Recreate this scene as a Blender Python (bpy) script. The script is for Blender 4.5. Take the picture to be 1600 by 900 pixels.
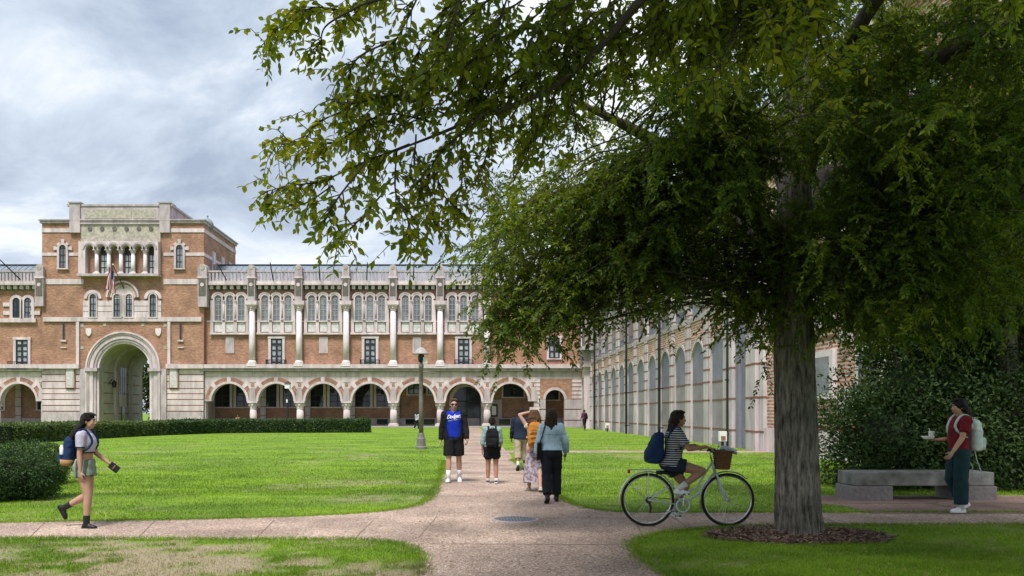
import bpy, bmesh, math, random
import numpy as np
from mathutils import Vector, Matrix, Quaternion
for o in list(bpy.data.objects):
    bpy.data.objects.remove(o, do_unlink=True)
SC = bpy.context.scene
COL = SC.collection
R = math.radians
rng = np.random.default_rng(7)
random.seed(7)
# ------------------------------------------------------------------ camera
F = 1250.0            # focal length in pixels of a 1600 px wide frame
CAM_H = 1.55
PX, PY = 730.0, 645.0  # where the optical axis meets the picture (shift lens, verticals stay vertical)
cam_d = bpy.data.cameras.new('camera')
cam = bpy.data.objects.new('camera', cam_d); COL.objects.link(cam)
cam.location = (0, 0, CAM_H); cam.rotation_euler = (R(90), 0, 0)
cam_d.sensor_width = 36; cam_d.sensor_fit = 'HORIZONTAL'
cam_d.lens = F / 1600 * 36
cam_d.shift_x = (800 - PX) / 1600
cam_d.shift_y = (PY - 450) / 1600
cam_d.clip_end = 5000
SC.camera = cam
# ------------------------------------------------------------------ sky, sun, exposure
SUN_ELEV, SUN_AZ = 60.0, -163.0     # azimuth measured from +Y (away from the camera) towards +X
SUN_POWER, SUN_ANGLE = 3.8, 14.0
world = bpy.data.worlds.new('World'); SC.world = world; world.use_nodes = True
wn, wl = world.node_tree.nodes, world.node_tree.links
wn.clear()
def W(t, **k):
    n = wn.new(t)
    for a, b in k.items(): setattr(n, a, b)
    return n
wout = W('ShaderNodeOutputWorld'); wbg = W('ShaderNodeBackground')
sky = W('ShaderNodeTexSky', sky_type='NISHITA', sun_disc=False)
sky.sun_elevation = R(SUN_ELEV); sky.sun_rotation = R(SUN_AZ)
skyb = W('ShaderNodeVectorMath', operation='SCALE'); skyb.inputs[3].default_value = 0.10
wl.new(sky.outputs[0], skyb.inputs[0])
tc = W('ShaderNodeTexCoord')
sep = W('ShaderNodeSeparateXYZ'); wl.new(tc.outputs['Generated'], sep.inputs[0])
# project the view direction on a flat cloud deck
zz = W('ShaderNodeMath', operation='ADD'); zz.inputs[1].default_value = 0.32
zm = W('ShaderNodeMath', operation='MAXIMUM'); zm.inputs[1].default_value = 0.0
wl.new(sep.outputs[2], zm.inputs[0]); wl.new(zm.outputs[0], zz.inputs[0])
dx = W('ShaderNodeMath', operation='DIVIDE'); dy = W('ShaderNodeMath', operation='DIVIDE')
wl.new(sep.outputs[0], dx.inputs[0]); wl.new(zz.outputs[0], dx.inputs[1])
wl.new(sep.outputs[1], dy.inputs[0]); wl.new(zz.outputs[0], dy.inputs[1])
cmb = W('ShaderNodeCombineXYZ'); wl.new(dx.outputs[0], cmb.inputs[0]); wl.new(dy.outputs[0], cmb.inputs[1])
def wnoise(scale, detail, rough, off, dist=0.0):
    mp = W('ShaderNodeMapping'); mp.inputs['Location'].default_value = off
    wl.new(cmb.outputs[0], mp.inputs[0])
    n = W('ShaderNodeTexNoise'); n.inputs['Scale'].default_value = scale
    n.inputs['Detail'].default_value = detail; n.inputs['Roughness'].default_value = rough
    n.inputs['Distortion'].default_value = dist
    wl.new(mp.outputs[0], n.inputs['Vector']); return n
cover = wnoise(1.5, 8, 0.55, (3.1, 1.2, 0), 0.5)
shade = wnoise(2.6, 10, 0.6, (7.7, 4.4, 0), 0.5)
cr = W('ShaderNodeValToRGB'); cr.color_ramp.elements[0].position = 0.28; cr.color_ramp.elements[1].position = 0.52
cr.color_ramp.elements[0].color = (0.78,)*3 + (1,)
wl.new(cover.outputs[0], cr.inputs[0])
sr = W('ShaderNodeValToRGB')
sr.color_ramp.elements[0].position = 0.31; sr.color_ramp.elements[0].color = (0.34, 0.405, 0.52, 1)
sr.color_ramp.elements[1].position = 0.67; sr.color_ramp.elements[1].color = (0.90, 0.92, 0.95, 1)
e = sr.color_ramp.elements.new(0.5); e.color = (0.55, 0.625, 0.73, 1)
wl.new(shade.outputs[0], sr.inputs[0])
mixs = W('ShaderNodeMix', data_type='RGBA'); wl.new(cr.outputs[0], mixs.inputs[0])
wl.new(skyb.outputs[0], mixs.inputs[6]); wl.new(sr.outputs[0], mixs.inputs[7])
wl.new(mixs.outputs[2], wbg.inputs[0]); wbg.inputs[1].default_value = 1.0
wl.new(wbg.outputs[0], wout.inputs[0])
sun_d = bpy.data.lights.new('sun', 'SUN'); sun = bpy.data.objects.new('sun', sun_d); COL.objects.link(sun)
sun_d.energy = SUN_POWER; sun_d.angle = R(SUN_ANGLE); sun_d.color = (1, 0.965, 0.92)
sdir = Vector((math.sin(R(SUN_AZ))*math.cos(R(SUN_ELEV)), math.cos(R(SUN_AZ))*math.cos(R(SUN_ELEV)), math.sin(R(SUN_ELEV))))
sun.rotation_euler = sdir.to_track_quat('Z', 'Y').to_euler(); sun.location = (0, 0, 60)
SC.view_settings.view_transform = 'Standard'; SC.view_settings.look = 'None'
SC.view_settings.exposure = 0.36; SC.view_settings.gamma = 1.0; SC.view_settings.use_curve_mapping = False
SC.cycles.use_denoising = True
SC.cycles.max_bounces = 6; SC.cycles.diffuse_bounces = 3; SC.cycles.glossy_bounces = 2; SC.cycles.transmission_bounces = 3; SC.cycles.transparent_max_bounces = 4

# ------------------------------------------------------------------ helpers
def G(px, py):                      # point of the ground seen at a pixel of the survey
    Y = F * CAM_H / (py - PY); return ((px - PX) / F * Y, Y)
def P(px, py, Y): return Vector(((px - PX) / F * Y, Y, CAM_H - (py - PY) / F * Y))

MATS = {}
def nodes(name):
    m = bpy.data.materials.new(name); m.use_nodes = True; MATS[name] = m
    nt = m.node_tree; b = nt.nodes['Principled BSDF']
    def N(t, **k):
        n = nt.nodes.new(t)
        for a, c in k.items(): setattr(n, a, c)
        return n
    return m, N, nt.links.new, b
def mat(name, col, col2=None, scale=3.0, rough=0.8, bump=0.0, bscale=None, metal=0.0, spec=0.3, detail=6, rnd=0.0, lo=0.35, hi=0.68, stretch=None, coat=0):
    m, N, L, b = nodes(name)
    b.inputs['Roughness'].default_value = rough; b.inputs['Metallic'].default_value = metal
    b.inputs['Specular IOR Level'].default_value = spec
    if coat: b.inputs['Coat Weight'].default_value = coat
    tc = N('ShaderNodeTexCoord'); vec = tc.outputs['Object']
    if stretch:
        mp = N('ShaderNodeMapping'); mp.inputs['Scale'].default_value = stretch; L(vec, mp.inputs[0]); vec = mp.outputs[0]
    nz = N('ShaderNodeTexNoise'); nz.inputs['Scale'].default_value = scale; nz.inputs['Detail'].default_value = detail
    nz.inputs['Roughness'].default_value = 0.62; L(vec, nz.inputs['Vector'])
    rp = N('ShaderNodeValToRGB'); c2 = col2 if col2 else tuple(c*0.75 for c in col)
    rp.color_ramp.elements[0].position = lo; rp.color_ramp.elements[1].position = hi
    rp.color_ramp.elements[0].color = (*c2, 1); rp.color_ramp.elements[1].color = (*col, 1)
    L(nz.outputs[0], rp.inputs[0]); out = rp.outputs[0]
    if rnd:
        oi = N('ShaderNodeObjectInfo'); mr = N('ShaderNodeMapRange'); mr.inputs[3].default_value = 1-rnd; mr.inputs[4].default_value = 1+rnd
        L(oi.outputs['Random'], mr.inputs[0]); sc = N('ShaderNodeVectorMath', operation='SCALE')
        L(out, sc.inputs[0]); L(mr.outputs[0], sc.inputs[3]); out = sc.outputs[0]
    L(out, b.inputs['Base Color'])
    if bump:
        n2 = N('ShaderNodeTexNoise'); n2.inputs['Scale'].default_value = bscale or scale*4; n2.inputs['Detail'].default_value = 5; L(vec, n2.inputs['Vector'])
        bp = N('ShaderNodeBump'); bp.inputs['Strength'].default_value = bump; bp.inputs['Distance'].default_value = 0.02
        L(n2.outputs[0], bp.inputs['Height']); L(bp.outputs[0], b.inputs['Normal'])
    return m

def brickmat(name, c1, c2, mortar, bw=0.24, bh=0.08, ms=0.012, stain=0.25):
    m, N, L, b = nodes(name); b.inputs['Roughness'].default_value = 0.85; b.inputs['Specular IOR Level'].default_value = 0.2
    tc = N('ShaderNodeTexCoord'); sp = N('ShaderNodeSeparateXYZ'); L(tc.outputs['Object'], sp.inputs[0])
    ad = N('ShaderNodeMath', operation='ADD'); L(sp.outputs[0], ad.inputs[0]); L(sp.outputs[1], ad.inputs[1])
    cb = N('ShaderNodeCombineXYZ'); L(ad.outputs[0], cb.inputs[0]); L(sp.outputs[2], cb.inputs[1])
    bt = N('ShaderNodeTexBrick'); L(cb.outputs[0], bt.inputs['Vector'])
    bt.inputs['Scale'].default_value = 1; bt.inputs['Brick Width'].default_value = bw; bt.inputs['Row Height'].default_value = bh
    bt.inputs['Mortar Size'].default_value = ms; bt.inputs['Color1'].default_value = (*c1, 1); bt.inputs['Color2'].default_value = (*c2, 1)
    bt.inputs['Mortar'].default_value = (*mortar, 1); bt.inputs['Bias'].default_value = 0.0
    nz = N('ShaderNodeTexNoise'); nz.inputs['Scale'].default_value = 0.7; nz.inputs['Detail'].default_value = 8; L(tc.outputs['Object'], nz.inputs['Vector'])
    mr = N('ShaderNodeMapRange'); mr.inputs[1].default_value = 0.3; mr.inputs[2].default_value = 0.7
    mr.inputs[3].default_value = 1-stain; mr.inputs[4].default_value = 1+stain; L(nz.outputs[0], mr.inputs[0])
    sc = N('ShaderNodeVectorMath', operation='SCALE'); L(bt.outputs[0], sc.inputs[0]); L(mr.outputs[0], sc.inputs[3])
    # burnt and pale bricks, a few at a time
    mp = N('ShaderNodeMapping'); mp.inputs['Scale'].default_value = (2.2, 7.0, 1); L(cb.outputs[0], mp.inputs[0])
    n3 = N('ShaderNodeTexNoise'); n3.inputs['Scale'].default_value = 1.0; n3.inputs['Detail'].default_value = 4; n3.inputs['Roughness'].default_value = 0.8; L(mp.outputs[0], n3.inputs['Vector'])
    r3 = N('ShaderNodeMapRange'); r3.inputs[1].default_value = 0.3; r3.inputs[2].default_value = 0.7; r3.inputs[3].default_value = 0.62; r3.inputs[4].default_value = 1.38; L(n3.outputs[0], r3.inputs[0])
    s3 = N('ShaderNodeVectorMath', operation='SCALE'); L(sc.outputs[0], s3.inputs[0]); L(r3.outputs[0], s3.inputs[3])
    L(s3.outputs[0], b.inputs['Base Color'])
    bp = N('ShaderNodeBump'); bp.inputs['Strength'].default_value = 0.5; bp.inputs['Distance'].default_value = 0.01; bp.invert = True
    L(bt.outputs['Fac'], bp.inputs['Height']); L(bp.outputs[0], b.inputs['Normal'])
    return m

def leafmat(name, dark, mid, light, trans=0.45, tcol=None, rough=0.5, patch=0.6, spec=0.3):
    m, N, L, b = nodes(name); b.inputs['Roughness'].default_value = rough; b.inputs['Specular IOR Level'].default_value = spec
    ge = N('ShaderNodeNewGeometry'); rp = N('ShaderNodeValToRGB')
    rp.color_ramp.elements[0].color = (*dark, 1); rp.color_ramp.elements[1].color = (*light, 1)
    e = rp.color_ramp.elements.new(0.55); e.color = (*mid, 1)
    tc = N('ShaderNodeTexCoord'); nz = N('ShaderNodeTexNoise'); nz.inputs['Scale'].default_value = patch; nz.inputs['Detail'].default_value = 3
    L(tc.outputs['Object'], nz.inputs['Vector'])
    mx = N('ShaderNodeMath', operation='MULTIPLY_ADD'); mx.inputs[1].default_value = 0.55; L(ge.outputs['Random Per Island'], mx.inputs[0])
    m2 = N('ShaderNodeMapRange'); m2.inputs[1].default_value = 0.3; m2.inputs[2].default_value = 0.7; m2.inputs[3].default_value = 0; m2.inputs[4].default_value = 0.5
    L(nz.outputs[0], m2.inputs[0]); L(m2.outputs[0], mx.inputs[2]); L(mx.outputs[0], rp.inputs[0]); L(rp.outputs[0], b.inputs['Base Color'])
    tr = N('ShaderNodeBsdfTranslucent'); hs = N('ShaderNodeVectorMath', operation='MULTIPLY'); hs.inputs[1].default_value = tcol or (1.6, 1.5, 0.5)
    L(rp.outputs[0], hs.inputs[0]); L(hs.outputs[0], tr.inputs[0])
    ms = N('ShaderNodeMixShader'); ms.inputs[0].default_value = trans; L(b.outputs[0], ms.inputs[1]); L(tr.outputs[0], ms.inputs[2])
    L(ms.outputs[0], m.node_tree.nodes['Material Output'].inputs[0])
    return m

def link(o, parent=None, off=None):
    COL.objects.link(o)
    if parent is not None:
        o.parent = parent
        if off is not None: o.matrix_parent_inverse = Matrix.Translation(-Vector(off))
    return o
def tag(o, label=None, cat=None, group=None, kind=None):
    if label: o['label'] = label
    if cat: o['category'] = cat
    if group: o['group'] = group
    if kind: o['kind'] = kind
    return o
def thing(name, label, cat, loc=(0, 0, 0), rz=0, group=None):
    o = bpy.data.objects.new(name, None); COL.objects.link(o); o.empty_display_size = 0.2
    o.location = loc; o.rotation_euler = (0, 0, rz); return tag(o, label, cat, group)
def M_(m): return MATS[m] if isinstance(m, str) else m

def circ(n, a0=0.0, a1=2*math.pi, end=False):
    k = n if not end else n-1
    return [(math.cos(a0+(a1-a0)*i/k), math.sin(a0+(a1-a0)*i/k)) for i in range(n)]
class MB:
    def __init__(s): s.v = []; s.f = []
    def add(s, v, f):
        o = len(s.v); s.v += [tuple(p) for p in v]; s.f += [tuple(i+o for i in q) for q in f]; return s
    def box(s, x0, x1, y0, y1, z0, z1):
        return s.add([(x0,y0,z0),(x1,y0,z0),(x1,y1,z0),(x0,y1,z0),(x0,y0,z1),(x1,y0,z1),(x1,y1,z1),(x0,y1,z1)],
            [(0,3,2,1),(4,5,6,7),(0,1,5,4),(1,2,6,5),(2,3,7,6),(3,0,4,7)])
    def prism(s, pts, d0, d1, fr='F'):
        mp = (lambda u,v,d: (u,d,v)) if fr == 'F' else ((lambda u,v,d: (d,u,v)) if fr == 'R' else (lambda u,v,d: (u,v,d)))
        n = len(pts)
        v = [mp(u,w,d0) for u,w in pts] + [mp(u,w,d1) for u,w in pts]
        return s.add(v, [tuple(range(n)), tuple(range(2*n-1, n-1, -1))] + [(i,(i+1)%n,n+(i+1)%n,n+i) for i in range(n)])
    def rings(s, rs, cap=True):
        n = len(rs[0]); v = [p for r in rs for p in r]; f = []
        for k in range(len(rs)-1):
            for i in range(n): f.append((k*n+i, k*n+(i+1)%n, (k+1)*n+(i+1)%n, (k+1)*n+i))
        if cap: f += [tuple(range(n-1,-1,-1)), tuple((len(rs)-1)*n+i for i in range(n))]
        return s.add(v, f)
    def tube(s, pts, rad, n=8, cap=True):
        pts = [Vector(p) for p in pts]
        if not isinstance(rad, (list, tuple)): rad = [rad]*len(pts)
        rs = []; up = None
        for i, p in enumerate(pts):
            t = (pts[min(i+1,len(pts)-1)] - pts[max(i-1,0)])
            t = t.normalized() if t.length > 1e-9 else Vector((0,0,1))
            if up is None: up = Vector((0,0,1)) if abs(t.z) < 0.9 else Vector((1,0,0))
            a = t.cross(up)
            a = a.normalized() if a.length > 1e-6 else t.orthogonal().normalized()
            b = a.cross(t).normalized(); up = b
            rs.append([tuple(p + a*(c*rad[i]) + b*(d*rad[i])) for c, d in circ(n)])
        return s.rings(rs, cap)
    def lathe(s, prof, c=(0,0,0), n=12):
        return s.rings([[(c[0]+r*a, c[1]+r*b, c[2]+z) for a, b in circ(n)] for r, z in prof])
    def ell(s, c, r, n=12, m=8, rot=None):
        c = Vector(c); rs = []
        for j in range(1, m):
            t = math.pi*j/m
            ring = []
            for a, b in circ(n):
                p = Vector((r[0]*math.sin(t)*a, r[1]*math.sin(t)*b, -r[2]*math.cos(t)))
                if rot is not None: p = rot @ p
                ring.append(tuple(c+p))
            rs.append(ring)
        return s.rings(rs)
    def mesh(s, name, smooth=False):
        m = bpy.data.meshes.new(name); m.from_pydata(s.v, [], s.f); m.update()
        if smooth: m.polygons.foreach_set('use_smooth', [True]*len(m.polygons))
        return m
    def build(s, name, m, parent=None, off=None, smooth=False, bevel=0.0):
        me = s.mesh(name, smooth); me.materials.append(M_(m))
        o = link(bpy.data.objects.new(name, me), parent, off)
        if bevel:
            b = o.modifiers.new('bevel', 'BEVEL'); b.width = bevel; b.segments = 2; b.limit_method = 'ANGLE'
        return o
def np_mesh(name, v, f, m, parent=None, off=None, kind=None, smooth=False):
    """v (n,3) array, f (k,3|4) array"""
    me = bpy.data.meshes.new(name); k = f.shape[1]
    me.vertices.add(len(v)); me.vertices.foreach_set('co', np.ascontiguousarray(v, dtype=np.float32).ravel())
    me.loops.add(f.size); me.loops.foreach_set('vertex_index', np.ascontiguousarray(f, dtype=np.int32).ravel())
    me.polygons.add(len(f)); me.polygons.foreach_set('loop_start', np.arange(0, f.size, k, dtype=np.int32))
    me.update(calc_edges=True); me.validate()
    if smooth: me.polygons.foreach_set('use_smooth', [True]*len(me.polygons))
    me.materials.append(M_(m)); o = link(bpy.data.objects.new(name, me), parent, off)
    if kind: o['kind'] = kind
    return o
def unit(a): return a / np.maximum(np.linalg.norm(a, axis=1, keepdims=True), 1e-9)
def leaf_arrays(c, d, nrm, ln, wd, fold=0.25):
    """one pointed folded leaf (4 points, 2 triangles) per row, growing from c along d"""
    d = unit(d); s = unit(np.cross(d, nrm)); up = np.cross(s, d)
    ln = ln[:, None]; wd = wd[:, None]
    v = np.stack([c, c + d*ln*0.45 + s*wd*0.5 + up*wd*fold, c + d*ln, c + d*ln*0.45 - s*wd*0.5 + up*wd*fold], 1)
    n = len(c); i = np.arange(n)[:, None]*4
    return v.reshape(-1, 3), np.concatenate([i + np.array([[0,1,2]]), i + np.array([[0,2,3]])], 0)
def in_poly(x, y, poly):
    x = np.asarray(x); y = np.asarray(y); r = np.zeros(x.shape, bool); n = len(poly); j = n-1
    for i in range(n):
        xi, yi = poly[i]; xj, yj = poly[j]
        if yi != yj:
            r ^= ((yi > y) != (yj > y)) & (x < (xj-xi)*(y-yi)/(yj-yi)+xi)
        j = i
    return r
# ------------------------------------------------------------------ materials of the place
BRICK_A, BRICK_B = (0.375, 0.185, 0.115), (0.235, 0.108, 0.068)
brickmat('brick', BRICK_A, BRICK_B, (0.40, 0.27, 0.20))
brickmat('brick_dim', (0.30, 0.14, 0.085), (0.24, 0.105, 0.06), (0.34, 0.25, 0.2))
brickmat('brick_banded', (0.43, 0.19, 0.11), (0.33, 0.135, 0.075), (0.56, 0.47, 0.42), bw=0.6, bh=0.13, ms=0.032)
mat('limestone', (0.65, 0.545, 0.55), (0.37, 0.31, 0.315), 1.3, bump=0.15, rnd=0.08, stretch=(1.4,1.4,0.35), lo=0.28, hi=0.62)
mat('limestone_grey', (0.50, 0.425, 0.435), (0.26, 0.225, 0.23), 1.6, bump=0.2, rnd=0.07, stretch=(1.4,1.4,0.4), lo=0.28, hi=0.64)
mat('marble', (0.76, 0.69, 0.70), (0.56, 0.50, 0.51), 1.0, rough=0.5)
mat('marble_veined', (0.68, 0.65, 0.64), (0.44, 0.43, 0.42), 3.0, rough=0.45, rnd=0.05)
mat('carved_stone', (0.50, 0.45, 0.38), (0.27, 0.25, 0.20), 3.5, bump=0.8, bscale=9)
mat('dark_panel', (0.16, 0.14, 0.12), (0.10, 0.09, 0.08), 3.0)
mat('tile_green', (0.08, 0.12, 0.10), (0.05, 0.07, 0.06), 4.0)
mat('slate', (0.24, 0.28, 0.33), (0.16, 0.19, 0.23), 2.0, rough=0.45, rnd=0.08, stretch=(1, 1, 6))
mat('window_frame_dark', (0.028, 0.036, 0.042), (0.02, 0.025, 0.03), 4.0, rough=0.5)
mat('window_frame_grey', (0.34, 0.34, 0.34), (0.26, 0.26, 0.26), 4.0)
mat('pane_dark', (0.030, 0.036, 0.044), (0.012, 0.014, 0.018), 0.5, rough=0.06, spec=0.6)
mat('pane_grey', (0.22, 0.24, 0.27), (0.10, 0.11, 0.13), 1.3, rough=0.12, spec=0.6, rnd=0.35)  # grey of reflected sky and blinds painted into the glass colour
mat('pane_pale', (0.42, 0.45, 0.48), (0.16, 0.18, 0.2), 1.1, rough=0.1, spec=0.6, rnd=0.3)
mat('iron_black', (0.018, 0.018, 0.02), (0.012, 0.012, 0.013), 6.0, rough=0.5, spec=0.4)
mat('bronze_brown', (0.11, 0.085, 0.07), (0.07, 0.055, 0.045), 5.0, rough=0.6)
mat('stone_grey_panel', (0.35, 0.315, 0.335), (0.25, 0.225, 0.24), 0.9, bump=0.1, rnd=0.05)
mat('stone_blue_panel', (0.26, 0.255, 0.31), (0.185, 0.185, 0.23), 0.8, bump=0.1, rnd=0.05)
mat('paint_white', (0.78, 0.78, 0.76), (0.68, 0.68, 0.66), 3.0, rough=0.5)

# lawn: short turf with worn, straw-coloured patches
def lawnmat(name, sheet):
    m, N, L, b = nodes(name); b.inputs['Roughness'].default_value = 0.75 if sheet else 0.55; b.inputs['Specular IOR Level'].default_value = 0.15
    tc = N('ShaderNodeTexCoord'); ob = tc.outputs['Object']
    def noise(s, d=6, r=0.6, off=(0,0,0), st=(1,1,0)):
        mp = N('ShaderNodeMapping'); mp.inputs['Location'].default_value = off; mp.inputs['Scale'].default_value = st; L(ob, mp.inputs[0])
        n = N('ShaderNodeTexNoise'); n.inputs['Scale'].default_value = s; n.inputs['Detail'].default_value = d; n.inputs['Roughness'].default_value = r
        L(mp.outputs[0], n.inputs['Vector']); return n.outputs[0]
    def ramp(v, p0, c0, p1, c1):
        r = N('ShaderNodeValToRGB'); r.color_ramp.elements[0].position = p0; r.color_ramp.elements[1].position = p1
        r.color_ramp.elements[0].color = (*c0, 1); r.color_ramp.elements[1].color = (*c1, 1); L(v, r.inputs[0]); return r.outputs[0]
    def mix(f, a, c):
        x = N('ShaderNodeMix', data_type='RGBA'); L(f, x.inputs[0]); L(a, x.inputs[6]); L(c, x.inputs[7]); return x.outputs[2]
    g = ramp(noise(0.55, 8, 0.65, st=(0.6, 1, 0)), 0.38, (0.078, 0.150, 0.018), 0.62, (0.225, 0.350, 0.026))
    fine = ramp(noise(14, 6, 0.7), 0.3, (0.075, 0.145, 0.018), 0.7, (0.22, 0.345, 0.028))
    x = N('ShaderNodeMix', data_type='RGBA'); x.inputs[0].default_value = 0.4; L(g, x.inputs[6]); L(fine, x.inputs[7]); g = x.outputs[2]
    if not sheet:
        ge = N('ShaderNodeNewGeometry'); mr = N('ShaderNodeMapRange'); mr.inputs[3].default_value = 0.65; mr.inputs[4].default_value = 1.45
        L(ge.outputs['Random Per Island'], mr.inputs[0]); sc = N('ShaderNodeVectorMath', operation='SCALE'); L(g, sc.inputs[0]); L(mr.outputs[0], sc.inputs[3]); g = sc.outputs[0]
    dry = ramp(noise(26, 5, 0.75, (5, 5, 0)), 0.32, (0.19, 0.145, 0.085), 0.68, (0.44, 0.36, 0.25))
    at = N('ShaderNodeAttribute', attribute_name='worn')
    cap = N('ShaderNodeMath', operation='MULTIPLY'); cap.inputs[1].default_value = 0.95 if sheet else 0.75; L(at.outputs['Fac'], cap.inputs[0])
    col = mix(cap.outputs[0], g, dry); L(col, b.inputs['Base Color'])
    if sheet:
        bp = N('ShaderNodeBump'); bp.inputs['Strength'].default_value = 0.7; bp.inputs['Distance'].default_value = 0.04
        L(noise(22, 8, 0.75, st=(1, 0.6, 1)), bp.inputs['Height']); L(bp.outputs[0], b.inputs['Normal'])
    else:
        tr = N('ShaderNodeBsdfTranslucent'); hs = N('ShaderNodeVectorMath', operation='MULTIPLY'); hs.inputs[1].default_value = (1.3, 1.25, 0.6)
        L(col, hs.inputs[0]); L(hs.outputs[0], tr.inputs[0])
        ms = N('ShaderNodeMixShader'); ms.inputs[0].default_value = 0.35; L(b.outputs[0], ms.inputs[1]); L(tr.outputs[0], ms.inputs[2])
        L(ms.outputs[0], m.node_tree.nodes['Material Output'].inputs[0])
lawnmat('lawn_sheet', True); lawnmat('grass_blades', False)

def pebblemat(name, cols, grout, scale=52):
    m, N, L, b = nodes(name); b.inputs['Roughness'].default_value = 0.85; b.inputs['Specular IOR Level'].default_value = 0.2
    tc = N('ShaderNodeTexCoord'); vo = N('ShaderNodeTexVoronoi'); vo.inputs['Scale'].default_value = scale; L(tc.outputs['Object'], vo.inputs['Vector'])
    sp = N('ShaderNodeSeparateColor'); L(vo.outputs['Color'], sp.inputs[0])
    rp = N('ShaderNodeValToRGB'); rp.color_ramp.interpolation = 'CONSTANT'
    rp.color_ramp.elements[0].color = (*cols[0], 1); rp.color_ramp.elements[1].color = (*cols[-1], 1); rp.color_ramp.elements[1].position = 0.85
    for i, c in enumerate(cols[1:-1]):
        e = rp.color_ramp.elements.new((i+1)/(len(cols)-0.2)); e.color = (*c, 1)
    L(sp.outputs[0], rp.inputs[0])
    dr = N('ShaderNodeMapRange'); dr.inputs[1].default_value = 0.45; dr.inputs[2].default_value = 0.75; L(vo.outputs['Distance'], dr.inputs[0])
    mx = N('ShaderNodeMix', data_type='RGBA'); mx.inputs[7].default_value = (*grout, 1); L(dr.outputs[0], mx.inputs[0]); L(rp.outputs[0], mx.inputs[6])
    nz = N('ShaderNodeTexNoise'); nz.inputs['Scale'].default_value = 0.8; nz.inputs['Detail'].default_value = 8; L(tc.outputs['Object'], nz.inputs['Vector'])
    mr = N('ShaderNodeMapRange'); mr.inputs[1].default_value = 0.3; mr.inputs[2].default_value = 0.7; mr.inputs[3].default_value = 0.62; mr.inputs[4].default_value = 1.25; L(nz.outputs[0], mr.inputs[0])
    sc = N('ShaderNodeVectorMath', operation='SCALE'); L(mx.outputs[2], sc.inputs[0]); L(mr.outputs[0], sc.inputs[3]); L(sc.outputs[0], b.inputs['Base Color'])
    bp = N('ShaderNodeBump'); bp.inputs['Strength'].default_value = 0.6; bp.inputs['Distance'].default_value = 0.006; bp.invert = True
    L(vo.outputs['Distance'], bp.inputs['Height']); L(bp.outputs[0], b.inputs['Normal'])
pebblemat('path_aggregate', [(0.43,0.315,0.25), (0.27,0.185,0.145), (0.58,0.465,0.385), (0.38,0.27,0.21), (0.16,0.11,0.085)], (0.31, 0.23, 0.185))
pebblemat('brown_aggregate', [(0.26,0.17,0.14), (0.18,0.115,0.095), (0.32,0.22,0.18), (0.22,0.14,0.12)], (0.2, 0.14, 0.12))
mat('joint_dark', (0.22, 0.16, 0.135), (0.15, 0.11, 0.09), 5)
mat('arcade_paving', (0.36, 0.33, 0.30), (0.28, 0.26, 0.24), 1.0)

# ------------------------------------------------------------------ ground and paths
tag(MB().prism([(-900,-60),(900,-60),(900,2500),(-900,2500)], -0.4, 0.0, 'Z').build('lawn', 'lawn_sheet'), kind='structure')
# worn, straw-coloured turf: one field drives the ground colour and thins the blades
from mathutils import noise as mnoise
WX0, WX1, WY0, WY1, WS = -16.0, 12.0, 6.2, 40.0, 0.17
wnx, wny = int((WX1-WX0)/WS)+1, int((WY1-WY0)/WS)+1
gx = WX0 + np.arange(wnx)*WS; gy = WY0 + np.arange(wny)*WS
WORN = np.zeros((wny, wnx))
def sstep(a_, b_, x): t_ = min(max((x-a_)/(b_-a_), 0), 1); return t_*t_*(3-2*t_)
for j in range(wny):
    for i in range(wnx):
        x, y = gx[i], gy[j]
        n1 = mnoise.fractal(Vector((x*0.42+3, y*0.9/(1+0.03*max(y-12,0)), 2.7)), 0.9, 2.1, 5)
        n2 = mnoise.fractal(Vector((x*2.6, y*4.5, 9.1)), 0.8, 2.2, 3)
        near = sstep(10.0, 9.2, y)*sstep(0.2, -0.7, x)
        far = sstep(26, 13, y)*sstep(3.0, -1.0, x)*sstep(-9.5, -3.0, x)
        v_ = n1*0.75 + n2*0.66 + 0.25*near + 0.30*far + 0.12*near*sstep(-1.0, -3.5, x)
        WORN[j, i] = sstep(0.30, 0.78, v_)*(1.0 if near > 0.3 else 0.62)
def worn_at(x, y):
    i = np.clip(((x-WX0)/WS).astype(int), 0, wnx-1); j = np.clip(((y-WY0)/WS).astype(int), 0, wny-1); w = WORN[j, i]
    return np.where((x < WX0) | (x > WX1) | (y > WY1) | (y < WY0), 0, w)
PATH = [(-0.46,-8), G(655,900), G(659,880), G(653,863), G(637,854), G(612,848), G(570,844), G(0,842.5), (-40,9.75),
        (-40,11.3), G(0,817), G(300,812), G(450,808), G(540,804), G(600,799), G(640,793), G(662,785), G(674,775), G(681,760), G(688,742), G(694,720),
        (-0.72,31), (0.02,84), (1.2,84), (1.62,31), G(801,718), G(845,751), G(868,771), G(893,787), G(925,796), G(975,801), G(1215,801), (40,12.4),
        (40,11.05), G(1600,820.5), G(1300,821), G(1150,824), G(1080,828), G(1030,834), G(1000,843), G(990,852), G(994,863), G(1012,880), G(1043,900), (2.05,5.5), (2.05,-8)]
path = MB().prism(PATH, -0.05, 0.008, 'Z').build('footpath', 'path_aggregate'); tag(path, kind='structure')
tv = np.stack([np.tile(gx, wny), np.repeat(gy, wnx), np.full(wnx*wny, 0.003)], 1); ii, jj = np.meshgrid(np.arange(wnx-1), np.arange(wny-1)); q0 = (jj*wnx+ii).ravel()
turf = np_mesh('turf', tv, np.stack([q0, q0+1, q0+wnx+1, q0+wnx], 1), 'lawn_sheet'); tag(turf, kind='structure')
turf.data.attributes.new('worn', 'FLOAT', 'POINT').data.foreach_set('value', WORN.ravel().astype(np.float32))
cross = [(1.4,31.1), (12.0,31.1), (12.0,32.5), (1.4,32.5)]
tag(MB().prism(cross, -0.05, 0.012, 'Z').build('side_path', 'path_aggregate'), kind='structure')
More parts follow.
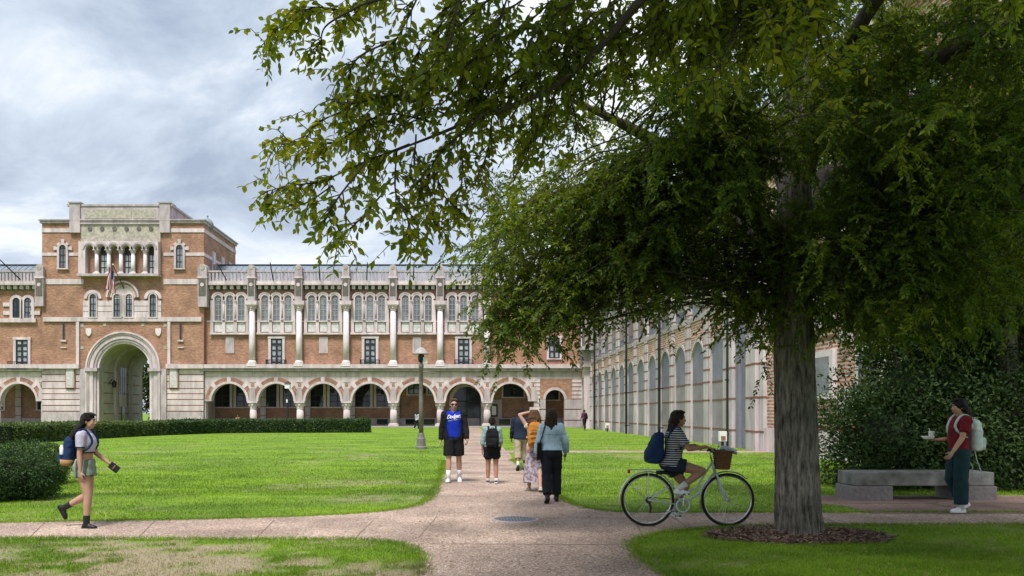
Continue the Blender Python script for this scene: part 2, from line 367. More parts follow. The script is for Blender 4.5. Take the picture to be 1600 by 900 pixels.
BENCHPAD = [G(1345,799), G(1338,788), G(1300,784), G(1300,781.5), (17,14.3), (17,12.55), G(1480,800)]
BENCHPAD = [(6.2,12.2), (6.25,13.2), (5.9,13.65), (5.85,14.9), (17,14.9), (17,12.2)]
pad = MB().prism(BENCHPAD, -0.05, 0.012, 'Z').build('bench_paving', 'brown_aggregate'); tag(pad, kind='structure')
for a, b_ in (((8.1,12.5),(7.9,13.6)), ((9.9,12.5),(9.5,13.6)), ((6.3,13.62),(13,13.62)), ((11.6,12.5),(11.2,13.6))):
    d = Vector((b_[0]-a[0], b_[1]-a[1], 0)).normalized(); n = Vector((-d.y, d.x, 0))*0.09
    MB().prism([(a[0]+n.x,a[1]+n.y),(a[0]-n.x,a[1]-n.y),(b_[0]-n.x,b_[1]-n.y),(b_[0]+n.x,b_[1]+n.y)], 0.008, 0.017, 'Z').build('joint', 'joint_dark', pad)
def joint(a, b_, w=0.006):
    a, b_ = Vector((*a,0)), Vector((*b_,0)); d = (b_-a).normalized(); n = Vector((-d.y, d.x, 0))*w
    MB().prism([tuple((a+n).xy),tuple((a-n).xy),tuple((b_-n).xy),tuple((b_+n).xy)], 0.004, 0.012, 'Z').build('joint', 'joint_dark', path)
for px0 in (45, 215, 400, 555): joint(G(px0, 842), G(px0+28, 814))
for yy in (14.8, 17.6, 20.4, 23.2, 26, 29, 33, 38, 44): joint((-0.62 if yy<31 else -0.5, yy), (1.55, yy+0.02))
joint((-0.42, 9.4), (1.95, 9.35)); joint((-0.45, 11.9), (-0.6, 9.9)); joint(G(985, 803), G(1005, 838)); joint((3.0,11.15),(3.05,12.35)); joint((5.2,11.1),(5.2,12.4))
# manhole cover
mat('cast_iron', (0.20, 0.21, 0.23), (0.11, 0.115, 0.125), 16, rough=0.5, metal=0.3, bump=0.5, bscale=40)
mc = thing('manhole_cover', 'round grey cast iron manhole cover set in the path crossing', 'manhole cover', (*G(805,812.3), 0.0))
mr_ = 0.335
MB().lathe([(mr_,-0.02),(mr_,0.014),(mr_-0.03,0.016),(mr_-0.03,-0.02)], n=40).build('rim', 'limestone_grey', mc)
lid = MB().lathe([(mr_-0.036,-0.02),(mr_-0.036,0.013),(0.001,0.013)], n=40).build('lid', 'cast_iron', mc)
k = MB()
for i in range(-6, 7):
    for j in range(-6, 7):
        if math.hypot(i, j) < 5.6: k.box(i*0.045-0.012, i*0.045+0.012, j*0.045-0.012, j*0.045+0.012, 0.012, 0.018)
k.build('tread_studs', 'cast_iron', lid)
MULCH_C, MULCH_A, MULCH_B = (4.12, 10.0), 1.15, 0.62

# ------------------------------------------------------------------ grass blades (a countless mass)
def lawn_mask(x, y):
    ok = ~in_poly(x, y, PATH) & ~in_poly(x, y, BENCHPAD) & ~in_poly(x, y, cross)
    ok &= ((x-MULCH_C[0])/(MULCH_A-0.05))**2 + ((y-MULCH_C[1])/(MULCH_B-0.03))**2 > 1
    return ok & (x < 11.9) & (y < 83.5)
def grass(name, n, y0, y1, h0, h1, w0, label, pw=1.0):
    u = rng.random(n*2); y = (y0**-pw + u*(y1**-pw - y0**-pw))**(-1/pw)
    xl = (-60 - PX)/F*y; xr = (1660 - PX)/F*y; x = xl + rng.random(n*2)*(xr-xl)
    ok = lawn_mask(x, y) & (rng.random(n*2) > 0.86*worn_at(x, y)); x, y = x[ok][:n], y[ok][:n]; n = len(x)
    clump = 0.6 + 0.7*(np.sin(x*3.1+np.sin(y*2.3)*2)*np.sin(y*4.7+np.sin(x*1.7)*2)*0.5+0.5)
    h = (h0 + rng.random(n)*(h1-h0))*clump; w = w0*(0.6+rng.random(n)*0.8)*(1 + (y-y0)/y0*0.5)
    a = rng.random(n)*2*np.pi; t = rng.normal(0, 0.55, (n, 2))*h[:, None]
    base = np.stack([x, y, np.zeros(n)], 1); s = np.stack([np.cos(a), np.sin(a), np.zeros(n)], 1)*w[:, None]*0.5
    tip = base + np.stack([t[:,0], t[:,1], h], 1); i = np.arange(n)[:, None]*3
    v = np.stack([base - s, base + s, tip], 1).reshape(-1, 3)
    o = tag(np_mesh(name, v, i + np.array([[0,1,2]]), 'grass_blades', kind='stuff'), label, 'grass')
    at = o.data.attributes.new('worn', 'FLOAT', 'POINT'); at.data.foreach_set('value', np.repeat(worn_at(x, y), 3).astype(np.float32))
grass('near_grass', 190000, 6.6, 15, 0.015, 0.043, 0.0065, 'short blades of grass along the path in the foreground', 1.6)
# ragged verge: longer blades leaning over the edge of the paving
vx, vy = [], []
for (xa, ya), (xb, yb) in zip(PATH, PATH[1:]+PATH[:1]):
    L_ = math.hypot(xb-xa, yb-ya)
    if min(ya, yb) < 5 or max(ya, yb) > 30: continue
    if max(abs(xa), abs(xb)) > 30: xa, xb = max(min(xa, 9.5), -8.5), max(min(xb, 9.5), -8.5); L_ = abs(xb-xa)
    k_ = int(L_*620); tt = rng.random(k_); nx_, ny_ = (yb-ya)/max(L_,1e-6), -(xb-xa)/max(L_,1e-6); o_ = rng.normal(0.015, 0.035, k_)*(0.5+np.abs(np.sin(tt*L_*5.3))+0.6*np.abs(np.sin(tt*L_*1.7)))
    vx.append(xa+(xb-xa)*tt+nx_*o_); vy.append(ya+(yb-ya)*tt+ny_*o_)
vx, vy = np.concatenate(vx), np.concatenate(vy); n = len(vx); h_ = 0.02+0.04*rng.random(n); a_ = rng.random(n)*6.283; t_ = rng.normal(0,0.8,(n,2))*h_[:,None]
base_ = np.stack([vx,vy,np.zeros(n)],1); s_ = np.stack([np.cos(a_),np.sin(a_),np.zeros(n)],1)*0.0045
vv_ = np.stack([base_-s_, base_+s_, base_+np.stack([t_[:,0],t_[:,1],h_],1)],1).reshape(-1,3)
vo_ = tag(np_mesh('verge_grass', vv_, np.arange(n)[:,None]*3+np.array([[0,1,2]]), 'grass_blades', kind='stuff'), 'ragged longer grass leaning over the edges of the path', 'grass')
vo_.data.attributes.new('worn', 'FLOAT', 'POINT').data.foreach_set('value', np.repeat(worn_at(vx, vy)*0.6, 3).astype(np.float32))
grass('lawn_grass', 160000, 15, 60, 0.02, 0.045, 0.014, 'bright green turf covering the wide lawn before the arcade', 1.3)
# ------------------------------------------------------------------ the arcaded building: gate tower and two wings
Y0 = 84.5; S = F/Y0
def U(px): return (px - PX)/S
def V(py): return (PY + CAM_H*S - py)/S
def seg(cx, cz, r0, r1, a0, a1, n=6):
    o = [(cx + r1*math.cos(a0+(a1-a0)*i/n), cz + r1*math.sin(a0+(a1-a0)*i/n)) for i in range(n+1)]
    return o + [(cx + r0*math.cos(a1+(a0-a1)*i/n), cz + r0*math.sin(a1+(a0-a1)*i/n)) for i in range(n+1)]
def notch(x0, x1, z0, z1, cx, hw, zs, n=20):
    a = [(cx + hw*math.cos(math.pi - math.pi*i/n), zs + hw*math.sin(math.pi*i/n)) for i in range(n+1)]
    return [(x0,z0),(cx-hw,z0)] + a + [(cx+hw,z0),(x1,z0),(x1,z1),(x0,z1)]
def archpoly(cx, hw, z0, zs, n=12):
    return [(cx-hw,z0)] + [(cx + hw*math.cos(math.pi - math.pi*i/n), zs + hw*math.sin(math.pi*i/n)) for i in range(n+1)] + [(cx+hw,z0)]
def ringpoly(cx, r0, r1, n=20): 
    return seg(cx[0], cx[1], r0, r1, 0, math.pi, n)

class Bld:
    def __init__(s, t, off): s.t = t; s.off = off
    def part(s, name, mb, m, par=None, **k):
        if par is None: return mb.build(name, m, s.t, s.off, **k)
        return mb.build(name, m, par, **k)

def arched_window(B, cx, z0, zs, hw, y, m_pane, fw=0.09, mull=True, m_frame='limestone', depth=0.16, bars=3, mf='window_frame_dark'):
    """surround proud of the wall, dark sash inside, pane set back"""
    zt = zs
    outer = [(cx-hw-fw, z0)] + [(cx+(hw+fw)*math.cos(math.pi-math.pi*i/12), zt+(hw+fw)*math.sin(math.pi*i/12)) for i in range(13)] + [(cx+hw+fw, z0)]
    inner = archpoly(cx, hw, z0, zt)
    fr = MB(); n = len(outer)
    mp = lambda p, d: (p[0], d, p[1])
    v = [mp(p, y-depth) for p in outer] + [mp(p, y-depth) for p in inner] + [mp(p, y) for p in outer] + [mp(p, y+0.01) for p in inner]
    f = []
    for i in range(n-1):
        f += [(i, i+1, n+i+1, n+i), (i, 2*n+i, 2*n+i+1, i+1), (n+i, n+i+1, 3*n+i+1, 3*n+i)]
    fr.add(v, f); fr.box(cx-hw-fw-0.05, cx+hw+fw+0.05, y-depth-0.05, y, z0-0.12, z0)
    w = B.part('window', fr, m_frame)
    B.part('pane', MB().prism(inner, y-0.03, y-0.012), m_pane, w)
    sb = MB(); t = 0.035
    if mull: sb.box(cx-t, cx+t, y-0.065, y-0.028, z0, zt+hw-0.02)
    for k in range(1, bars+1):
        zz = z0 + (zt-z0)*k/bars; sb.box(cx-hw, cx+hw, y-0.062, y-0.027, zz-t, zz+t)
    o = [(cx+(hw)*math.cos(math.pi*i/12), zt+(hw)*math.sin(math.pi*i/12)) for i in range(13)]
    sb.prism(seg(cx, zt, hw-0.07, hw, 0, math.pi, 12), y-0.07, y-0.026)
    sb.box(cx-hw, cx-hw+0.07, y-0.07, y-0.026, z0, zt); sb.box(cx+hw-0.07, cx+hw, y-0.07, y-0.026, z0, zt)
    B.part('sash', sb, mf, w)
    return w
def rect_window(B, x0, x1, z0, z1, y, m_pane, cols=2, rows=4, fw=0.16, depth=0.14, surround='limestone', mf='window_frame_dark', t=0.05):
    fr = MB(); fr.box(x0-fw, x0, y-depth, y, z0, z1); fr.box(x1, x1+fw, y-depth, y, z0, z1)
    fr.box(x0-fw-0.04, x1+fw+0.04, y-depth-0.03, y, z1, z1+fw); fr.box(x0-fw-0.04, x1+fw+0.04, y-depth-0.04, y, z0-0.12, z0)
    w = B.part('window', fr, surround)
    dx, dz = (x1-x0)/cols, (z1-z0)/rows
    for i in range(cols):
        for j in range(rows):
            B.part('pane', MB().box(x0+i*dx+t*.6, x0+(i+1)*dx-t*.6, y-0.03, y-0.015, z0+j*dz+t*.6, z0+(j+1)*dz-t*.6), m_pane, w)
    sb = MB()
    for i in range(cols+1):
        tt = t*(1.7 if i in (0, cols) else 1.2); sb.box(x0+i*dx-tt, x0+i*dx+tt, y-0.075, y-0.01, z0, z1)
    for j in range(rows+1):
        tt = t*(1.5 if j in (0, rows, rows-1) else 0.8); sb.box(x0, x1, y-0.07, y-0.011, z0+j*dz-tt, z0+j*dz+tt)
    B.part('sash', sb, mf, w)
    return w

PITCH = 73.0/S
def column(B, cx, y, z0, z1, r, m='limestone', cap_h=0.62, cap_w=1.55, base_h=0.35, par_name='column', sq=False):
    c = B.part(par_name, MB().lathe([(r*1.0, z0+base_h), (r*1.04, z0+(z1-z0)*0.4), (r*0.94, z1-cap_h)], (cx, y, 0), 14), m, smooth=True)
    zb = z0
    b = MB(); b.box(cx-r*1.5, cx+r*1.5, y-r*1.5, y+r*1.5, zb, zb+base_h*0.5); b.lathe([(r*1.42, zb+base_h*.5), (r*1.42, zb+base_h*.75), (r*1.05, zb+base_h)], (cx,y,0), 14)
    B.part('base', b, m, c)
    k = MB(); zc = z1-cap_h
    k.lathe([(r*0.98, zc-0.06), (r*1.12, zc), (r*1.0, zc+0.06), (r*1.15, zc+cap_h*.35), (r*cap_w*0.95, zc+cap_h*.75)], (cx,y,0), 12)
    k.box(cx-r*cap_w, cx+r*cap_w, y-r*cap_w, y+r*cap_w, zc+cap_h*.75, z1)
    for a, bb in circ(8): k.ell((cx+a*r*1.2, y+bb*r*1.2, zc+cap_h*.45), (r*.3, r*.3, cap_h*.2), 6, 4)
    B.part('capital', k, 'limestone', c)
    return c

R_IN, R_MID, R_OUT = 27.5/S, 31.0/S, 37.2/S
Z_SP = V(627)
Z_LEDGE0, Z_LEDGE1 = V(580.5), V(570)
YF = Y0 - 0.35       # face of the arcade
def arcade_arch(B, cx):
    """one arch of the arcade: stone soffit ring, then alternating brick and stone voussoirs"""
    ring = B.part('arch', MB().prism(seg(cx, Z_SP, R_IN, R_MID, 0, math.pi, 22), YF-0.10, YF+0.75), 'limestone')
    st = [0, 0.30, 0.70, 1.10]  # stone blocks at these angles from the crown
    N = 9; cuts = []
    for i in range(5):
        c = math.pi*(i)/4
        cuts.append(c)
    hw = 0.085
    for i, c in enumerate(cuts):
        a0, a1 = max(c-hw, 0.0), min(c+hw, math.pi)
        B.part('stone_voussoir', MB().prism(seg(cx, Z_SP, R_MID+0.01, R_OUT+0.05, a0, a1, 3), YF-0.09, YF+0.3), 'limestone', ring)
    for i in range(4):
        a0, a1 = cuts[i]+hw+0.012, cuts[i+1]-hw-0.012
        n = 3
        for j in range(n):
            b0 = a0+(a1-a0)*j/n; b1 = a0+(a1-a0)*(j+1)/n
            B.part('brick_voussoir', MB().prism(seg(cx, Z_SP, R_MID+0.012, R_MID+0.012+(R_OUT-R_MID)*.45, b0+0.008, b1-0.008, 3), YF-0.06, YF+0.3), 'voussoir_brick', ring)
        B.part('brick_voussoir', MB().prism(seg(cx, Z_SP, R_MID+(R_OUT-R_MID)*.62, R_OUT, a0+0.01, a1-0.01, 6), YF-0.04, YF+0.3), 'voussoir_brick', ring)
mat('voussoir_brick', (0.40, 0.205, 0.145), (0.27, 0.135, 0.095), 3.0, rnd=0.22)
mat('arcade_ceiling', (0.45, 0.42, 0.38), (0.36, 0.33, 0.30), 1.0)

def upper_bay(B, c, kind, x0, x1):
    """upper storeys of one bay between x0 and x1, centred on c"""
    zs = V(467); hw = 5.4/S
    for k in (-1, 0, 1):
        cx = c + k*18.1/S
        arched_window(B, cx, V(501.5), zs, hw, Y0, 'pane_grey', fw=0.17, bars=4, mull=True, mf='window_frame_grey', depth=0.2)
        p = B.part('marble_panel', MB().box(cx-hw-0.02, cx+hw+0.02, Y0-0.09, Y0, V(518.5), V(503.6)), 'marble_veined')
        # tracery ring in the head of each light
        B.part('tracery', MB().prism(seg(cx, zs, hw*0.45, hw*0.62, 0, 2*math.pi, 12), Y0-0.08, Y0-0.03), 'window_frame_grey')
    for k in (-0.5, 0.5):
        cx = c + k*18.1/S
        column(B, cx, Y0-0.22, V(501), V(470), 0.10, 'limestone_grey', cap_h=0.3, base_h=0.15, par_name='colonnette')
        B.part('mullion_block', MB().box(cx-0.18, cx+0.18, Y0-0.24, Y0, V(520), V(501.5)), 'limestone')
    for k in (-1.5, 1.5):
        cx = c + k*18.3/S; B.part('jamb', MB().box(cx-0.16, cx+0.16, Y0-0.22, Y0, V(520), V(470)), 'limestone')
    for k in (-1, 0, 1):   # hood over the lights
        B.part('hood', MB().prism(seg(c+k*18.1/S, zs, hw+0.17, hw+0.34, 0, math.pi, 12), Y0-0.23, Y0), 'limestone')
    B.part('sill', MB().box(c-30.5/S, c+30.5/S, Y0-0.32, Y0, V(523), V(520)), 'limestone')
    B.part('string_course', MB().box(x0, c-28.5/S, Y0-0.06, Y0, V(503.5), V(501)), 'limestone')
    B.part('string_course', MB().box(c+28.5/S, x1, Y0-0.06, Y0, V(503.5), V(501)), 'limestone')
    if kind == 'door':
        w = rect_window(B, c-9/S, c+9/S, V(575), V(529), Y0, 'pane_pale', cols=2, rows=5, fw=0.27, t=0.09)
        rl = MB(); xa, xb = c-14.3/S, c+14.3/S; yy = Y0-0.75
        for zz in (V(563), V(568), V(574.5)): rl.box(xa, xb, yy-0.03, yy+0.03, zz-0.035, zz+0.035)
        for i in range(15):
            xx = xa+(xb-xa)*i/14; rl.box(xx-0.022, xx+0.022, yy-0.02, yy+0.02, V(575), V(563))
        for xx in (xa, xb):
            rl.box(xx-0.04, xx+0.04, yy, Y0, V(563)-0.03, V(563)+0.03); rl.box(xx-0.04, xx+0.04, yy, Y0, V(574.5)-0.03, V(574.5)+0.03)
            for i in range(4): rl.box(xx-0.02, xx+0.02, yy+0.15*i, yy+0.15*i+0.04, V(575), V(563))
        B.part('balcony_railing', rl, 'iron_black')
    elif kind == 'panel':
        B.part('stone_panel', MB().box(c-6.6/S, c+6.6/S, Y0-0.08, Y0, V(552), V(526.5)), 'limestone')
        f = MB(); 
        B.part('panel_field', MB().box(c-5.2/S, c+5.2/S, Y0-0.095, Y0-0.07, V(550.5), V(528)), 'limestone_grey')
def parapet(B, x0, x1):
    yp = Y0-0.55
    B.part('cornice', MB().box(x0, x1, yp-0.15, Y0+0.4, V(446.5), V(440.5)), 'limestone')
    rl = MB(); rl.box(x0, x1, yp, yp+0.3, V(426.5), V(424)); 
    n = max(3, int((x1-x0)/0.36))
    for i in range(n):
        xx = x0+(x1-x0)*(i+0.5)/n; rl.box(xx-0.105, xx+0.105, yp+0.06, yp+0.24, V(440.5), V(426.5))
    B.part('balustrade', rl, 'limestone_grey')
    br = max(3, int((x1-x0)/0.62)); m = MB()
    for i in range(br):
        xx = x0+(x1-x0)*(i+0.5)/br; m.box(xx-0.17, xx+0.17, yp+0.1, Y0, V(452.5), V(446.5))
    B.part('brackets', m, 'limestone')
    B.part('frieze', MB().box(x0, x1, Y0-0.05, Y0+0.1, V(453.5), V(446.5)), 'tile_green')
def pier(B, cx, w=11.5, col=True, low=472):
    hw = w/2/S; yf = Y0-0.95
    p = B.part('pier', MB().box(cx-hw, cx+hw, yf, Y0+0.3, V(low), V(421)), 'limestone_grey')
    B.part('finial', MB().prism(seg(cx, V(421)+0.02, 0.001, hw*0.92, 0, math.pi, 14), yf+0.05, Y0+0.25), 'limestone_grey', p)
    B.part('disc', MB().prism(seg(cx, V(420.5), 0.001, hw*0.55, 0, 2*math.pi, 16), yf-0.04, yf+0.06), 'carved_stone', p)
    B.part('cap_moulding', MB().box(cx-hw-0.07, cx+hw+0.07, yf-0.07, Y0+0.3, V(437), V(434.5)), 'limestone', p)
    B.part('inlay', MB().box(cx-hw*0.78, cx+hw*0.78, yf-0.03, yf+0.02, V(464.5), V(438.2)), 'dark_panel', p)
    B.part('rosette', MB().prism(seg(cx, V(447), 0.001, 0.2, 0, 2*math.pi, 10), yf-0.07, yf), 'limestone', p)
    if col:
        B.part('corbel', MB().box(cx-hw-0.22, cx+hw+0.22, yf-0.12, Y0, V(478), V(472)), 'limestone', p)
        column(B, cx, Y0-0.52, V(573), V(478), 0.315, 'marble', cap_h=0.55, cap_w=1.5, base_h=0.62)
def roof(B, x0, x1):
    zr0, zr1 = V(441), 17.95
    y0, y1 = Y0+0.5, Y0+4.6
    r = B.part('roof', MB().add([(x0,y0,zr0),(x1,y0,zr0),(x1,y1,zr1),(x0,y1,zr1),(x1,y1+5,zr0),(x0,y1+5,zr0)],
        [(0,1,2,3),(3,2,4,5),(0,3,5),(1,4,2)]), 'slate')
    sm = MB(); n = int((x1-x0)/0.62)
    d = Vector((0, y1-y0, zr1-zr0)).normalized(); nn = Vector((0, -d.z, d.y))*0.05
    for i in range(n+1):
        xx = x0+(x1-x0)*i/n
        sm.add([(xx-.025,y0,zr0),(xx+.025,y0,zr0),(xx+.025,y1,zr1),(xx-.025,y1,zr1),(xx-.025,y0+nn.y,zr0+nn.z),(xx+.025,y0+nn.y,zr0+nn.z),(xx+.025,y1+nn.y,zr1+nn.z),(xx-.025,y1+nn.y,zr1+nn.z)],
            [(4,5,6,7),(0,4,7,3),(1,2,6,5),(0,1,5,4)])
    B.part('seams', sm, 'slate', r)
    B.part('ridge', MB().box(x0, x1, y1-0.15, y1+0.15, zr1-0.05, zr1+0.12), 'window_frame_dark', r)

def wing(B, xa, xb, centres, kinds, piers, ncols, endw):
    # upper brick wall, floor slab, arcade back wall and ceiling
    B.part('brick_wall', MB().box(xa, xb, Y0, Y0+0.6, Z_LEDGE1-0.3, V(446)), 'brick')
    B.part('rear_wall', MB().box(xa, xb, Y0+9.0, Y0+9.5, 0, V(446)), 'brick')
    B.part('arcade_ceiling', MB().box(xa, xb, Y0+0.2, Y0+9, V(592), V(590)), 'arcade_ceiling')
    B.part('arcade_floor', MB().box(xa, xb, YF-0.3, Y0+9, 0.0, 0.14), 'arcade_paving')
    bw = Y0+4.2
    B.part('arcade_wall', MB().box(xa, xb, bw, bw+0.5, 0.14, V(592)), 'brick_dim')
    B.part('arcade_plinth', MB().box(xa, xb, bw-0.12, bw, 0.14, 0.95), 'limestone_grey')
    # ledge
    B.part('ledge', MB().box(xa, xb, Y0-0.95, Y0, V(576), Z_LEDGE1), 'limestone')
    B.part('ledge_moulding', MB().box(xa, xb, Y0-0.75, Y0+0.2, Z_LEDGE0, V(576)-0.002), 'limestone_grey')
    # arcade face: one stone bay with an arch cut into it, blocks laid over its courses
    edge = [centres[0]-PITCH/2] + [c+PITCH/2 for c in centres]
    zc = Z_LEDGE0
    for i, c in enumerate(centres):
        B.part('arch_bay', MB().prism(notch(edge[i]+0.004, edge[i+1]-0.004, Z_SP, zc-0.01, c, R_MID-0.02, Z_SP, 22), YF, YF+0.7), 'limestone')
        arcade_arch(B, c)
        # row of ashlar blocks over the arch and filler stones in the spandrel
        for j in range(4):
            xw = PITCH/4; x0 = edge[i]+xw*j; 
            if abs((x0+xw/2)-c) < xw*0.9: z0 = V(583.4)
            else: z0 = V(588.5)
            B.part('stone_block', MB().box(x0+0.02, x0+xw-0.02, YF-0.05, YF+0.2, z0, V(581.6)), 'limestone', bevel=0.015)
        B.part('spandrel_stone', MB().box(edge[i+1]-0.34, edge[i+1]+0.34, YF-0.05, YF+0.2, V(597.5), V(590)), 'limestone')
        B.part('spandrel_stone', MB().box(edge[i+1]-0.16, edge[i+1]+0.16, YF-0.05, YF+0.2, V(603.5), V(599)), 'brick')
        # carved stones where two arches meet
        B.part('springer', MB().prism([(edge[i+1]-0.36,Z_SP),(edge[i+1]+0.36,Z_SP),(edge[i+1]+0.30,V(612)),(edge[i+1]+0.16,V(606)),(edge[i+1]-0.16,V(606)),(edge[i+1]-0.30,V(612))], YF-0.14, YF+0.25), 'limestone_grey')
    for x in ncols:
        column(B, x, YF+0.36, 0.14, Z_SP, 0.37, 'limestone', cap_h=0.75, cap_w=1.45, base_h=0.3)
        # transverse pilaster on the back wall
        B.part('pilaster', MB().box(x-0.3, x+0.3, bw-0.25, bw, 0.14, V(597)), 'limestone_grey')
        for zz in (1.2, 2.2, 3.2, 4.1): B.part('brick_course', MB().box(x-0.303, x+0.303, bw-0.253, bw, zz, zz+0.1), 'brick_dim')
    for (x0, x1) in endw:
        B.part('end_pier', MB().box(x0, x1, YF, YF+0.8, 0.0, zc-0.01), 'limestone')
    for c, kd in kinds: upper_bay(B, c, kd, c-PITCH/2+0.02, c+PITCH/2-0.02)
    for x in piers: pier(B, x)
    ps = sorted(piers)
    roof(B, xa, xb)

# ---- right wing
offW = (U(318), Y0, 0)
wg = thing('arcade_wing', 'long brick wing with a round-arched arcade and triple windows, right of the tower', 'building', offW, 0, 'arcaded wings of the main building')
B = Bld(wg, offW)
cent = [U(359.5)+PITCH*k for k in range(7)]
kinds = [(c, 'panel' if k % 2 == 0 else 'door') for k, c in enumerate(cent[:6])]
piersx = [c+PITCH/2 for c in cent[:6]]
wing(B, U(316), U(908), cent, kinds, piersx, [c+PITCH/2 for c in cent[:6]], [(U(316), U(323))])
pier(B, U(320.5), 14, col=False, low=481)
pz = [U(320.5)] + piersx + [U(905)]
for a, b_ in zip(pz[:-1], pz[1:]): parapet(B, a+0.42, b_-0.42)
for k in range(5):     # rods leaning out over the parapet
    x = cent[k]+0.0
    a = P(358-4+73*k, 438, Y0-0.4); bq = P([352,422,498,574,647][k]-(0 if k else 12), 410 if k else 412, Y0-2.2)
    B.part('flag_rod', MB().tube([a, bq], [0.07, 0.05], 6), 'iron_black')
# stone end pier with brick courses and the end bay
xp0, xp1 = U(832.5), U(842)
B.part('end_pier', MB().box(U(827.5), U(842), YF-0.05, YF+0.8, 0, V(636)), 'limestone')
B.part('end_pier', MB().box(xp0+0.1, U(842), YF+0.005, YF+0.8, V(636), Z_LEDGE0-0.01), 'limestone')
eb = U(866.5); 
B.part('end_bay', MB().prism(notch(U(842), U(908), 0, V(592), eb, 14.5/S, V(624)), YF+0.02, YF+0.6), 'brick')
B.part('end_band', MB().box(U(842), U(908), YF+0.0, YF+0.6, V(592), Z_LEDGE0-0.01), 'limestone')
B.part('door_arch', MB().prism(seg(eb, V(624), 14.6/S, 18.5/S, 0, math.pi, 18), YF-0.05, YF+0.5), 'limestone')
for i in range(7):
    z = V(636)+ (V(592)-V(636))*i/7
    B.part('quoin', MB().box(U(893), U(908), YF-0.03, YF+0.3, z+0.04, z+(V(592)-V(636))/7-0.07), 'limestone')
    B.part('quoin', MB().box(U(834), U(843.5), YF-0.06, YF+0.3, z+0.04, z+(V(592)-V(636))/7-0.07), 'limestone')
for x0, x1 in ((U(842), eb-14.6/S), (eb+14.6/S, U(908))):
    for z0, z1 in ((0, V(657)), (V(656), V(640)), (V(639), V(624))):
        B.part('base_block', MB().box(x0, x1, YF-0.06, YF+0.3, z0+0.01, z1-0.03), 'limestone_grey')
# windows behind the arcade
bw = Y0+4.2
shift = lambda x: x*(bw/Y0)
for k, c in enumerate(cent):
    cx = c*(bw/Y0)+0.35
    if k == 5:
        dh = 1.55
        B.part('door_leaf', MB().prism(archpoly(cx, dh, 0.14, 2.9), bw-0.1, bw-0.04), 'pane_dark')
        B.part('door_surround', MB().prism(seg(cx, 2.9, dh, dh+0.4, 0, math.pi, 16), bw-0.25, bw), 'limestone')
        for s_ in (-1, 1): B.part('door_jamb', MB().box(cx+s_*(dh+0.2)-0.2, cx+s_*(dh+0.2)+0.2, bw-0.25, bw, 0.14, 2.9), 'limestone')
        fr = MB()
        for xx in (-dh+0.08, 0, dh-0.08): fr.box(cx+xx-0.07, cx+xx+0.07, bw-0.14, bw-0.1, 0.14, 2.9+math.sqrt(max(dh*dh-xx*xx, 0))-0.05)
        fr.box(cx-dh, cx+dh, bw-0.14, bw-0.1, 2.75, 2.9); B.part('door_frame', fr, 'window_frame_dark')
        nb = B.part('notice_board', MB().box(cx+2.6, cx+3.4, bw-0.2, bw-0.12, 1.1, 2.5), 'iron_black')
        B.part('notice', MB().box(cx+2.75, cx+3.25, bw-0.215, bw-0.2, 1.3, 2.3), 'paint_white', nb)
        B.part('stone_dado', MB().box(cx+2.0, cx+3.9, bw-0.12, bw, 0.95, 3.0), 'limestone_grey')
    elif k == 6:
        rect_window(B, cx-1.15, cx+1.1, 3.3, 6.2, bw, 'pane_dark', cols=2, rows=4)
    elif k == 4:
        for s_ in (-1.1, 1.1): rect_window(B, cx+s_-0.65+0.4, cx+s_+0.65+0.4, 3.6, 5.6, bw, 'pane_grey', cols=2, rows=3)
    else:
        for s_ in (-1.2, 1.2):
            w = arched_window(B, cx+s_, 2.2, 4.7, 0.85, bw, 'pane_dark', fw=0.28, bars=4)
            for zz in (2.3, 4.3):
                B.part('quoin', MB().box(cx+s_*2.0-0.35, cx+s_*2.0+0.35, bw-0.1, bw, zz, zz+0.5), 'limestone')
    for s_ in (-1.0, 1.0):
        if k not in (5,): B.part('vent', MB().box(cx+s_-0.6, cx+s_+0.6, bw-0.14, bw-0.1, 0.25, 0.85), 'pane_dark')
    B.part('hanging_lamp', MB().lathe([(0.02,4.9),(0.03,4.2),(0.22,4.15),(0.22,3.75),(0.05,3.6)], (c+0.6, Y0+2, 0), 8), 'iron_black')
rect_window(B, eb-0.9, eb+0.9, 3.0, 5.6, bw, 'pane_dark', cols=2, rows=3)
# upper end bay window and plain stone bands
rect_window(B, U(857.5), U(874.5), V(560), V(528), Y0, 'pane_pale', cols=2, rows=3, fw=0.2, t=0.09)
rect_window(B, U(857.5), U(874.5), V(510), V(475), Y0, 'pane_pale', cols=2, rows=3, fw=0.2, t=0.09)
# six courses of pale stone with thin brick courses on the end pier next to the tower
def banded(B, x0, x1, yf, zs, par=None):
    for z0, z1 in zip(zs[:-1], zs[1:]):
        B.part('stone_course', MB().box(x0, x1, yf-0.06, yf+0.3, z0+0.07, z1-0.035), 'limestone', bevel=0.02)
        B.part('brick_course', MB().box(x0, x1, yf-0.02, yf+0.3, z1-0.03, z1+0.065), 'voussoir_brick')

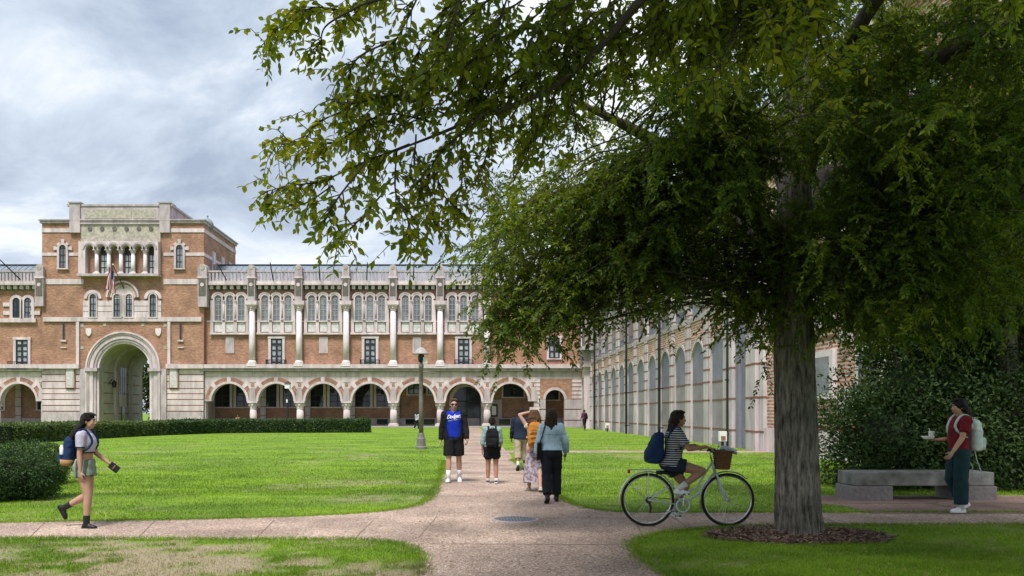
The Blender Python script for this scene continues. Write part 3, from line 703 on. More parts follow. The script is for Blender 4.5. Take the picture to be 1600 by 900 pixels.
# ---- left wing
offL = (U(60), Y0, 0)
wl_ = thing('arcade_wing', 'brick wing with twin arched windows at the left edge, left of the gate tower', 'building', offL, 0, 'arcaded wings of the main building')
B = Bld(wl_, offL)
cl = [U(32)-PITCH, U(32)]
wing(B, U(-85), U(76), cl, [], [], [U(32)-PITCH/2, U(32)-1.5*PITCH], [(U(67), U(76))])
for c in cl:
    for s_ in (-9, 9): arched_window(B, c+s_/S+3.4/S, V(497), V(471), 5.6/S, Y0, 'pane_dark' if s_ < 0 else 'pane_grey', fw=0.3, bars=3)
    B.part('sill', MB().box(c-34/S, c+26/S, Y0-0.3, Y0, V(504), V(498)), 'limestone')
    for zz in (473, 486): 
        for s_ in (-19, 24): B.part('quoin', MB().box(c+s_/S-0.5, c+s_/S+0.5, Y0-0.12, Y0, V(zz+6), V(zz)), 'limestone')
    rect_window(B, c-6.5/S, c+12.5/S, V(575), V(531), Y0, 'pane_pale', cols=2, rows=5, fw=0.27, t=0.09)
    rl = MB(); xa, xb = c-14/S, c+17/S; yy = Y0-0.75
    for zz in (V(566), V(577)): rl.box(xa, xb, yy-0.03, yy+0.03, zz-0.035, zz+0.035)
    for i in range(15): xx = xa+(xb-xa)*i/14; rl.box(xx-0.022, xx+0.022, yy-0.02, yy+0.02, V(577), V(566))
    B.part('balcony_railing', rl, 'iron_black')
    cx = c*(bw/Y0)+0.35
    rect_window(B, cx+1.6, cx+3.0, 1.9, 4.9, bw, 'pane_dark', cols=2, rows=4)
pier(B, U(68.5), 13, col=False, low=480); parapet(B, U(-85), U(61))
B.part('flag_rod', MB().tube([P(33,438,Y0-0.4), P(-2,404,Y0-2.2)], [0.07,0.05], 6), 'iron_black')

# ---- gate tower
YT = Y0-0.55
offT = (U(196), YT, 0)
tw = thing('gate_tower', 'tall brick gate tower with a great round stone archway and arcaded attic', 'tower', offT)
B = Bld(tw, offT)
TX0, TX1 = U(70), U(321); TD = 11.5
ac, ar, asp = U(197), 39.5/S, V(577)
# passage through the tower: stone lined barrel vault
B.part('passage', MB().prism(notch(TX0+0.3, TX1-0.3, 0, V(508), ac, ar, asp, 28), YT+0.5, YT+TD-0.3), 'passage_stone' if 'passage_stone' in MATS else mat('passage_stone', (0.50,0.45,0.41), (0.36,0.32,0.29), 1.0))
for zz in (1.4, 2.5, 3.6, 4.7, 5.8):
    for s_ in (-1, 1):
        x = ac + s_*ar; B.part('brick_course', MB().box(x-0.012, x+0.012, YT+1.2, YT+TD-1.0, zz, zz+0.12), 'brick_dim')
for yy in (YT+3.6, YT+7.4):
    B.part('vault_rib', MB().prism(seg(ac, asp, ar-0.28, ar+0.02, 0, math.pi, 20), yy, yy+0.55), 'limestone_grey')
    for s_ in (-1, 1): B.part('pilaster', MB().box(ac+s_*(ar-0.12)-0.16, ac+s_*(ar-0.12)+0.16, yy, yy+0.55, 0, asp), 'limestone_grey')
lw = ac-ar
wl2 = B.part('passage_window', MB().box(lw-0.05, lw+0.06, YT+5.0, YT+6.8, 2.2, 7.0), 'limestone')
for i in range(3):
    B.part('pane', MB().box(lw+0.05, lw+0.09, YT+5.15+i*0.52, YT+5.55+i*0.52, 3.6, 6.6), 'pane_dark', wl2)
B.part('passage_door', MB().box(lw-0.05, lw+0.08, YT+5.6, YT+6.3, 0, 2.2), 'pane_dark')
sc_ = B.part('wall_lantern', MB().lathe([(0.03,4.25),(0.2,4.3),(0.26,4.75),(0.3,4.8),(0.05,5.05)], (lw+0.6, YT+2.4, 0), 8), 'iron_black')
B.part('bracket', MB().tube([(lw,YT+2.4,4.6),(lw+0.35,YT+2.4,5.15),(lw+0.6,YT+2.4,5.05)], 0.04, 6), 'iron_black', sc_)
# brick front around the arch
B.part('front_wall', MB().prism(notch(TX0, TX1, 0, V(504), ac, 56/S, asp, 28), YT, YT+0.5), 'brick')
B.part('rear_wall', MB().prism(notch(TX0, TX1, 0, V(504), ac, ar+0.02, asp, 28), YT+TD-0.3, YT+TD), 'brick')
B.part('brick_shaft', MB().box(TX0, TX1, YT, YT+TD, V(504)+0.002, V(351)), 'brick')
# arch orders
for r0, r1, d, m in ((39.5, 43, 0.10, 'limestone'), (43, 47, -0.04, 'limestone_grey'), (47, 53, -0.14, 'limestone'), (53, 55.5, -0.24, 'limestone_grey'), (55.5, 58, -0.32, 'limestone')):
    B.part('arch_order', MB().prism(seg(ac, asp, r0/S, r1/S-0.003, 0, math.pi, 36), YT+d, YT+0.6), m)
    for s_ in (-1, 1):
        x0, x1 = sorted((ac+s_*r0/S, ac+s_*(r1/S-0.003))); B.part('jamb', MB().box(x0, x1, YT+d, YT+0.6, 0, asp-0.003), m)
for s_ in (-1, 1):
    x = ac+s_*57/S; x0, x1 = sorted((ac+s_*39/S, ac+s_*59/S))
    B.part('impost', MB().box(x0, x1, YT-0.42, YT+0.3, asp-0.25, asp+0.1), 'limestone_grey')
    x0, x1 = sorted((ac+s_*58/S, ac+s_*67/S)); B.part('jamb_pier', MB().box(x0, x1, YT-0.22, YT+0.3, 0, V(577)), 'limestone_grey')
    # banded flanks
    xo = TX0 if s_ < 0 else TX1
    x0, x1 = sorted((ac+s_*67.2/S, xo)); zs = [V(668), V(643), V(634), V(625), V(616), V(608), V(597), V(586), V(577)]
    B.part('base_course', MB().box(x0, x1, YT-0.12, YT+0.3, 0, V(643)-0.04), 'limestone_grey')
    banded(B, x0, x1, YT, zs[1:])
    B.part('ledge', MB().box(x0-(0.1 if s_<0 else 0), x1+(0.1 if s_>0 else 0), YT-0.45, YT+0.2, V(576.5), V(570)), 'limestone')
    # plaque with its moulded frame
    px = U(115) if s_ < 0 else U(275.5)
    q = B.part('plaque', MB().box(px-7.5/S, px+7.5/S, YT-0.2, YT, V(607), V(573)), 'brick_dim')
    B.part('plaque_stone', MB().box(px-6/S, px+6/S, YT-0.26, YT-0.19, V(606), V(574.5)), 'limestone', q)
    B.part('plaque_field', MB().box(px-4.4/S, px+4.4/S, YT-0.28, YT-0.255, V(603), V(578)), 'carved_pale' if 'carved_pale' in MATS else mat('carved_pale', (0.62,0.60,0.58), (0.42,0.41,0.4), 5, bump=0.8, bscale=12), q)
    B.part('plaque_hood', MB().box(px-10/S, px+10/S, YT-0.42, YT, V(573), V(569.2)), 'limestone_grey', q)
    # portal frame and shield
    x0, x1 = sorted((ac+s_*68.5/S, ac+s_*73/S)); B.part('frame_pier', MB().box(x0, x1, YT-0.2, YT+0.1, V(570), V(504)), 'limestone')
    sx = ac + s_*54/S
    B.part('shield', MB().prism([(sx-4.3/S,V(514)),(sx+4.3/S,V(514)),(sx+4.3/S,V(521)),(sx+2/S,V(525)),(sx,V(526)),(sx-2/S,V(525)),(sx-4.3/S,V(521))], YT-0.14, YT), 'marble')
    for xx, yy in ((64.5, 509), (30, 508), (64.5, 544)): B.part('tile_square', MB().box(ac+s_*xx/S-0.17, ac+s_*xx/S+0.17, YT-0.04, YT, V(yy+2.5), V(yy-2.5)), 'carved_stone')
    # slit windows
    sl = U(104) if s_ < 0 else U(285.5)
    w = B.part('slit_window', MB().box(sl-3/S, sl+3/S, YT-0.05, YT, V(534), V(505)), 'brick_dim')
    B.part('pane', MB().box(sl-1.6/S, sl+1.6/S, YT-0.07, YT-0.045, V(532), V(506)), 'pane_dark', w)
    B.part('slit_sill', MB().box(sl-4.5/S, sl+4.5/S, YT-0.16, YT, V(534.5), V(532)), 'limestone', w)
    B.part('slit_sill', MB().box(sl-4.5/S, sl+4.5/S, YT-0.12, YT, V(544.5), V(543)), 'limestone', w)
    # side windows of the upper stage
    cx = U(103) if s_ < 0 else U(284)
    w = arched_window(B, cx, V(421), V(390), 5.2/S, YT, 'pane_grey', fw=0.22, bars=3, depth=0.2)
    for a in range(5):
        t = math.pi*a/4; B.part('stone_voussoir', MB().prism(seg(cx, V(390), 5.2/S+0.23, 5.2/S+(0.62 if a%2==0 else 0.4), t-0.22, t+0.22, 3), YT-0.16, YT), 'limestone', w)
    # broad and thin bands
    for (a, b_) in ((401.5, 396.5), (445.5, 437.5), (365, 359)):
        xi = cx
        if a == 401.5:
            x0, x1 = sorted((ac+s_*62/S, cx-s_*9/S)); B.part('stone_band', MB().box(x0, x1, YT-0.07, YT, V(a), V(b_)), 'limestone')
            x0, x1 = sorted((cx+s_*9/S, xo)); B.part('stone_band', MB().box(x0, x1, YT-0.07, YT, V(a), V(b_)), 'limestone')
        else:
            x0, x1 = sorted((ac+s_*(62 if a > 400 else 60)/S, xo)); B.part('stone_band', MB().box(x0, x1, YT-0.08, YT, V(a), V(b_)), 'limestone')
# bands and windows on the right-hand side of the shaft
for (a, b_) in ((401.5, 396.5), (365, 359)): B.part('stone_band', MB().box(TX1, TX1+0.08, YT-0.07, YT+TD, V(a), V(b_)), 'limestone')
for yy in (3.2, 6.4, 9.2):
    w = B.part('window', MB().box(TX1, TX1+0.1, YT+yy-0.55, YT+yy+0.55, V(425), V(386)), 'limestone')
    B.part('pane', MB().prism(archpoly(YT+yy, 0.36, V(423), V(392)), TX1+0.09, TX1+0.12, 'R'), 'pane_grey', w)
B.part('stone_band', MB().box(TX0+0.2, TX1-0.2, YT-0.2, YT, V(503.5), V(496.8)), 'limestone')
# coping
cp = B.part('coping', MB().box(TX0-0.15, TX1+0.15, YT-0.2, YT+TD+0.15, V(351), V(346)), 'limestone_grey')
B.part('coping_roll', MB().box(TX0-0.28, TX1+0.28, YT-0.33, YT+TD+0.28, V(347.3), V(345.4)), 'limestone_grey', cp)
# attic block
AX0, AX1, AD = U(113), U(271), 5.8
at = B.part('attic', MB().box(AX0, AX1, YT+0.05, YT+AD, V(346), V(324)), 'limestone_grey')
for x0, x1 in ((U(114.5), U(131)), (U(254), U(270))):
    B.part('attic_pier', MB().box(x0, x1, YT-0.32, YT+1.2, V(366), V(320)), 'limestone_grey', at)
    B.part('pier_cap', MB().box(x0-0.1, x1+0.1, YT-0.42, YT+1.3, V(320.5), V(318.8)), 'limestone_grey', at)
B.part('attic_cornice', MB().box(AX0-0.2, AX1+0.2, YT-0.25, YT+AD+0.2, V(325), V(322)), 'limestone_grey', at)
B.part('attic_face', MB().box(U(131.2), U(253.8), YT-0.16, YT+0.06, V(351.5), V(325.2)), 'limestone_grey', at)
B.part('inscription_panel', MB().box(U(137), U(210), YT-0.2, YT-0.15, V(344), V(330)), 'carved_stone', at)
B.part('inscription_panel', MB().box(U(212), U(248), YT-0.2, YT-0.15, V(344), V(330)), 'carved_stone', at)
B.part('attic_moulding', MB().box(U(131), U(254), YT-0.28, YT, V(353), V(350.8)), 'limestone_grey', at)
B.part('carved_frieze', MB().box(U(131.5), U(254.5), YT-0.14, YT, V(381), V(353)), 'carved_stone')
for k in range(6):
    cx = U(145.6+18.9*k); B.part('roundel', MB().prism(seg(cx, V(359.7), 0.001, 3.3/S, 0, 2*math.pi, 14), YT-0.22, YT-0.1), 'dark_panel')
# loggia of six arches
LX0, LX1 = U(131.5), U(254.5); zsp = V(393); lr = 6.2/S
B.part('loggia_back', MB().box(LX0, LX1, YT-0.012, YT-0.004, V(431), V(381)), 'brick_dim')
lc = [U(148.5+18.75*k) for k in range(6)]
xe = [LX0] + [0.5*(a+b_) for a, b_ in zip(lc[:-1], lc[1:])] + [LX1]
for k, c in enumerate(lc):
    B.part('loggia_bay', MB().prism(notch(xe[k]+0.002, xe[k+1]-0.002, zsp, V(381.2), c, lr, zsp, 14), YT-0.75, YT-0.02), 'limestone')
    B.part('loggia_hood', MB().prism(seg(c, zsp, lr+0.12, lr+0.3, 0, math.pi, 14), YT-0.83, YT-0.74), 'limestone_grey')
    if k % 2:
        w = B.part('loggia_window', MB().box(c-lr*0.85, c+lr*0.85, YT-0.07, YT-0.02, V(430.5), V(387)), 'window_frame_dark')
        for i in (-1, 1):
            for j in range(3): B.part('pane', MB().box(c+i*lr*.42-0.13, c+i*lr*.42+0.13, YT-0.085, YT-0.06, V(429-j*10), V(421-j*10)), 'pane_pale', w)
    if k < 5: column(B, xe[k+1], YT-0.42, V(431), zsp, 0.2, 'marble', cap_h=0.45, base_h=0.25, par_name='colonnette')
B.part('loggia_end', MB().box(LX0, lc[0]-lr, YT-0.75, YT-0.02, V(431), zsp), 'limestone'); B.part('loggia_end', MB().box(lc[5]+lr, LX1, YT-0.75, YT-0.02, V(431), zsp), 'limestone')
B.part('loggia_sill', MB().box(LX0-0.1, LX1+0.1, YT-0.9, YT, V(434.5), V(431)), 'limestone_grey')
# middle stage: ashlar zone with four lights, relieving arches above
for k, z in enumerate((497, 488, 479.5, 470.5)):
    if k < 3:
        nx = (497, 488, 479.5, 470.5)[k+1]
        for x0, x1 in ((134, 144.3), (155.8, 180.5), (213, 237.3), (248.7, 255.5)):
            B.part('stone_course', MB().box(U(x0), U(x1), YT-0.1, YT, V(z)+0.03, V(nx)-0.03), 'limestone')
for x in (150, 243): arched_window(B, U(x), V(496.5), V(466), 5/S, YT, 'pane_grey', fw=0.12, bars=3, depth=0.2); B.part('relief_arch', MB().prism(seg(U(x), V(468), 9/S, 13.5/S, 0, math.pi, 16), YT-0.22, YT), 'limestone')
for x in (187, 206): arched_window(B, U(x), V(496.5), V(466), 5/S, YT, 'pane_grey', fw=0.14, bars=3, depth=0.2)
B.part('centre_mullion', MB().box(U(194), U(199), YT-0.26, YT, V(496.5), V(463)), 'limestone')
B.part('tympanum', MB().prism(archpoly(U(196.5), 17.5/S, V(468), V(464.5)), YT-0.06, YT-0.03), 'limestone')
for r0, r1, d in ((17.5, 20, 0.18), (20.3, 22.6, 0.26), (22.8, 25.5, 0.34)): B.part('relief_arch', MB().prism(seg(U(196.5), V(466), r0/S, r1/S, 0, math.pi, 22), YT-d, YT), 'limestone' if d != 0.26 else 'voussoir_brick')
# cupola on the tower roof
cu = B.part('cupola', MB().lathe([(0.6,V(352)),(0.6,V(348)),(0.68,V(347.5)),(0.62,V(343)),(0.42,V(338)),(0.15,V(335.5)),(0.06,V(334)),(0.06,V(331))], (U(316.5), YT+2.2, 0), 12), 'slate', smooth=True)
B.part('lantern_finial', MB().ell((U(316.5), YT+2.2, V(332)), (0.1,0.1,0.12)), 'slate', cu)

# ---- national flag on the tower
offF = tuple(P(178, 430, YT-0.8))
fl = thing('flag', 'striped red and white flag with starred blue corner hanging from the tower', 'flag', offF)
mat('flag_red', (0.42,0.03,0.05), (0.36,0.02,0.04), 3); mat('flag_white', (0.72,0.71,0.72), None, 3); mat('flag_blue', (0.03,0.045,0.16), None, 3)
pole = MB().tube([P(194, 452, YT), P(176.5, 414, YT-2.0)], [0.05, 0.035], 8).build('pole', 'bronze_brown', fl, offF)
MB().ell(P(176.5, 413.5, YT-2.0), (0.09,0.09,0.09)).build('finial', 'limestone', fl, offF)
TL, TR, BL, BR = P(170.5, 417, YT-1.8), P(179.5, 428, YT-1.3), P(163.5, 450, YT-1.9), P(180.5, 459, YT-1.4)
def fpt(u, v):
    p = (TL*(1-u)+TR*u)*(1-v) + (BL*(1-u)+BR*u)*v
    return p + Vector((0, 0.16*math.sin(u*11+v*2.0)+0.06*math.sin(v*9), 0))
for k in range(13):
    mb = MB(); n = 12; v = []
    for j in range(n+1):
        for u in (k/13, (k+1)/13): v.append(fpt(u, j/n))
    mb.add(v, [(2*j, 2*j+1, 2*j+3, 2*j+2) for j in range(n)]); mb.build('stripe', 'flag_red' if k % 2 == 0 else 'flag_white', fl, offF)
mb = MB(); n = 6; v = [fpt((i/n)*7/13+6/13, j/n*0.4)+Vector((0,-0.03,0)) for j in range(n+1) for i in range(n+1)]
mb.add(v, [(j*(n+1)+i, j*(n+1)+i+1, (j+1)*(n+1)+i+1, (j+1)*(n+1)+i) for j in range(n) for i in range(n)]); cant = mb.build('canton', 'flag_blue', fl, offF)
st = MB()
for j in range(5):
    for i in range(5):
        c = fpt(6/13+(i+0.5)/5*7/13, (j+0.5)/5*0.4)+Vector((0,-0.045,0)); pts = []
        for q in range(10):
            r = 0.045 if q % 2 == 0 else 0.02; pts.append((c.x+r*math.sin(q*math.pi/5), c.y, c.z+r*math.cos(q*math.pi/5)))
        st.add(pts, [tuple(range(10))])
st.build('stars', 'flag_white', cant)

# ------------------------------------------------------------------ hall on the right: blind arches between banded piers
XW = 12.0
offH = (XW, 50, 0)
hall = thing('side_hall', 'long pale stone hall with blind arches, brick bands and black downpipes along the right', 'building', offH)
B = Bld(hall, offH)
HY0, HY1 = 34.2, 86.0
mat('hall_stone', (0.62, 0.545, 0.56), (0.38, 0.335, 0.345), 1.4, bump=0.15, rnd=0.08, stretch=(1,1,0.3)); HP = 3.42; acs = [72.6 - HP*i for i in range(-3, 11)]     # arch centres
B.part('back_wall', MB().box(XW+0.55, XW+8, HY0-16, HY1-0.5, 0, 13.2), 'brick_banded')
zsp, hr = 4.12, 1.15
edge = []
for i, c in enumerate(acs):
    y0, y1 = c-HP/2, c+HP/2
    # recessed stone panels
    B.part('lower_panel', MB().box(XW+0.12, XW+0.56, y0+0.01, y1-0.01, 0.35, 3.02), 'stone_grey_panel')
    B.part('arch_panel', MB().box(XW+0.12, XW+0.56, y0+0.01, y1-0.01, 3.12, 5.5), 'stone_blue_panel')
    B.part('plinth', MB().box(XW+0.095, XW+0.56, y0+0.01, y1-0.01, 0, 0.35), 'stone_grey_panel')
    for z in (0.74, 2.13, 3.03): B.part('brick_course', MB().box(XW+0.108, XW+0.56, y0+0.012, y1-0.012, z, z+0.085), 'brick_course_red' if 'brick_course_red' in MATS else mat('brick_course_red', (0.26,0.13,0.085), (0.17,0.09,0.065), 2.5))
    # spandrel wall with the arch cut through
    B.part('spandrel', MB().prism(notch(y0+0.006, y1-0.006, zsp, 6.35, c, hr, zsp, 18), XW+0.045, XW+0.6, 'R'), 'brick_banded')
    B.part('arch_trim', MB().prism(seg(c, zsp, hr-0.01, hr+0.16, 0, math.pi, 18), XW+0.02, XW+0.5, 'R'), 'hall_stone')
    for s_ in (-1, 1):
        B.part('jamb', MB().box(XW+0.02, XW+0.5, *(sorted((c+s_*(hr-0.01), c+s_*(hr+0.16)))), 0, zsp), 'hall_stone')
    # upper storey: tall pale panel, sill
    B.part('upper_sill', MB().box(XW-0.03, XW+0.6, y0+0.008, y1-0.008, 6.35, 6.62), 'limestone_grey')
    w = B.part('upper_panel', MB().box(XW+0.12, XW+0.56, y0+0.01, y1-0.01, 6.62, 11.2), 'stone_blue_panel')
    B.part('pane', MB().prism(archpoly(c, 0.8, 7.2, 10.0), XW+0.09, XW+0.115, 'R'), 'pane_grey', w)
    B.part('upper_wall', MB().box(XW+0.12, XW+0.58, y0+0.008, y1-0.008, 11.2, 12.6), 'brick_banded')
    # pier on the near side of the bay
    p = B.part('pier', MB().box(XW-0.015, XW+0.5, y0-0.50, y0+0.50, 0, 6.35), 'hall_stone')
    B.part('pier_shaft', MB().box(XW-0.055, XW-0.015, y0-0.20, y0+0.20, 0, 6.3), 'hall_stone', p)
    up = B.part('upper_pier', MB().box(XW-0.02, XW+0.5, y0-0.5, y0+0.5, 6.62, 12.0), 'hall_stone')
    for k in range(13):
        z = 0.74 + 0.0 if k == 0 else (2.13 if k == 1 else 3.03 + (k-2)*0.62)
        if z > 12 or 6.2 < z < 6.7: continue
        B.part('brick_course', MB().box(XW-(0.024 if z < 6.3 else 0.028), XW+0.5, y0-0.51, y0+0.51, z, z+0.085), 'brick_course_red', p if z < 6.3 else up)
        if z < 6.3: B.part('brick_course', MB().box(XW-0.065, XW-0.01, y0-0.21, y0+0.21, z, z+0.085), 'brick_course_red', p)
B.part('hall_cornice', MB().box(XW-0.5, XW+8, HY0-16, HY1-0.6, 12.6, 13.3), 'limestone')
B.part('hall_roof', MB().add([(XW-0.4,HY0-16,13.3),(XW+10,HY0-16,13.3),(XW+10,HY1-1,13.3),(XW-0.4,HY1-1,13.3),(XW+5,HY0-14,16),(XW+5,HY1-3,16)],[(0,1,4),(1,2,5,4),(2,3,5),(3,0,4,5)]), 'slate')
# near pavilion: grouped pilasters, then banded brick with windows in stone surrounds
for y0, y1, d, m in ((36.1, 37.0, 0.18, 'hall_stone'), (35.4, 36.0, 0.30, 'hall_stone'), (34.9, 35.3, 0.16, 'stone_blue_panel'), (33.9, 34.8, 0.02, 'stone_blue_panel'), (33.0, 33.8, 0.24, 'hall_stone'), (32.4, 32.9, 0.34, 'hall_stone'), (31.9, 32.3, 0.2, 'hall_stone')):
    p = B.part('pilaster', MB().box(XW-d, XW+0.6, y0, y1, 0, 8.5), m)
    for z in (0.74, 2.13, 3.5, 4.9, 6.3):
        if m == 'hall_stone': B.part('brick_course', MB().box(XW-d-0.012, XW+0.6, y0-0.01, y1+0.01, z, z+0.085), 'brick_course_red', p)
B.part('pavilion_wall', MB().box(XW-0.05, XW+0.6, HY0-16, 31.88, 0.95, 12.6), 'brick_banded')
B.part('pavilion_plinth', MB().box(XW-0.18, XW+0.6, HY0-16, 31.88, 0, 0.95), 'limestone')
for c in (29.6, 26.6, 23.6, 20.6):
    for z0, z1 in ((2.0, 3.6), (4.4, 6.2), (7.6, 10.2)):
        w = B.part('window', MB().box(XW-0.2, XW, c-0.75, c+0.75, z0, z1), 'marble')
        B.part('pane', MB().box(XW-0.22, XW-0.19, c-0.5, c+0.5, z0+0.2, z1-0.2), 'pane_grey', w)
    for z in (1.6, 3.75, 6.6): B.part('stone_block', MB().box(XW-0.16, XW, c-1.9, c-1.1, z, z+0.75), 'marble')
    for z in (0.98, 3.95, 7.0): B.part('brick_course', MB().box(XW-0.08, XW, c-1.5, c+1.5, z, z+0.12), 'brick_course_red')
# porch where the hall meets the wing
B.part('porch', MB().box(XW-0.9, XW+0.4, 77.5, 79.0, 6.0, 7.6), 'limestone_grey'); B.part('porch_shelf', MB().box(XW-1.2, XW+0.4, 76.8, 79.6, 7.6, 7.95), 'limestone_grey')
B.part('porch_column', MB().box(XW-0.6, XW, 78.0, 78.5, 0, 6.0), 'limestone')
# downpipes
for px in (929, 978.5, 1030, 1137.5):
    y = (XW-0.3)*F/(px-PX); d = B.part('downpipe', MB().tube([(XW-0.3,y,0.02),(XW-0.3,y,12.4)], 0.085, 8), 'iron_black')
    B.part('hopper', MB().box(XW-0.5, XW-0.08, y-0.22, y+0.22, 12.2, 12.7), 'iron_black', d)
    for z in (0.6, 3, 5.4, 8): B.part('clip', MB().box(XW-0.41, XW-0.05, y-0.12, y+0.12, z, z+0.06), 'iron_black', d)
# ------------------------------------------------------------------ trees, shrubs and hedges
leafmat('leaf_crown', (0.032,0.066,0.011), (0.080,0.135,0.017), (0.24,0.265,0.023), trans=0.5, patch=0.45)
leafmat('leaf_crown_dark', (0.020,0.042,0.009), (0.045,0.080,0.014), (0.10,0.14,0.02), trans=0.4, patch=0.45)
leafmat('leaf_elm', (0.065,0.11,0.011), (0.135,0.18,0.014), (0.32,0.31,0.018), trans=0.58, patch=0.7)
leafmat('leaf_shrub', (0.014,0.030,0.009), (0.030,0.060,0.016), (0.075,0.12,0.032), trans=0.2, rough=0.55, patch=0.6, spec=0.15)
leafmat('leaf_hedge', (0.045,0.075,0.022), (0.085,0.13,0.04), (0.16,0.21,0.075), trans=0.25, patch=1.5)
leafmat('leaf_hedge_dark', (0.020,0.046,0.014), (0.040,0.085,0.022), (0.085,0.145,0.04), trans=0.25, patch=1.5)
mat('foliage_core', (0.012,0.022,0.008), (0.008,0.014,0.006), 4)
mat('twig', (0.045,0.036,0.030), (0.025,0.020,0.017), 8)
def barkmat():
    m, N, L, b = nodes('bark'); b.inputs['Roughness'].default_value = 0.9; b.inputs['Specular IOR Level'].default_value = 0.15
    tc = N('ShaderNodeTexCoord'); mp = N('ShaderNodeMapping'); mp.inputs['Scale'].default_value = (1, 1, 0.16); L(tc.outputs['Object'], mp.inputs[0])
    n1 = N('ShaderNodeTexNoise'); n1.inputs['Scale'].default_value = 26; n1.inputs['Detail'].default_value = 8; n1.inputs['Roughness'].default_value = 0.7; L(mp.outputs[0], n1.inputs['Vector'])
    n2 = N('ShaderNodeTexNoise'); n2.inputs['Scale'].default_value = 2.2; n2.inputs['Detail'].default_value = 5; L(tc.outputs['Object'], n2.inputs['Vector'])
    rp = N('ShaderNodeValToRGB'); rp.color_ramp.elements[0].position = 0.36; rp.color_ramp.elements[1].position = 0.66
    rp.color_ramp.elements[0].color = (0.040,0.034,0.030,1); rp.color_ramp.elements[1].color = (0.29,0.262,0.235,1); L(n1.outputs[0], rp.inputs[0])
    mx = N('ShaderNodeMix', data_type='RGBA'); mx.blend_type = 'MULTIPLY'; mx.inputs[0].default_value = 0.7
    r2 = N('ShaderNodeValToRGB'); r2.color_ramp.elements[0].position = 0.3; r2.color_ramp.elements[1].position = 0.65; r2.color_ramp.elements[0].color = (0.45,0.46,0.40,1); r2.color_ramp.elements[1].color = (1.15,1.12,1.1,1)
    L(n2.outputs[0], r2.inputs[0]); L(rp.outputs[0], mx.inputs[6]); L(r2.outputs[0], mx.inputs[7]); L(mx.outputs[2], b.inputs['Base Color'])
    bp = N('ShaderNodeBump'); bp.inputs['Strength'].default_value = 1.0; bp.inputs['Distance'].default_value = 0.03; L(n1.outputs[0], bp.inputs['Height']); L(bp.outputs[0], b.inputs['Normal'])
barkmat()
mat('bark_shaded', (0.075,0.062,0.052), (0.028,0.023,0.019), 14, rough=0.95, bump=0.8, bscale=30, stretch=(1,1,0.3))  # limb bark with the shade of the crown interior put into its colour

def spline(pts, n):
    pts = [np.array(p, float) for p in pts]; pts = [2*pts[0]-pts[1]] + pts + [2*pts[-1]-pts[-2]]; out = []
    m = len(pts)-3
    for i in range(n):
        t = i/(n-1)*m; k = min(int(t), m-1); u = t-k; a, b_, c, d = pts[k:k+4]
        out.append(0.5*((2*b_) + (-a+c)*u + (2*a-5*b_+4*c-d)*u*u + (-a+3*b_-3*c+d)*u**3))
    return np.array(out)
def limb_mesh(pts, radii, n=20, segs=14, ridge=0.0, seed=0):
    """tapered limb; ridge gives furrowed bark"""
    c = spline(pts, n); r = np.interp(np.linspace(0,1,n), np.linspace(0,1,len(radii)), radii)
    t = unit(np.gradient(c, axis=0)); up = np.array([0.3,0.9,0.2]) if abs(t[0,2]) > 0.7 else np.array([0,0,1.0])
    a = unit(np.cross(t, up)); b_ = np.cross(a, t); th = np.linspace(0, 2*np.pi, segs, endpoint=False)
    g = np.random.default_rng(seed); k = np.ones((n, segs))
    if ridge:
        z = np.cumsum(np.r_[0, np.linalg.norm(np.diff(c, axis=0), axis=1)])
        w = g.normal(0, 1, (n, segs))
        for q in range(1, n): w[q] = 0.92*w[q-1] + 0.39*w[q]
        w = 0.6*w + 0.4*np.roll(w, 1, 1)
        lob = sum(np.cos(q*th[None,:] + g.random()*6.28 + 0.5*np.sin(z*0.9+g.random()*6)[:,None])/q for q in (3,5,8,13))*0.5
        k = 1 + ridge*(0.5*lob + 0.75*np.clip(w, -1.5, 1.2))
    v = c[:,None,:] + (a[:,None,:]*np.cos(th)[None,:,None] + b_[:,None,:]*np.sin(th)[None,:,None])*(r[:,None]*k)[:,:,None]
    i, j = np.meshgrid(np.arange(n-1), np.arange(segs), indexing='ij'); j2 = (j+1) % segs
    f = np.stack([i*segs+j, i*segs+j2, (i+1)*segs+j2, (i+1)*segs+j], -1).reshape(-1, 4)
    return v.reshape(-1, 3), f
def joinm(lst):
    vs, fs, o = [], [], 0
    for v, f in lst: vs.append(v); fs.append(f+o); o += len(v)
    return np.concatenate(vs), np.concatenate(fs)
def twig_tubes(p0, p1, p2, r):
    """many thin three-sided twigs, each bent once: arrays (n,3)"""
    n = len(p0); d = unit(p2-p0); s = unit(np.cross(d, np.array([[0.2,0.3,1.0]]))); u = np.cross(s, d)
    ring = [np.cos(q)*s + np.sin(q)*u for q in (0, 2.09, 4.19)]
    v = np.stack([p0+x*r[:,None] for x in ring] + [p1+x*r[:,None]*0.7 for x in ring] + [p2+x*r[:,None]*0.3 for x in ring], 1).reshape(-1,3)
    base = np.array([[0,1,4,3],[1,2,5,4],[2,0,3,5],[3,4,7,6],[4,5,8,7],[5,3,6,8]])
    return v, (np.arange(n)[:,None,None]*9 + base[None]).reshape(-1,4)
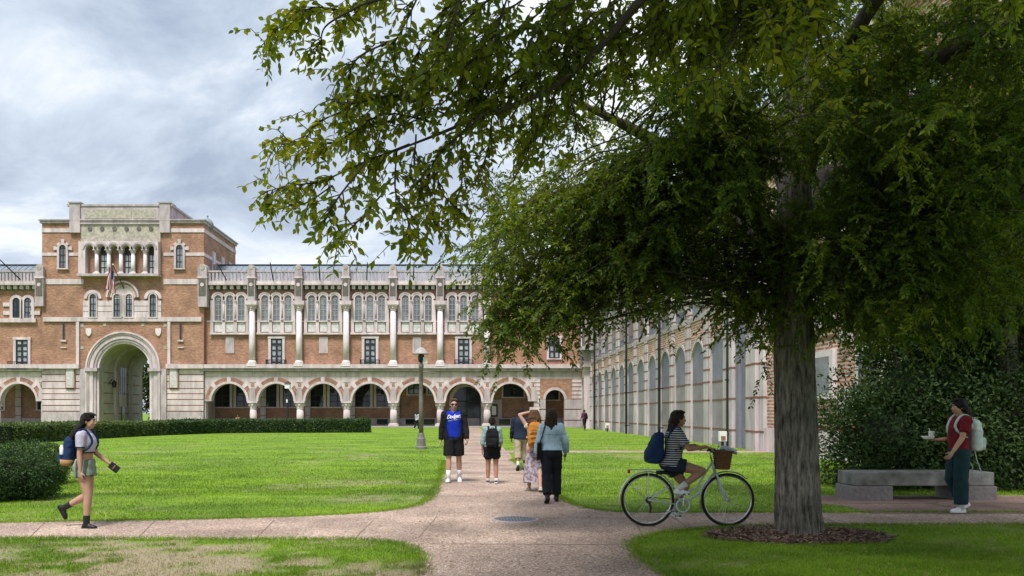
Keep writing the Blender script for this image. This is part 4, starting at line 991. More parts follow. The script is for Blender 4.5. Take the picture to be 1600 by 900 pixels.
def sprays(orig, dirs, length, per, lsize, lw, g, droop=0.5):
    """twigs from orig along dirs, drooping, with alternate leaves"""
    n = len(orig); d = unit(dirs); p0 = orig; p1 = orig + d*length[:,None]*0.5
    p2 = p1 + unit(d + np.array([0,0,-1])*droop*(0.6+0.8*g.random((n,1))))*length[:,None]*0.5
    t = (np.arange(per)[None,:]+g.random((n,per)))/per*0.95+0.08
    t = np.minimum(t, 1.0)[...,None]
    pos = np.where(t < 0.5, p0[:,None]*(1-2*t)+p1[:,None]*2*t, p1[:,None]*(2-2*t)+p2[:,None]*(2*t-1))
    ax = np.where(t < 0.5, unit(p1-p0)[:,None], unit(p2-p1)[:,None])
    side = unit(np.cross(d, np.array([[0,0,1.0]])+g.normal(0,0.35,(n,3))))[:,None]*np.where(np.arange(per)%2 == 0, 1, -1)[None,:,None]
    ld = ax*0.55 + side*0.8 + g.normal(0,0.35,(n,per,3)) + np.array([0,0,-0.35])
    nr = np.array([0,0,1.0]) + g.normal(0,0.55,(n,per,3))
    m = n*per; ln = lsize*(0.65+0.6*g.random(m)); wd = lw*(0.7+0.5*g.random(m))
    return pos.reshape(m,3), ld.reshape(m,3), nr.reshape(m,3), ln, wd, twig_tubes(p0, p1, p2, np.full(n, 0.004))

# ---- the big tree beside the path
TB = np.array([4.12, 9.94, 0.0])
mt = thing('shade_tree', 'large leafy tree with a thick grey trunk standing in the mulch ring', 'tree', tuple(TB), 0, 'shade trees at the right')
def tp(px, py, Y): return np.array(P(px, py, Y))
axis = [(4.13,9.94,-0.15), (4.12,9.94,0.12), (4.10,9.95,0.8), (4.08,9.96,2.0), (4.06,9.98,3.2), (4.09,10.0,4.5), (4.15,10.02,6.0), (4.2,10.0,8.0), (4.2,10.05,10.5)]
v, f = limb_mesh(axis, [0.37,0.283,0.25,0.238,0.222,0.19,0.14,0.10,0.03], 240, 110, ridge=0.055, seed=3)
trunk = np_mesh('trunk', v, f, 'bark', mt, TB, smooth=True)
limbs = [([(4.1,9.98,4.3), tp(1300,158,9.7), tp(1461,90,9.2), tp(1600,15,8.8), (8.2,8.6,7.6)], [0.15,0.14,0.115,0.08,0.03]),
         ([(4.08,9.98,3.6), tp(1130,300,9.6), tp(1060,245,9.4), tp(985,200,9.1), tp(880,150,8.9)], [0.13,0.11,0.09,0.06,0.02]),
         ([(4.06,10,3.4), (3.2,10.9,4.4), (1.9,11.8,4.9), (0.4,12.4,4.6)], [0.12,0.1,0.07,0.02]),
         ([(4.1,10,3.9), (5.2,11.4,5.0), (6.9,12.6,5.2), (8.8,13.4,4.6)], [0.12,0.1,0.07,0.02]),
         ([(4.12,9.9,4.9), (4.4,8.6,6.0), (4.9,7.2,6.6), (5.2,5.9,6.3)], [0.1,0.08,0.06,0.02]),
         ([(4.14,10,5.6), (3.0,9.2,7.2), (1.6,8.6,7.8), (0.3,8.0,7.4)], [0.09,0.08,0.05,0.02]),
         ([(4.16,10,6.4), (5.6,10.2,8.2), (7.2,10.4,9.0)], [0.08,0.06,0.02]),
         ([(4.08,10,4.1), (4.3,11.8,5.6), (4.2,13.6,5.8)], [0.1,0.07,0.02]),
         ([(4.07,9.97,3.3), (5.4,9.4,3.9), (6.9,8.9,3.9), (8.3,8.6,3.4)], [0.09,0.07,0.05,0.02])]
lsamp = []
for k, (pts, rad) in enumerate(limbs):
    v, f = limb_mesh(pts, rad, 40, 18, ridge=0.07, seed=20+k); np_mesh('limb', v, f, 'bark_shaded', mt, TB, smooth=True); lsamp.append(spline(pts, 30)[6:])
lsamp = np.concatenate(lsamp + [spline(axis, 40)[18:]])
g = np.random.default_rng(11)
CC, CR = np.array([4.35,10.0,6.1]), np.array([4.75,4.4,4.3])
tips = []
while len(tips) < 400:
    q = g.normal(0,1,3); q /= np.linalg.norm(q); q *= (0.35+0.65*g.random())**0.6
    p = CC + CR*q
    zmin = 2.35 + 0.5*math.sin(p[0]*2.1+1.0) + 0.3*math.sin(p[1]*1.7) + 0.16*(p[0]-4)**2*0.25
    if p[2] < zmin: continue
    px = PX + F*p[0]/p[1]; py = PY - F*(p[2]-CAM_H)/p[1]
    if len(tips) > 60 and p[2] > 7.2 and g.random() < 0.8: continue
    if px < 1030 and py < 330 and g.random() < 0.82: continue      # the crown is thin at its upper left
    if px < 735 and py < 385: continue
    if px < 675: continue
    if mnoise.noise(Vector((p[0]*0.75, p[1]*0.75, p[2]*0.9+4))) < -0.12: continue      # open pockets in the crown
    if py > 520 and 870 < px < 1230 and g.random() < 0.75: continue
    if py > 400 and 1040 < px < 1330 and p[1] < 11.5: continue
    if py > 455 and 1020 < px < 1400: continue       # the trunk shows below the crown
    tips.append(p)
for q in ((745,520,9.6),(765,545,9.8),(790,535,9.7),(770,500,9.4),(720,455,9.6),(700,430,9.8),(810,510,9.8),(730,480,10.1),(700,410,10.4),(850,490,10.2),(1170,550,9.6),(1150,510,9.6),(1185,570,9.8),(1130,480,9.9),(1330,530,9.4),(1360,500,9.2),(1420,520,9.6),(1480,500,9.2),(1330,470,9.0),(1550,520,9.0),(1240,330,9.2),(1260,280,9.1)): tips.append(tp(*q))
def region(n, poly, d0, d1):
    o = []; xs = [p[0] for p in poly]; ys = [p[1] for p in poly]
    while len(o) < n:
        x, y = g.uniform(min(xs), max(xs)), g.uniform(min(ys), max(ys))
        if in_poly(np.array([x]), np.array([y]), poly)[0]: o.append(tp(x, y, g.uniform(d0, d1)))
    return o
tips += region(90, [(690,405),(800,335),(1000,250),(1010,490),(905,470),(815,515),(778,545),(745,500),(705,445)], 8.8, 11.6)
tips += region(34, [(1330,-20),(1600,-20),(1600,150),(1330,170)], 8.6, 11.0)
tips += region(26, [(735,470),(815,500),(790,548),(762,552)], 9.2, 10.4)
tips += region(60, [(1285,400),(1600,390),(1600,520),(1420,540),(1330,520)], 8.0, 10.5)
tips += region(70, [(1080,120),(1600,120),(1600,430),(1300,400),(1280,300),(1210,300),(1190,380),(1040,440)], 7.8, 9.4)
tips += region(12, [(1060,430),(1180,430),(1190,550),(1150,550),(1120,490),(1060,470)], 9.4, 10.4)
def make_crown(t, base, tips, lsamp, nt, per, ls, lw, g, m, lo=0.30):
    br, tw_o, tw_d = [], [], []
    for p in tips:
        d = np.linalg.norm(lsamp - (p - np.array([0,0,0.5])), axis=1) + np.maximum(lsamp[:,2]-p[2]-0.6, 0)*1.5; s = lsamp[np.argmin(d)]
        L_ = np.linalg.norm(p-s); s = lsamp[np.argsort(d)[g.integers(0, 7)]]; mid = (s+p)/2 + np.array([0,0,0.10*L_]) + g.normal(0,0.10*L_**0.7,3)
        br.append(limb_mesh([s, mid, p], [0.006+0.0035*L_, 0.005+0.0015*L_, 0.002], 10, 5))
        c = spline([s, mid, p], 30); l0 = max(lo, 1-2.0/max(L_,0.1)); tt = l0+(1-l0)*g.random(nt); idx = (tt*29).astype(int)
        tw_o.append(c[idx] + g.normal(0,0.05,(nt,3))); dd = unit(np.repeat((p-s)[None], nt, 0))*0.35 + g.normal(0,0.8,(nt,3)); dd[:,2] = dd[:,2]*0.7-0.1; tw_d.append(dd)
    v, f = joinm(br); np_mesh('branches', v, f, 'twig', t, base, kind='stuff')
    tw_o, tw_d = np.concatenate(tw_o), np.concatenate(tw_d)
    pos, ld, nr, ln, wd, tt = sprays(tw_o, tw_d, 0.28+0.42*g.random(len(tw_o)), per, ls, lw, g, 0.75)
    np_mesh('twigs', *tt, 'twig', t, base, kind='stuff')
    v, f = leaf_arrays(pos, ld, nr, ln, wd); np_mesh('crown', v, f, m, t, base, kind='stuff')
make_crown(mt, TB, np.array(tips), lsamp, 16, 29, 0.066, 0.031, g, 'leaf_crown')
# ---- second tree behind the evergreen shrub
SB = np.array([11.25,16.6,0.0])
s2 = thing('shade_tree', 'second dark tree rising behind the evergreen shrub at the right edge', 'tree', tuple(SB), 0, 'shade trees at the right')
ax2 = [(11.25,16.6,-0.1),(11.25,16.6,0.3),(11.2,16.6,2.0),(11.1,16.6,4.5),(11.2,16.5,7.0),(11.3,16.5,9.8)]
v, f = limb_mesh(ax2, [0.36,0.29,0.25,0.21,0.13,0.03], 90, 40, ridge=0.05, seed=9); np_mesh('trunk', v, f, 'bark', s2, SB, smooth=True)
l2 = []
for k in range(7):
    an = k*0.95+0.4; p_ = [(11.15,16.6,3.6+0.5*k), (11.15+1.6*math.cos(an),16.6+1.4*math.sin(an),4.8+0.5*k), (11.2+3.4*math.cos(an),16.6+2.8*math.sin(an),5.4+0.45*k)]
    v, f = limb_mesh(p_, [0.1,0.07,0.02], 24, 10, 0.05, 30+k); np_mesh('limb', v, f, 'bark', s2, SB, smooth=True); l2.append(spline(p_, 20))
tp2 = []
while len(tp2) < 300:
    q = g.normal(0,1,3); q /= np.linalg.norm(q); p = np.array([11.3,16.4,6.6]) + np.array([4.9,3.2,4.0])*q*(0.3+0.7*g.random())**0.6
    if p[2] < 3.4 or p[0] > 18 or PX+F*p[0]/p[1] < 1255: continue
    tp2.append(p)
make_crown(s2, SB, np.array(tp2), np.concatenate(l2), 13, 20, 0.125, 0.062, g, 'leaf_crown_dark')

# ---- neighbouring elm: its trunk stands behind the viewpoint, its boughs hang into the top of the view
EB = np.array([3.6,-2.6,0.0])
el = thing('elm_tree', 'yellowing elm whose slender boughs hang large leaves across the top of the view', 'tree', tuple(EB))
v, f = limb_mesh([(3.6,-2.6,-0.1),(3.6,-2.6,0.3),(3.58,-2.55,1.5),(3.5,-2.4,3.0),(3.3,-2.0,4.6),(3.1,-1.5,6.5)], [0.36,0.29,0.25,0.22,0.18,0.08], 90, 40, ridge=0.05, seed=5); np_mesh('trunk', v, f, 'bark', el, EB, smooth=True)
D0 = 4.5
def q_(px, py, d=D0): return np.array(P(px, py, d))
boughs = [([(3.45,-2.3,3.4), (2.9,0.3,4.9), q_(1180,-190,3.6), q_(1020,-20,4.2), q_(880,125,4.4), q_(720,195,4.5), q_(620,235,4.5)], [0.10,0.06,0.034,0.026,0.018,0.010,0.005]),
          ([(3.4,-2.2,3.9), (3.3,0.5,5.6), q_(1450,-260,3.9), q_(1330,-90,4.2), q_(1250,-10,4.3)], [0.09,0.05,0.026,0.014,0.005]),
          ([(3.2,-1.8,5.2), (1.6,0.8,5.9), q_(830,-230,3.9), q_(680,-40,4.3), q_(560,10,4.4)], [0.08,0.05,0.026,0.014,0.005])]
for k, (p, r) in enumerate(boughs):
    v, f = limb_mesh(p, r, 60, 12, ridge=0.06, seed=50+k); np_mesh('bough', v, f, 'twig', el, EB, smooth=True)
sub = [[(640,-40),(560,14),(490,12),(440,40),(408,72)], [(560,10),(510,40),(500,70)], [(700,180),(620,150),(545,162),(515,148)], [(690,195),(600,178),(525,222),(470,222),(428,226)],
       [(640,225),(565,255),(505,282),(455,290),(412,300)], [(620,235),(618,300),(640,350),(642,395)], [(570,255),(522,318),(505,352)], [(720,200),(722,280),(706,335)], [(770,170),(762,235),(742,285)],
       [(840,130),(800,180),(782,215)], [(760,175),(680,250),(665,330)], [(660,-20),(620,60),(575,110)], [(720,-20),(700,70),(660,120)], [(800,-30),(770,60),(720,110)], [(620,60),(560,90),(540,130)],
       [(880,120),(900,190),(895,235)], [(830,150),(830,215),(815,262)], [(520,290),(470,320),(425,310)], [(600,300),(560,345),(515,385)], [(545,170),(500,190),(478,215)], [(680,250),(690,300),(720,330)], [(600,180),(585,240),(560,290)],
       [(650,210),(650,280),(690,370)], [(900,-30),(880,50),(850,110)], [(560,120),(560,200),(540,250)], [(660,60),(640,120),(590,160)], [(740,60),(745,120),(735,170)]]
subR = [[(950,-30),(960,50),(985,120)], [(1020,-30),(1040,60),(1075,130)], [(1090,-40),(1100,50),(1090,120)], [(1160,-40),(1150,40),(1110,130)], [(1230,-40),(1225,30),(1245,85)], [(1290,-40),(1260,20),(1205,70)], [(1000,-20),(1040,20),(1090,40)], [(1120,-20),(1180,20),(1210,60)], [(1580,-30),(1582,0),(1585,14)], [(1060,-30),(1010,30),(960,60)]]
EG = np.random.default_rng(23); eo, ed, tb = [], [], []
for _ in range(26):      # filling boughs across the top of the view
    x, y = EG.uniform(560, 900), EG.uniform(-20, 175)
    if y > 185 - (x-560)*0.0 or (x < 640 and y > 130): continue
    sub.append([(x+60+30*EG.random(), y-50), (x+20, y), (x-15+25*EG.normal(), y+45+25*EG.random())])
for _ in range(22):
    x, y = EG.uniform(1000, 1290), EG.uniform(-40, 65); subR.append([(x+40*EG.normal(), y-50), (x, y), (x-10+20*EG.normal(), y+45)])
for k, b_ in enumerate(sub+subR):
    d0 = 4.5 + EG.normal(0,0.25); pts = [q_(x, y, d0+0.10*i*EG.normal()) for i, (x, y) in enumerate(b_)]
    v, f = limb_mesh(pts, [0.0055,0.005,0.0025], 16, 6); tb.append((v, f)); c = spline(pts, 60)
    n = int(np.linalg.norm(np.diff(c, axis=0), axis=1).sum()/(0.034 if k < len(sub) else 0.026))
    t = (0.05+0.95*EG.random(n)); i = (t*58).astype(int); eo.append(c[i]); dd = unit(c[i+1]-c[i]); sd = EG.normal(0,1,(n,3)); sd[:,1] *= 0.8; ed.append(dd*0.8+sd*0.65+np.array([0,0,-0.15]))
v, f = joinm(tb); np_mesh('branchlets', v, f, 'twig', el, EB, kind='stuff')
eo, ed = np.concatenate(eo), np.concatenate(ed)
pos, ld, nr, ln, wd, tt = sprays(eo, ed, 0.10+0.20*EG.random(len(eo)), 8, 0.054, 0.028, EG, 0.8)
np_mesh('twigs', *tt, 'twig', el, EB, kind='stuff')
# the elm's own crown, high above the viewpoint
tp3 = []
while len(tp3) < 330:
    q = EG.normal(0,1,3); q /= np.linalg.norm(q); p = np.array([2.6,2.6,8.0]) + np.array([5.6,5.2,2.3])*q*(0.2+0.8*EG.random())**0.5
    if p[2] < 1.55+0.53*max(p[1],0)+1.0 or p[2] < 5.0: continue
    tp3.append(p)
ls3 = [spline(b_[0], 40)[8:24] for b_ in boughs]
for k in range(6):
    an = k*1.05+0.2; p_ = [(3.3,-2.0,4.6), (3.2+1.6*math.cos(an),-0.8+1.8*math.sin(an),6.6), (2.8+3.6*math.cos(an),1.2+3.6*math.sin(an),7.6)]
    if p_[2][2] < 1.55+0.53*max(p_[2][1],0)+0.8: p_[2] = (p_[2][0], p_[2][1], 1.55+0.53*p_[2][1]+1.2)
    v, f = limb_mesh(p_, [0.11,0.07,0.02], 24, 10, 0.05, 70+k); np_mesh('limb', v, f, 'bark', el, EB, smooth=True); ls3.append(spline(p_, 20))
tp3 = np.array(tp3); ls3 = np.concatenate(ls3); make_crown(el, EB, tp3, ls3, 12, 13, 0.13, 0.068, EG, 'leaf_elm')
# ovate leaf outline: blade in two halves with a fold along the midrib
LP = np.array([(0,0,0),(0.18,0.34,0.10),(0.45,0.50,0.14),(0.75,0.30,0.08),(1.0,0,-0.05),(0.75,-0.30,0.08),(0.45,-0.50,0.14),(0.18,-0.34,0.10),(0.5,0,0.0)])
LF = np.array([(0,1,8),(1,2,8),(2,3,8),(3,4,8),(4,5,8),(5,6,8),(6,7,8),(7,0,8)])
def ovate(pos, ld, nr, ln, wd):
    d = unit(ld); s = unit(np.cross(d, nr)); u = np.cross(s, d)
    v = pos[:,None] + d[:,None]*LP[None,:,0:1]*ln[:,None,None] + s[:,None]*LP[None,:,1:2]*wd[:,None,None] + u[:,None]*LP[None,:,2:3]*wd[:,None,None]
    return v, d, s, u
pxs = PX+F*pos[:,0]/pos[:,1]; pys = PY-F*(pos[:,2]-CAM_H)/pos[:,1]
inv = (pxs < 640) & (pys > 5) & (pys < 420); order = np.where(inv)[0]; order = order[np.argsort(-(ln*wd/pos[:,1]**2)[order])][:300]
rest = np.setdiff1d(np.arange(len(pos)), order)
vv, *_ = ovate(pos[rest], ld[rest], nr[rest], ln[rest], wd[rest]); n = len(rest)
np_mesh('crown', vv.reshape(-1,3), (np.arange(n)[:,None,None]*9+LF[None]).reshape(-1,3), 'leaf_elm', el, EB, kind='stuff')
def single_leaf_mat():
    out = []
    for k, c in enumerate(((0.065,0.11,0.011), (0.11,0.155,0.014), (0.19,0.21,0.017), (0.09,0.135,0.013))):
        m, N, L, b = nodes('leaf_single_%d' % k); b.inputs['Roughness'].default_value = 0.5; b.inputs['Specular IOR Level'].default_value = 0.3
        nz = N('ShaderNodeTexNoise'); nz.inputs['Scale'].default_value = 6; tc_ = N('ShaderNodeTexCoord'); L(tc_.outputs['Object'], nz.inputs['Vector'])
        rp = N('ShaderNodeValToRGB'); rp.color_ramp.elements[0].color = (c[0]*.7, c[1]*.7, c[2]*.7, 1); rp.color_ramp.elements[1].color = (c[0]*1.3, c[1]*1.3, c[2]*1.3, 1)
        L(nz.outputs[0], rp.inputs[0]); L(rp.outputs[0], b.inputs['Base Color'])
        tr = N('ShaderNodeBsdfTranslucent'); sc = N('ShaderNodeVectorMath', operation='MULTIPLY'); sc.inputs[1].default_value = (1.6,1.5,0.5); L(rp.outputs[0], sc.inputs[0]); L(sc.outputs[0], tr.inputs[0])
        ms = N('ShaderNodeMixShader'); ms.inputs[0].default_value = 0.5; L(b.outputs[0], ms.inputs[1]); L(tr.outputs[0], ms.inputs[2]); L(ms.outputs[0], m.node_tree.nodes['Material Output'].inputs[0])
        out.append(m)
    return out
lm = []
for m in single_leaf_mat():
    me = bpy.data.meshes.new('leaf'); me.from_pydata([tuple(p) for p in LP], [], [tuple(int(i) for i in q) for q in LF]); me.materials.append(m); lm.append(me)
_, d, s, u = ovate(pos[order], ld[order], nr[order], ln[order], wd[order])
for k, i in enumerate(order):
    o = bpy.data.objects.new('leaf', lm[int(EG.integers(0,4))]); COL.objects.link(o); o.parent = el
    mm = Matrix(((d[k,0]*ln[i], s[k,0]*wd[i], u[k,0]*wd[i], pos[i,0]-EB[0]), (d[k,1]*ln[i], s[k,1]*wd[i], u[k,1]*wd[i], pos[i,1]-EB[1]), (d[k,2]*ln[i], s[k,2]*wd[i], u[k,2]*wd[i], pos[i,2]-EB[2]), (0,0,0,1)))
    o.matrix_local = mm

# ---- leafy masses made of clumps
def clump_cloud(n_cl, per, sampler, g, spread, lsize, lw, out=0.7):
    c, nrm = sampler(n_cl, g)
    pos = np.repeat(c, per, 0) + g.normal(0, 1, (n_cl*per,3))*spread
    nn = np.repeat(nrm, per, 0); d = nn*out + g.normal(0,0.7,(n_cl*per,3)); nr = nn + g.normal(0,0.6,(n_cl*per,3)) + np.array([0,0,0.5])
    m = n_cl*per; return leaf_arrays(pos, d, nr, lsize*(0.6+0.7*g.random(m)), lw*(0.7+0.6*g.random(m)))
def ell_sampler(parts, zmin=0.03, shell=0.25):
    def f(n, g):
        k = g.integers(0, len(parts), n); C = np.array([p[0] for p in parts])[k]; Rr = np.array([p[1] for p in parts])[k]
        q = unit(g.normal(0,1,(n,3))); rr = 1 - shell*g.random((n,1))**1.3
        p = C + Rr*q*rr*(1+0.10*np.sin(q[:,0:1]*9+C[:,0:1]*3)+0.08*np.sin(q[:,2:3]*11+q[:,1:2]*7)); p[:,2] = np.maximum(p[:,2], zmin+0.1*g.random(n))
        return p, unit(q/Rr)
    return f
def shrub(name, label, parts, n_cl, per, spread, ls, lw, m, seed, core=0.8, cat='shrub', shell=0.3, group=None, zmin=0.03):
    base = (parts[0][0][0], parts[0][0][1], 0); t = thing(name, label, cat, base, 0, group); g = np.random.default_rng(seed)
    v, f = clump_cloud(n_cl, per, ell_sampler(parts, zmin, shell), g, spread, ls, lw)
    np_mesh('foliage', v, f, m, t, base, kind='stuff')
    st = MB()
    for C, Rr in parts:
        for _ in range(5):
            a = g.random()*6.28; st.tube([(C[0]+0.1*math.cos(a), C[1]+0.1*math.sin(a), 0), (C[0]+0.35*Rr[0]*math.cos(a), C[1]+0.35*Rr[1]*math.sin(a), C[2]*0.8), (C[0]+0.7*Rr[0]*math.cos(a), C[1]+0.7*Rr[1]*math.sin(a), C[2]+Rr[2]*0.5)], [0.05*Rr[2]**.5,0.035*Rr[2]**.5,0.01], 6)
    st.build('stems', 'twig', t, base)
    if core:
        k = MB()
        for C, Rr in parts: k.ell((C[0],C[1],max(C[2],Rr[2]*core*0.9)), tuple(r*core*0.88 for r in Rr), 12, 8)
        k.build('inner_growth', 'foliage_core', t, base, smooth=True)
    return t
shrub('magnolia_shrub', 'huge dark glossy evergreen shrub behind the stone bench', [((9.75,17.2,1.7),(1.95,1.7,2.3)), ((11.3,17.6,2.2),(2.2,1.9,2.9)), ((8.75,16.6,1.0),(1.4,1.3,1.3)), ((13.6,17.5,2.3),(2.2,1.9,3.1)), ((10.4,16.4,1.2),(1.8,1.2,1.6)), ((10.2,17.6,3.3),(1.5,1.3,1.5)), ((12.6,16.3,1.3),(1.8,1.2,1.7))],
      5200, 15, 0.13, 0.105, 0.046, 'leaf_shrub', 31, core=0.5, shell=0.5)
shrub('clipped_bush', 'rounded dark clipped bush at the left edge beside the path', [((-8.28,14.35,0.47),(0.90,0.75,0.50)), ((-9.1,14.4,0.45),(0.9,0.75,0.47)), ((-8.10,14.3,0.40),(0.76,0.6,0.44))], 2600, 12, 0.035, 0.045, 0.022, 'leaf_hedge_dark', 32, core=0.93, cat='bush', shell=0.08, group='clipped bushes at the left')
shrub('clipped_bush', 'second clipped bush half hidden behind the rounded bush at the left', [((-9.45,17.3,0.42),(0.78,0.7,0.47))], 900, 12, 0.04, 0.05, 0.024, 'leaf_hedge_dark', 33, core=0.93, cat='bush', shell=0.08, group='clipped bushes at the left')

def hedge(label, pts, w, h, m, seed, dens=1.0):
    pts = [np.array(p) for p in pts]; base = (pts[0][0], pts[0][1], 0); t = thing('hedge', label, 'hedge', base, 0, 'clipped hedges along the far lawn'); g = np.random.default_rng(seed)
    P_, D_ = [], []; core = MB()
    for a, b_ in zip(pts[:-1], pts[1:]):
        L_ = np.linalg.norm(b_-a); d = (b_-a)/L_; nrm = np.array([d[1], -d[0]]); n = int(L_*620*dens)
        u = g.random(n)*1.0; face = g.random(n); al = a+np.outer(u, b_-a); hh = h*(1+0.03*np.sin(al[:,0]*2.1)+0.02*np.sin(al[:,1]*3.7))
        off = np.where(face < 0.62, -w/2, np.where(face < 0.95, (g.random(n)-0.5)*w, w/2)); z = np.where((face >= 0.62) & (face < 0.95), hh, g.random(n)*hh)
        # front faces the viewpoint: choose the sign of nrm so that -w/2 lies nearer
        sg = -1 if nrm[1] < 0 else 1
        p = np.stack([al[:,0]+sg*nrm[0]*off, al[:,1]+sg*nrm[1]*off, z], 1)
        q = np.where(((face >= 0.62) & (face < 0.95))[:,None], np.array([[0,0,1.0]]), np.array([[sg*nrm[0],sg*nrm[1],0.15]])*np.sign(off)[:,None])
        P_.append(p + g.normal(0,0.035,p.shape)); D_.append(q)
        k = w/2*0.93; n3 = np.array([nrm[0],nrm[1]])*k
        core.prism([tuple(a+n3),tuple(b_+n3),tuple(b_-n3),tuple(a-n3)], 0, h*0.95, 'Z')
    for e, s_ in ((pts[0], -1), (pts[-1], 1)):
        d = unit((pts[-1]-pts[-2] if s_ > 0 else pts[1]-pts[0])[None])[0]; n = int(500*dens); nrm = np.array([d[1],-d[0]]); o = (g.random(n)-0.5)*w
        P_.append(np.stack([e[0]+nrm[0]*o, e[1]+nrm[1]*o, g.random(n)*h], 1)+g.normal(0,0.03,(n,3))); D_.append(np.repeat(np.array([[d[0]*s_,d[1]*s_,0.1]]), n, 0))
    p, q = np.concatenate(P_), np.concatenate(D_); n = len(p)
    v, f = leaf_arrays(p, q*0.5+g.normal(0,0.6,(n,3)), q+g.normal(0,0.5,(n,3)), 0.13*(0.6+0.7*g.random(n)), 0.075*(0.7+0.6*g.random(n)))
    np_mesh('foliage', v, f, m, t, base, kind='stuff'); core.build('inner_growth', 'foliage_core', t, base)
def gi(px, py, dy=0.65):
    a = G(px, py); return (a[0]*(a[1]+dy)/a[1], a[1]+dy)
hedge('long pale clipped hedge curving in from the left edge towards the archway', [gi(-70,700), gi(0,695), gi(60,691), gi(130,686.5), gi(200,682.5), gi(250,680.3)], 1.3, 0.92, 'leaf_hedge', 41)
hedge('short darker hedge joining the pale curved hedge, in front of the tower', [gi(253,680.2), gi(295,678.6), gi(328,677.6)], 1.3, 0.96, 'leaf_hedge_dark', 42)
hedge('dark straight clipped hedge in front of the first arches right of the tower', [gi(331,677.2), gi(405,676.6), gi(478,676.2)], 1.3, 0.98, 'leaf_hedge_dark', 43)
hedge('last dark hedge of the row, ending on the open lawn', [gi(480.5,676.4), gi(530,676.1), gi(577,675.9)], 1.3, 1.0, 'leaf_hedge_dark', 44)
# trees seen through the archway
def far_tree(label, x, y, h, r, seed):
    t = thing('background_tree', label, 'tree', (x,y,0), 0, 'trees beyond the archway'); g = np.random.default_rng(seed); o = (x,y,0)
    v, f = limb_mesh([(x,y,-0.1),(x,y,h*0.25),(x+0.2,y,h*0.6)], [0.35,0.28,0.1], 20, 10, 0.05, seed); np_mesh('trunk', v, f, 'bark', t, o, smooth=True)
    pr = [((x+r*0.5*math.cos(a), y+r*0.5*math.sin(a), h*0.46+h*0.12*math.sin(a*2)), (r*0.75,r*0.75,h*0.46)) for a in (0,1.3,2.5,3.8,5.0)]
    v, f = clump_cloud(1500, 16, ell_sampler(pr, 0.2, 0.6), g, 0.32, 0.5, 0.3); np_mesh('crown', v, f, 'leaf_shrub', t, o, kind='stuff')
far_tree('dark green tree seen through the great archway of the tower', -40.5, 112, 10, 4.0, 61)
far_tree('second dark tree behind the archway, at the right of the opening', -33.5, 118, 11, 4.2, 62)
# bark mulch round the trunk
mat('mulch', (0.16,0.095,0.065), (0.07,0.042,0.03), 9, rnd=0.0, bump=0.5)
def chipmat():
    m, N, L, b = nodes('chips'); b.inputs['Roughness'].default_value = 0.9; ge = N('ShaderNodeNewGeometry'); rp = N('ShaderNodeValToRGB')
    rp.color_ramp.elements[0].color = (0.05,0.03,0.022,1); rp.color_ramp.elements[1].color = (0.27,0.18,0.13,1); L(ge.outputs['Random Per Island'], rp.inputs[0]); L(rp.outputs[0], b.inputs['Base Color'])
chipmat()
mu = MB().rings([[(MULCH_C[0]+MULCH_A*s_*a*(1+0.06*math.sin(i*1.7)), MULCH_C[1]+MULCH_B*s_*b_*(1+0.05*math.sin(i*2.3)), z) for i, (a, b_) in enumerate(circ(40))] for s_, z in ((1.0,0.004),(0.9,0.03),(0.5,0.07),(0.2,0.10))]).build('mulch_bed', 'mulch', smooth=True)
tag(mu, 'ring of brown bark mulch around the foot of the large tree', 'mulch', kind='stuff')
n = 7000; g = np.random.default_rng(71); r = np.sqrt(g.random(n)); a = g.random(n)*6.283; x = MULCH_C[0]+MULCH_A*1.04*r*np.cos(a); y = MULCH_C[1]+MULCH_B*1.04*r*np.sin(a)
z = np.interp(r, [0.2,0.5,0.9,1.0,1.05], [0.10,0.07,0.03,0.004,0.002])+0.006
d = np.stack([np.cos(a*7+r*50), np.sin(a*7+r*50), g.normal(0,0.35,n)], 1)
v, f = leaf_arrays(np.stack([x,y,z],1), d, np.array([[0,0,1.0]])+g.normal(0,0.5,(n,3)), 0.03+0.05*g.random(n), 0.012+0.02*g.random(n), 0.1)
tag(np_mesh('mulch_chips', v, f, 'chips', mu, kind='stuff'))
# ------------------------------------------------------------------ people
def skinmat(name, c):
    m = mat(name, c, tuple(x*0.86 for x in c), 9, rough=0.55, spec=0.35); b = m.node_tree.nodes['Principled BSDF']
    b.inputs['Subsurface Weight'].default_value = 0.0
    return m
skinmat('skin_fair', (0.50,0.29,0.215)); skinmat('skin_tan', (0.36,0.19,0.125)); skinmat('skin_brown', (0.23,0.115,0.07)); skinmat('skin_light', (0.46,0.265,0.185))
def hairmat(name, c, c2): return mat(name, c, c2, 30, rough=0.6, spec=0.16, bump=0.8, bscale=90, stretch=(3,3,0.35))
hairmat('hair_black', (0.022,0.017,0.016), (0.009,0.007,0.007)); hairmat('hair_brown', (0.12,0.068,0.038), (0.05,0.028,0.016)); hairmat('hair_dark', (0.042,0.024,0.016), (0.016,0.010,0.008)); hairmat('hair_curl', (0.15,0.075,0.038), (0.055,0.028,0.015))
def cloth(name, c, c2=None, s=7, b=0.35): return mat(name, c, c2 or tuple(x*0.7 for x in c), s, rough=0.9, spec=0.12, bump=b, bscale=26)
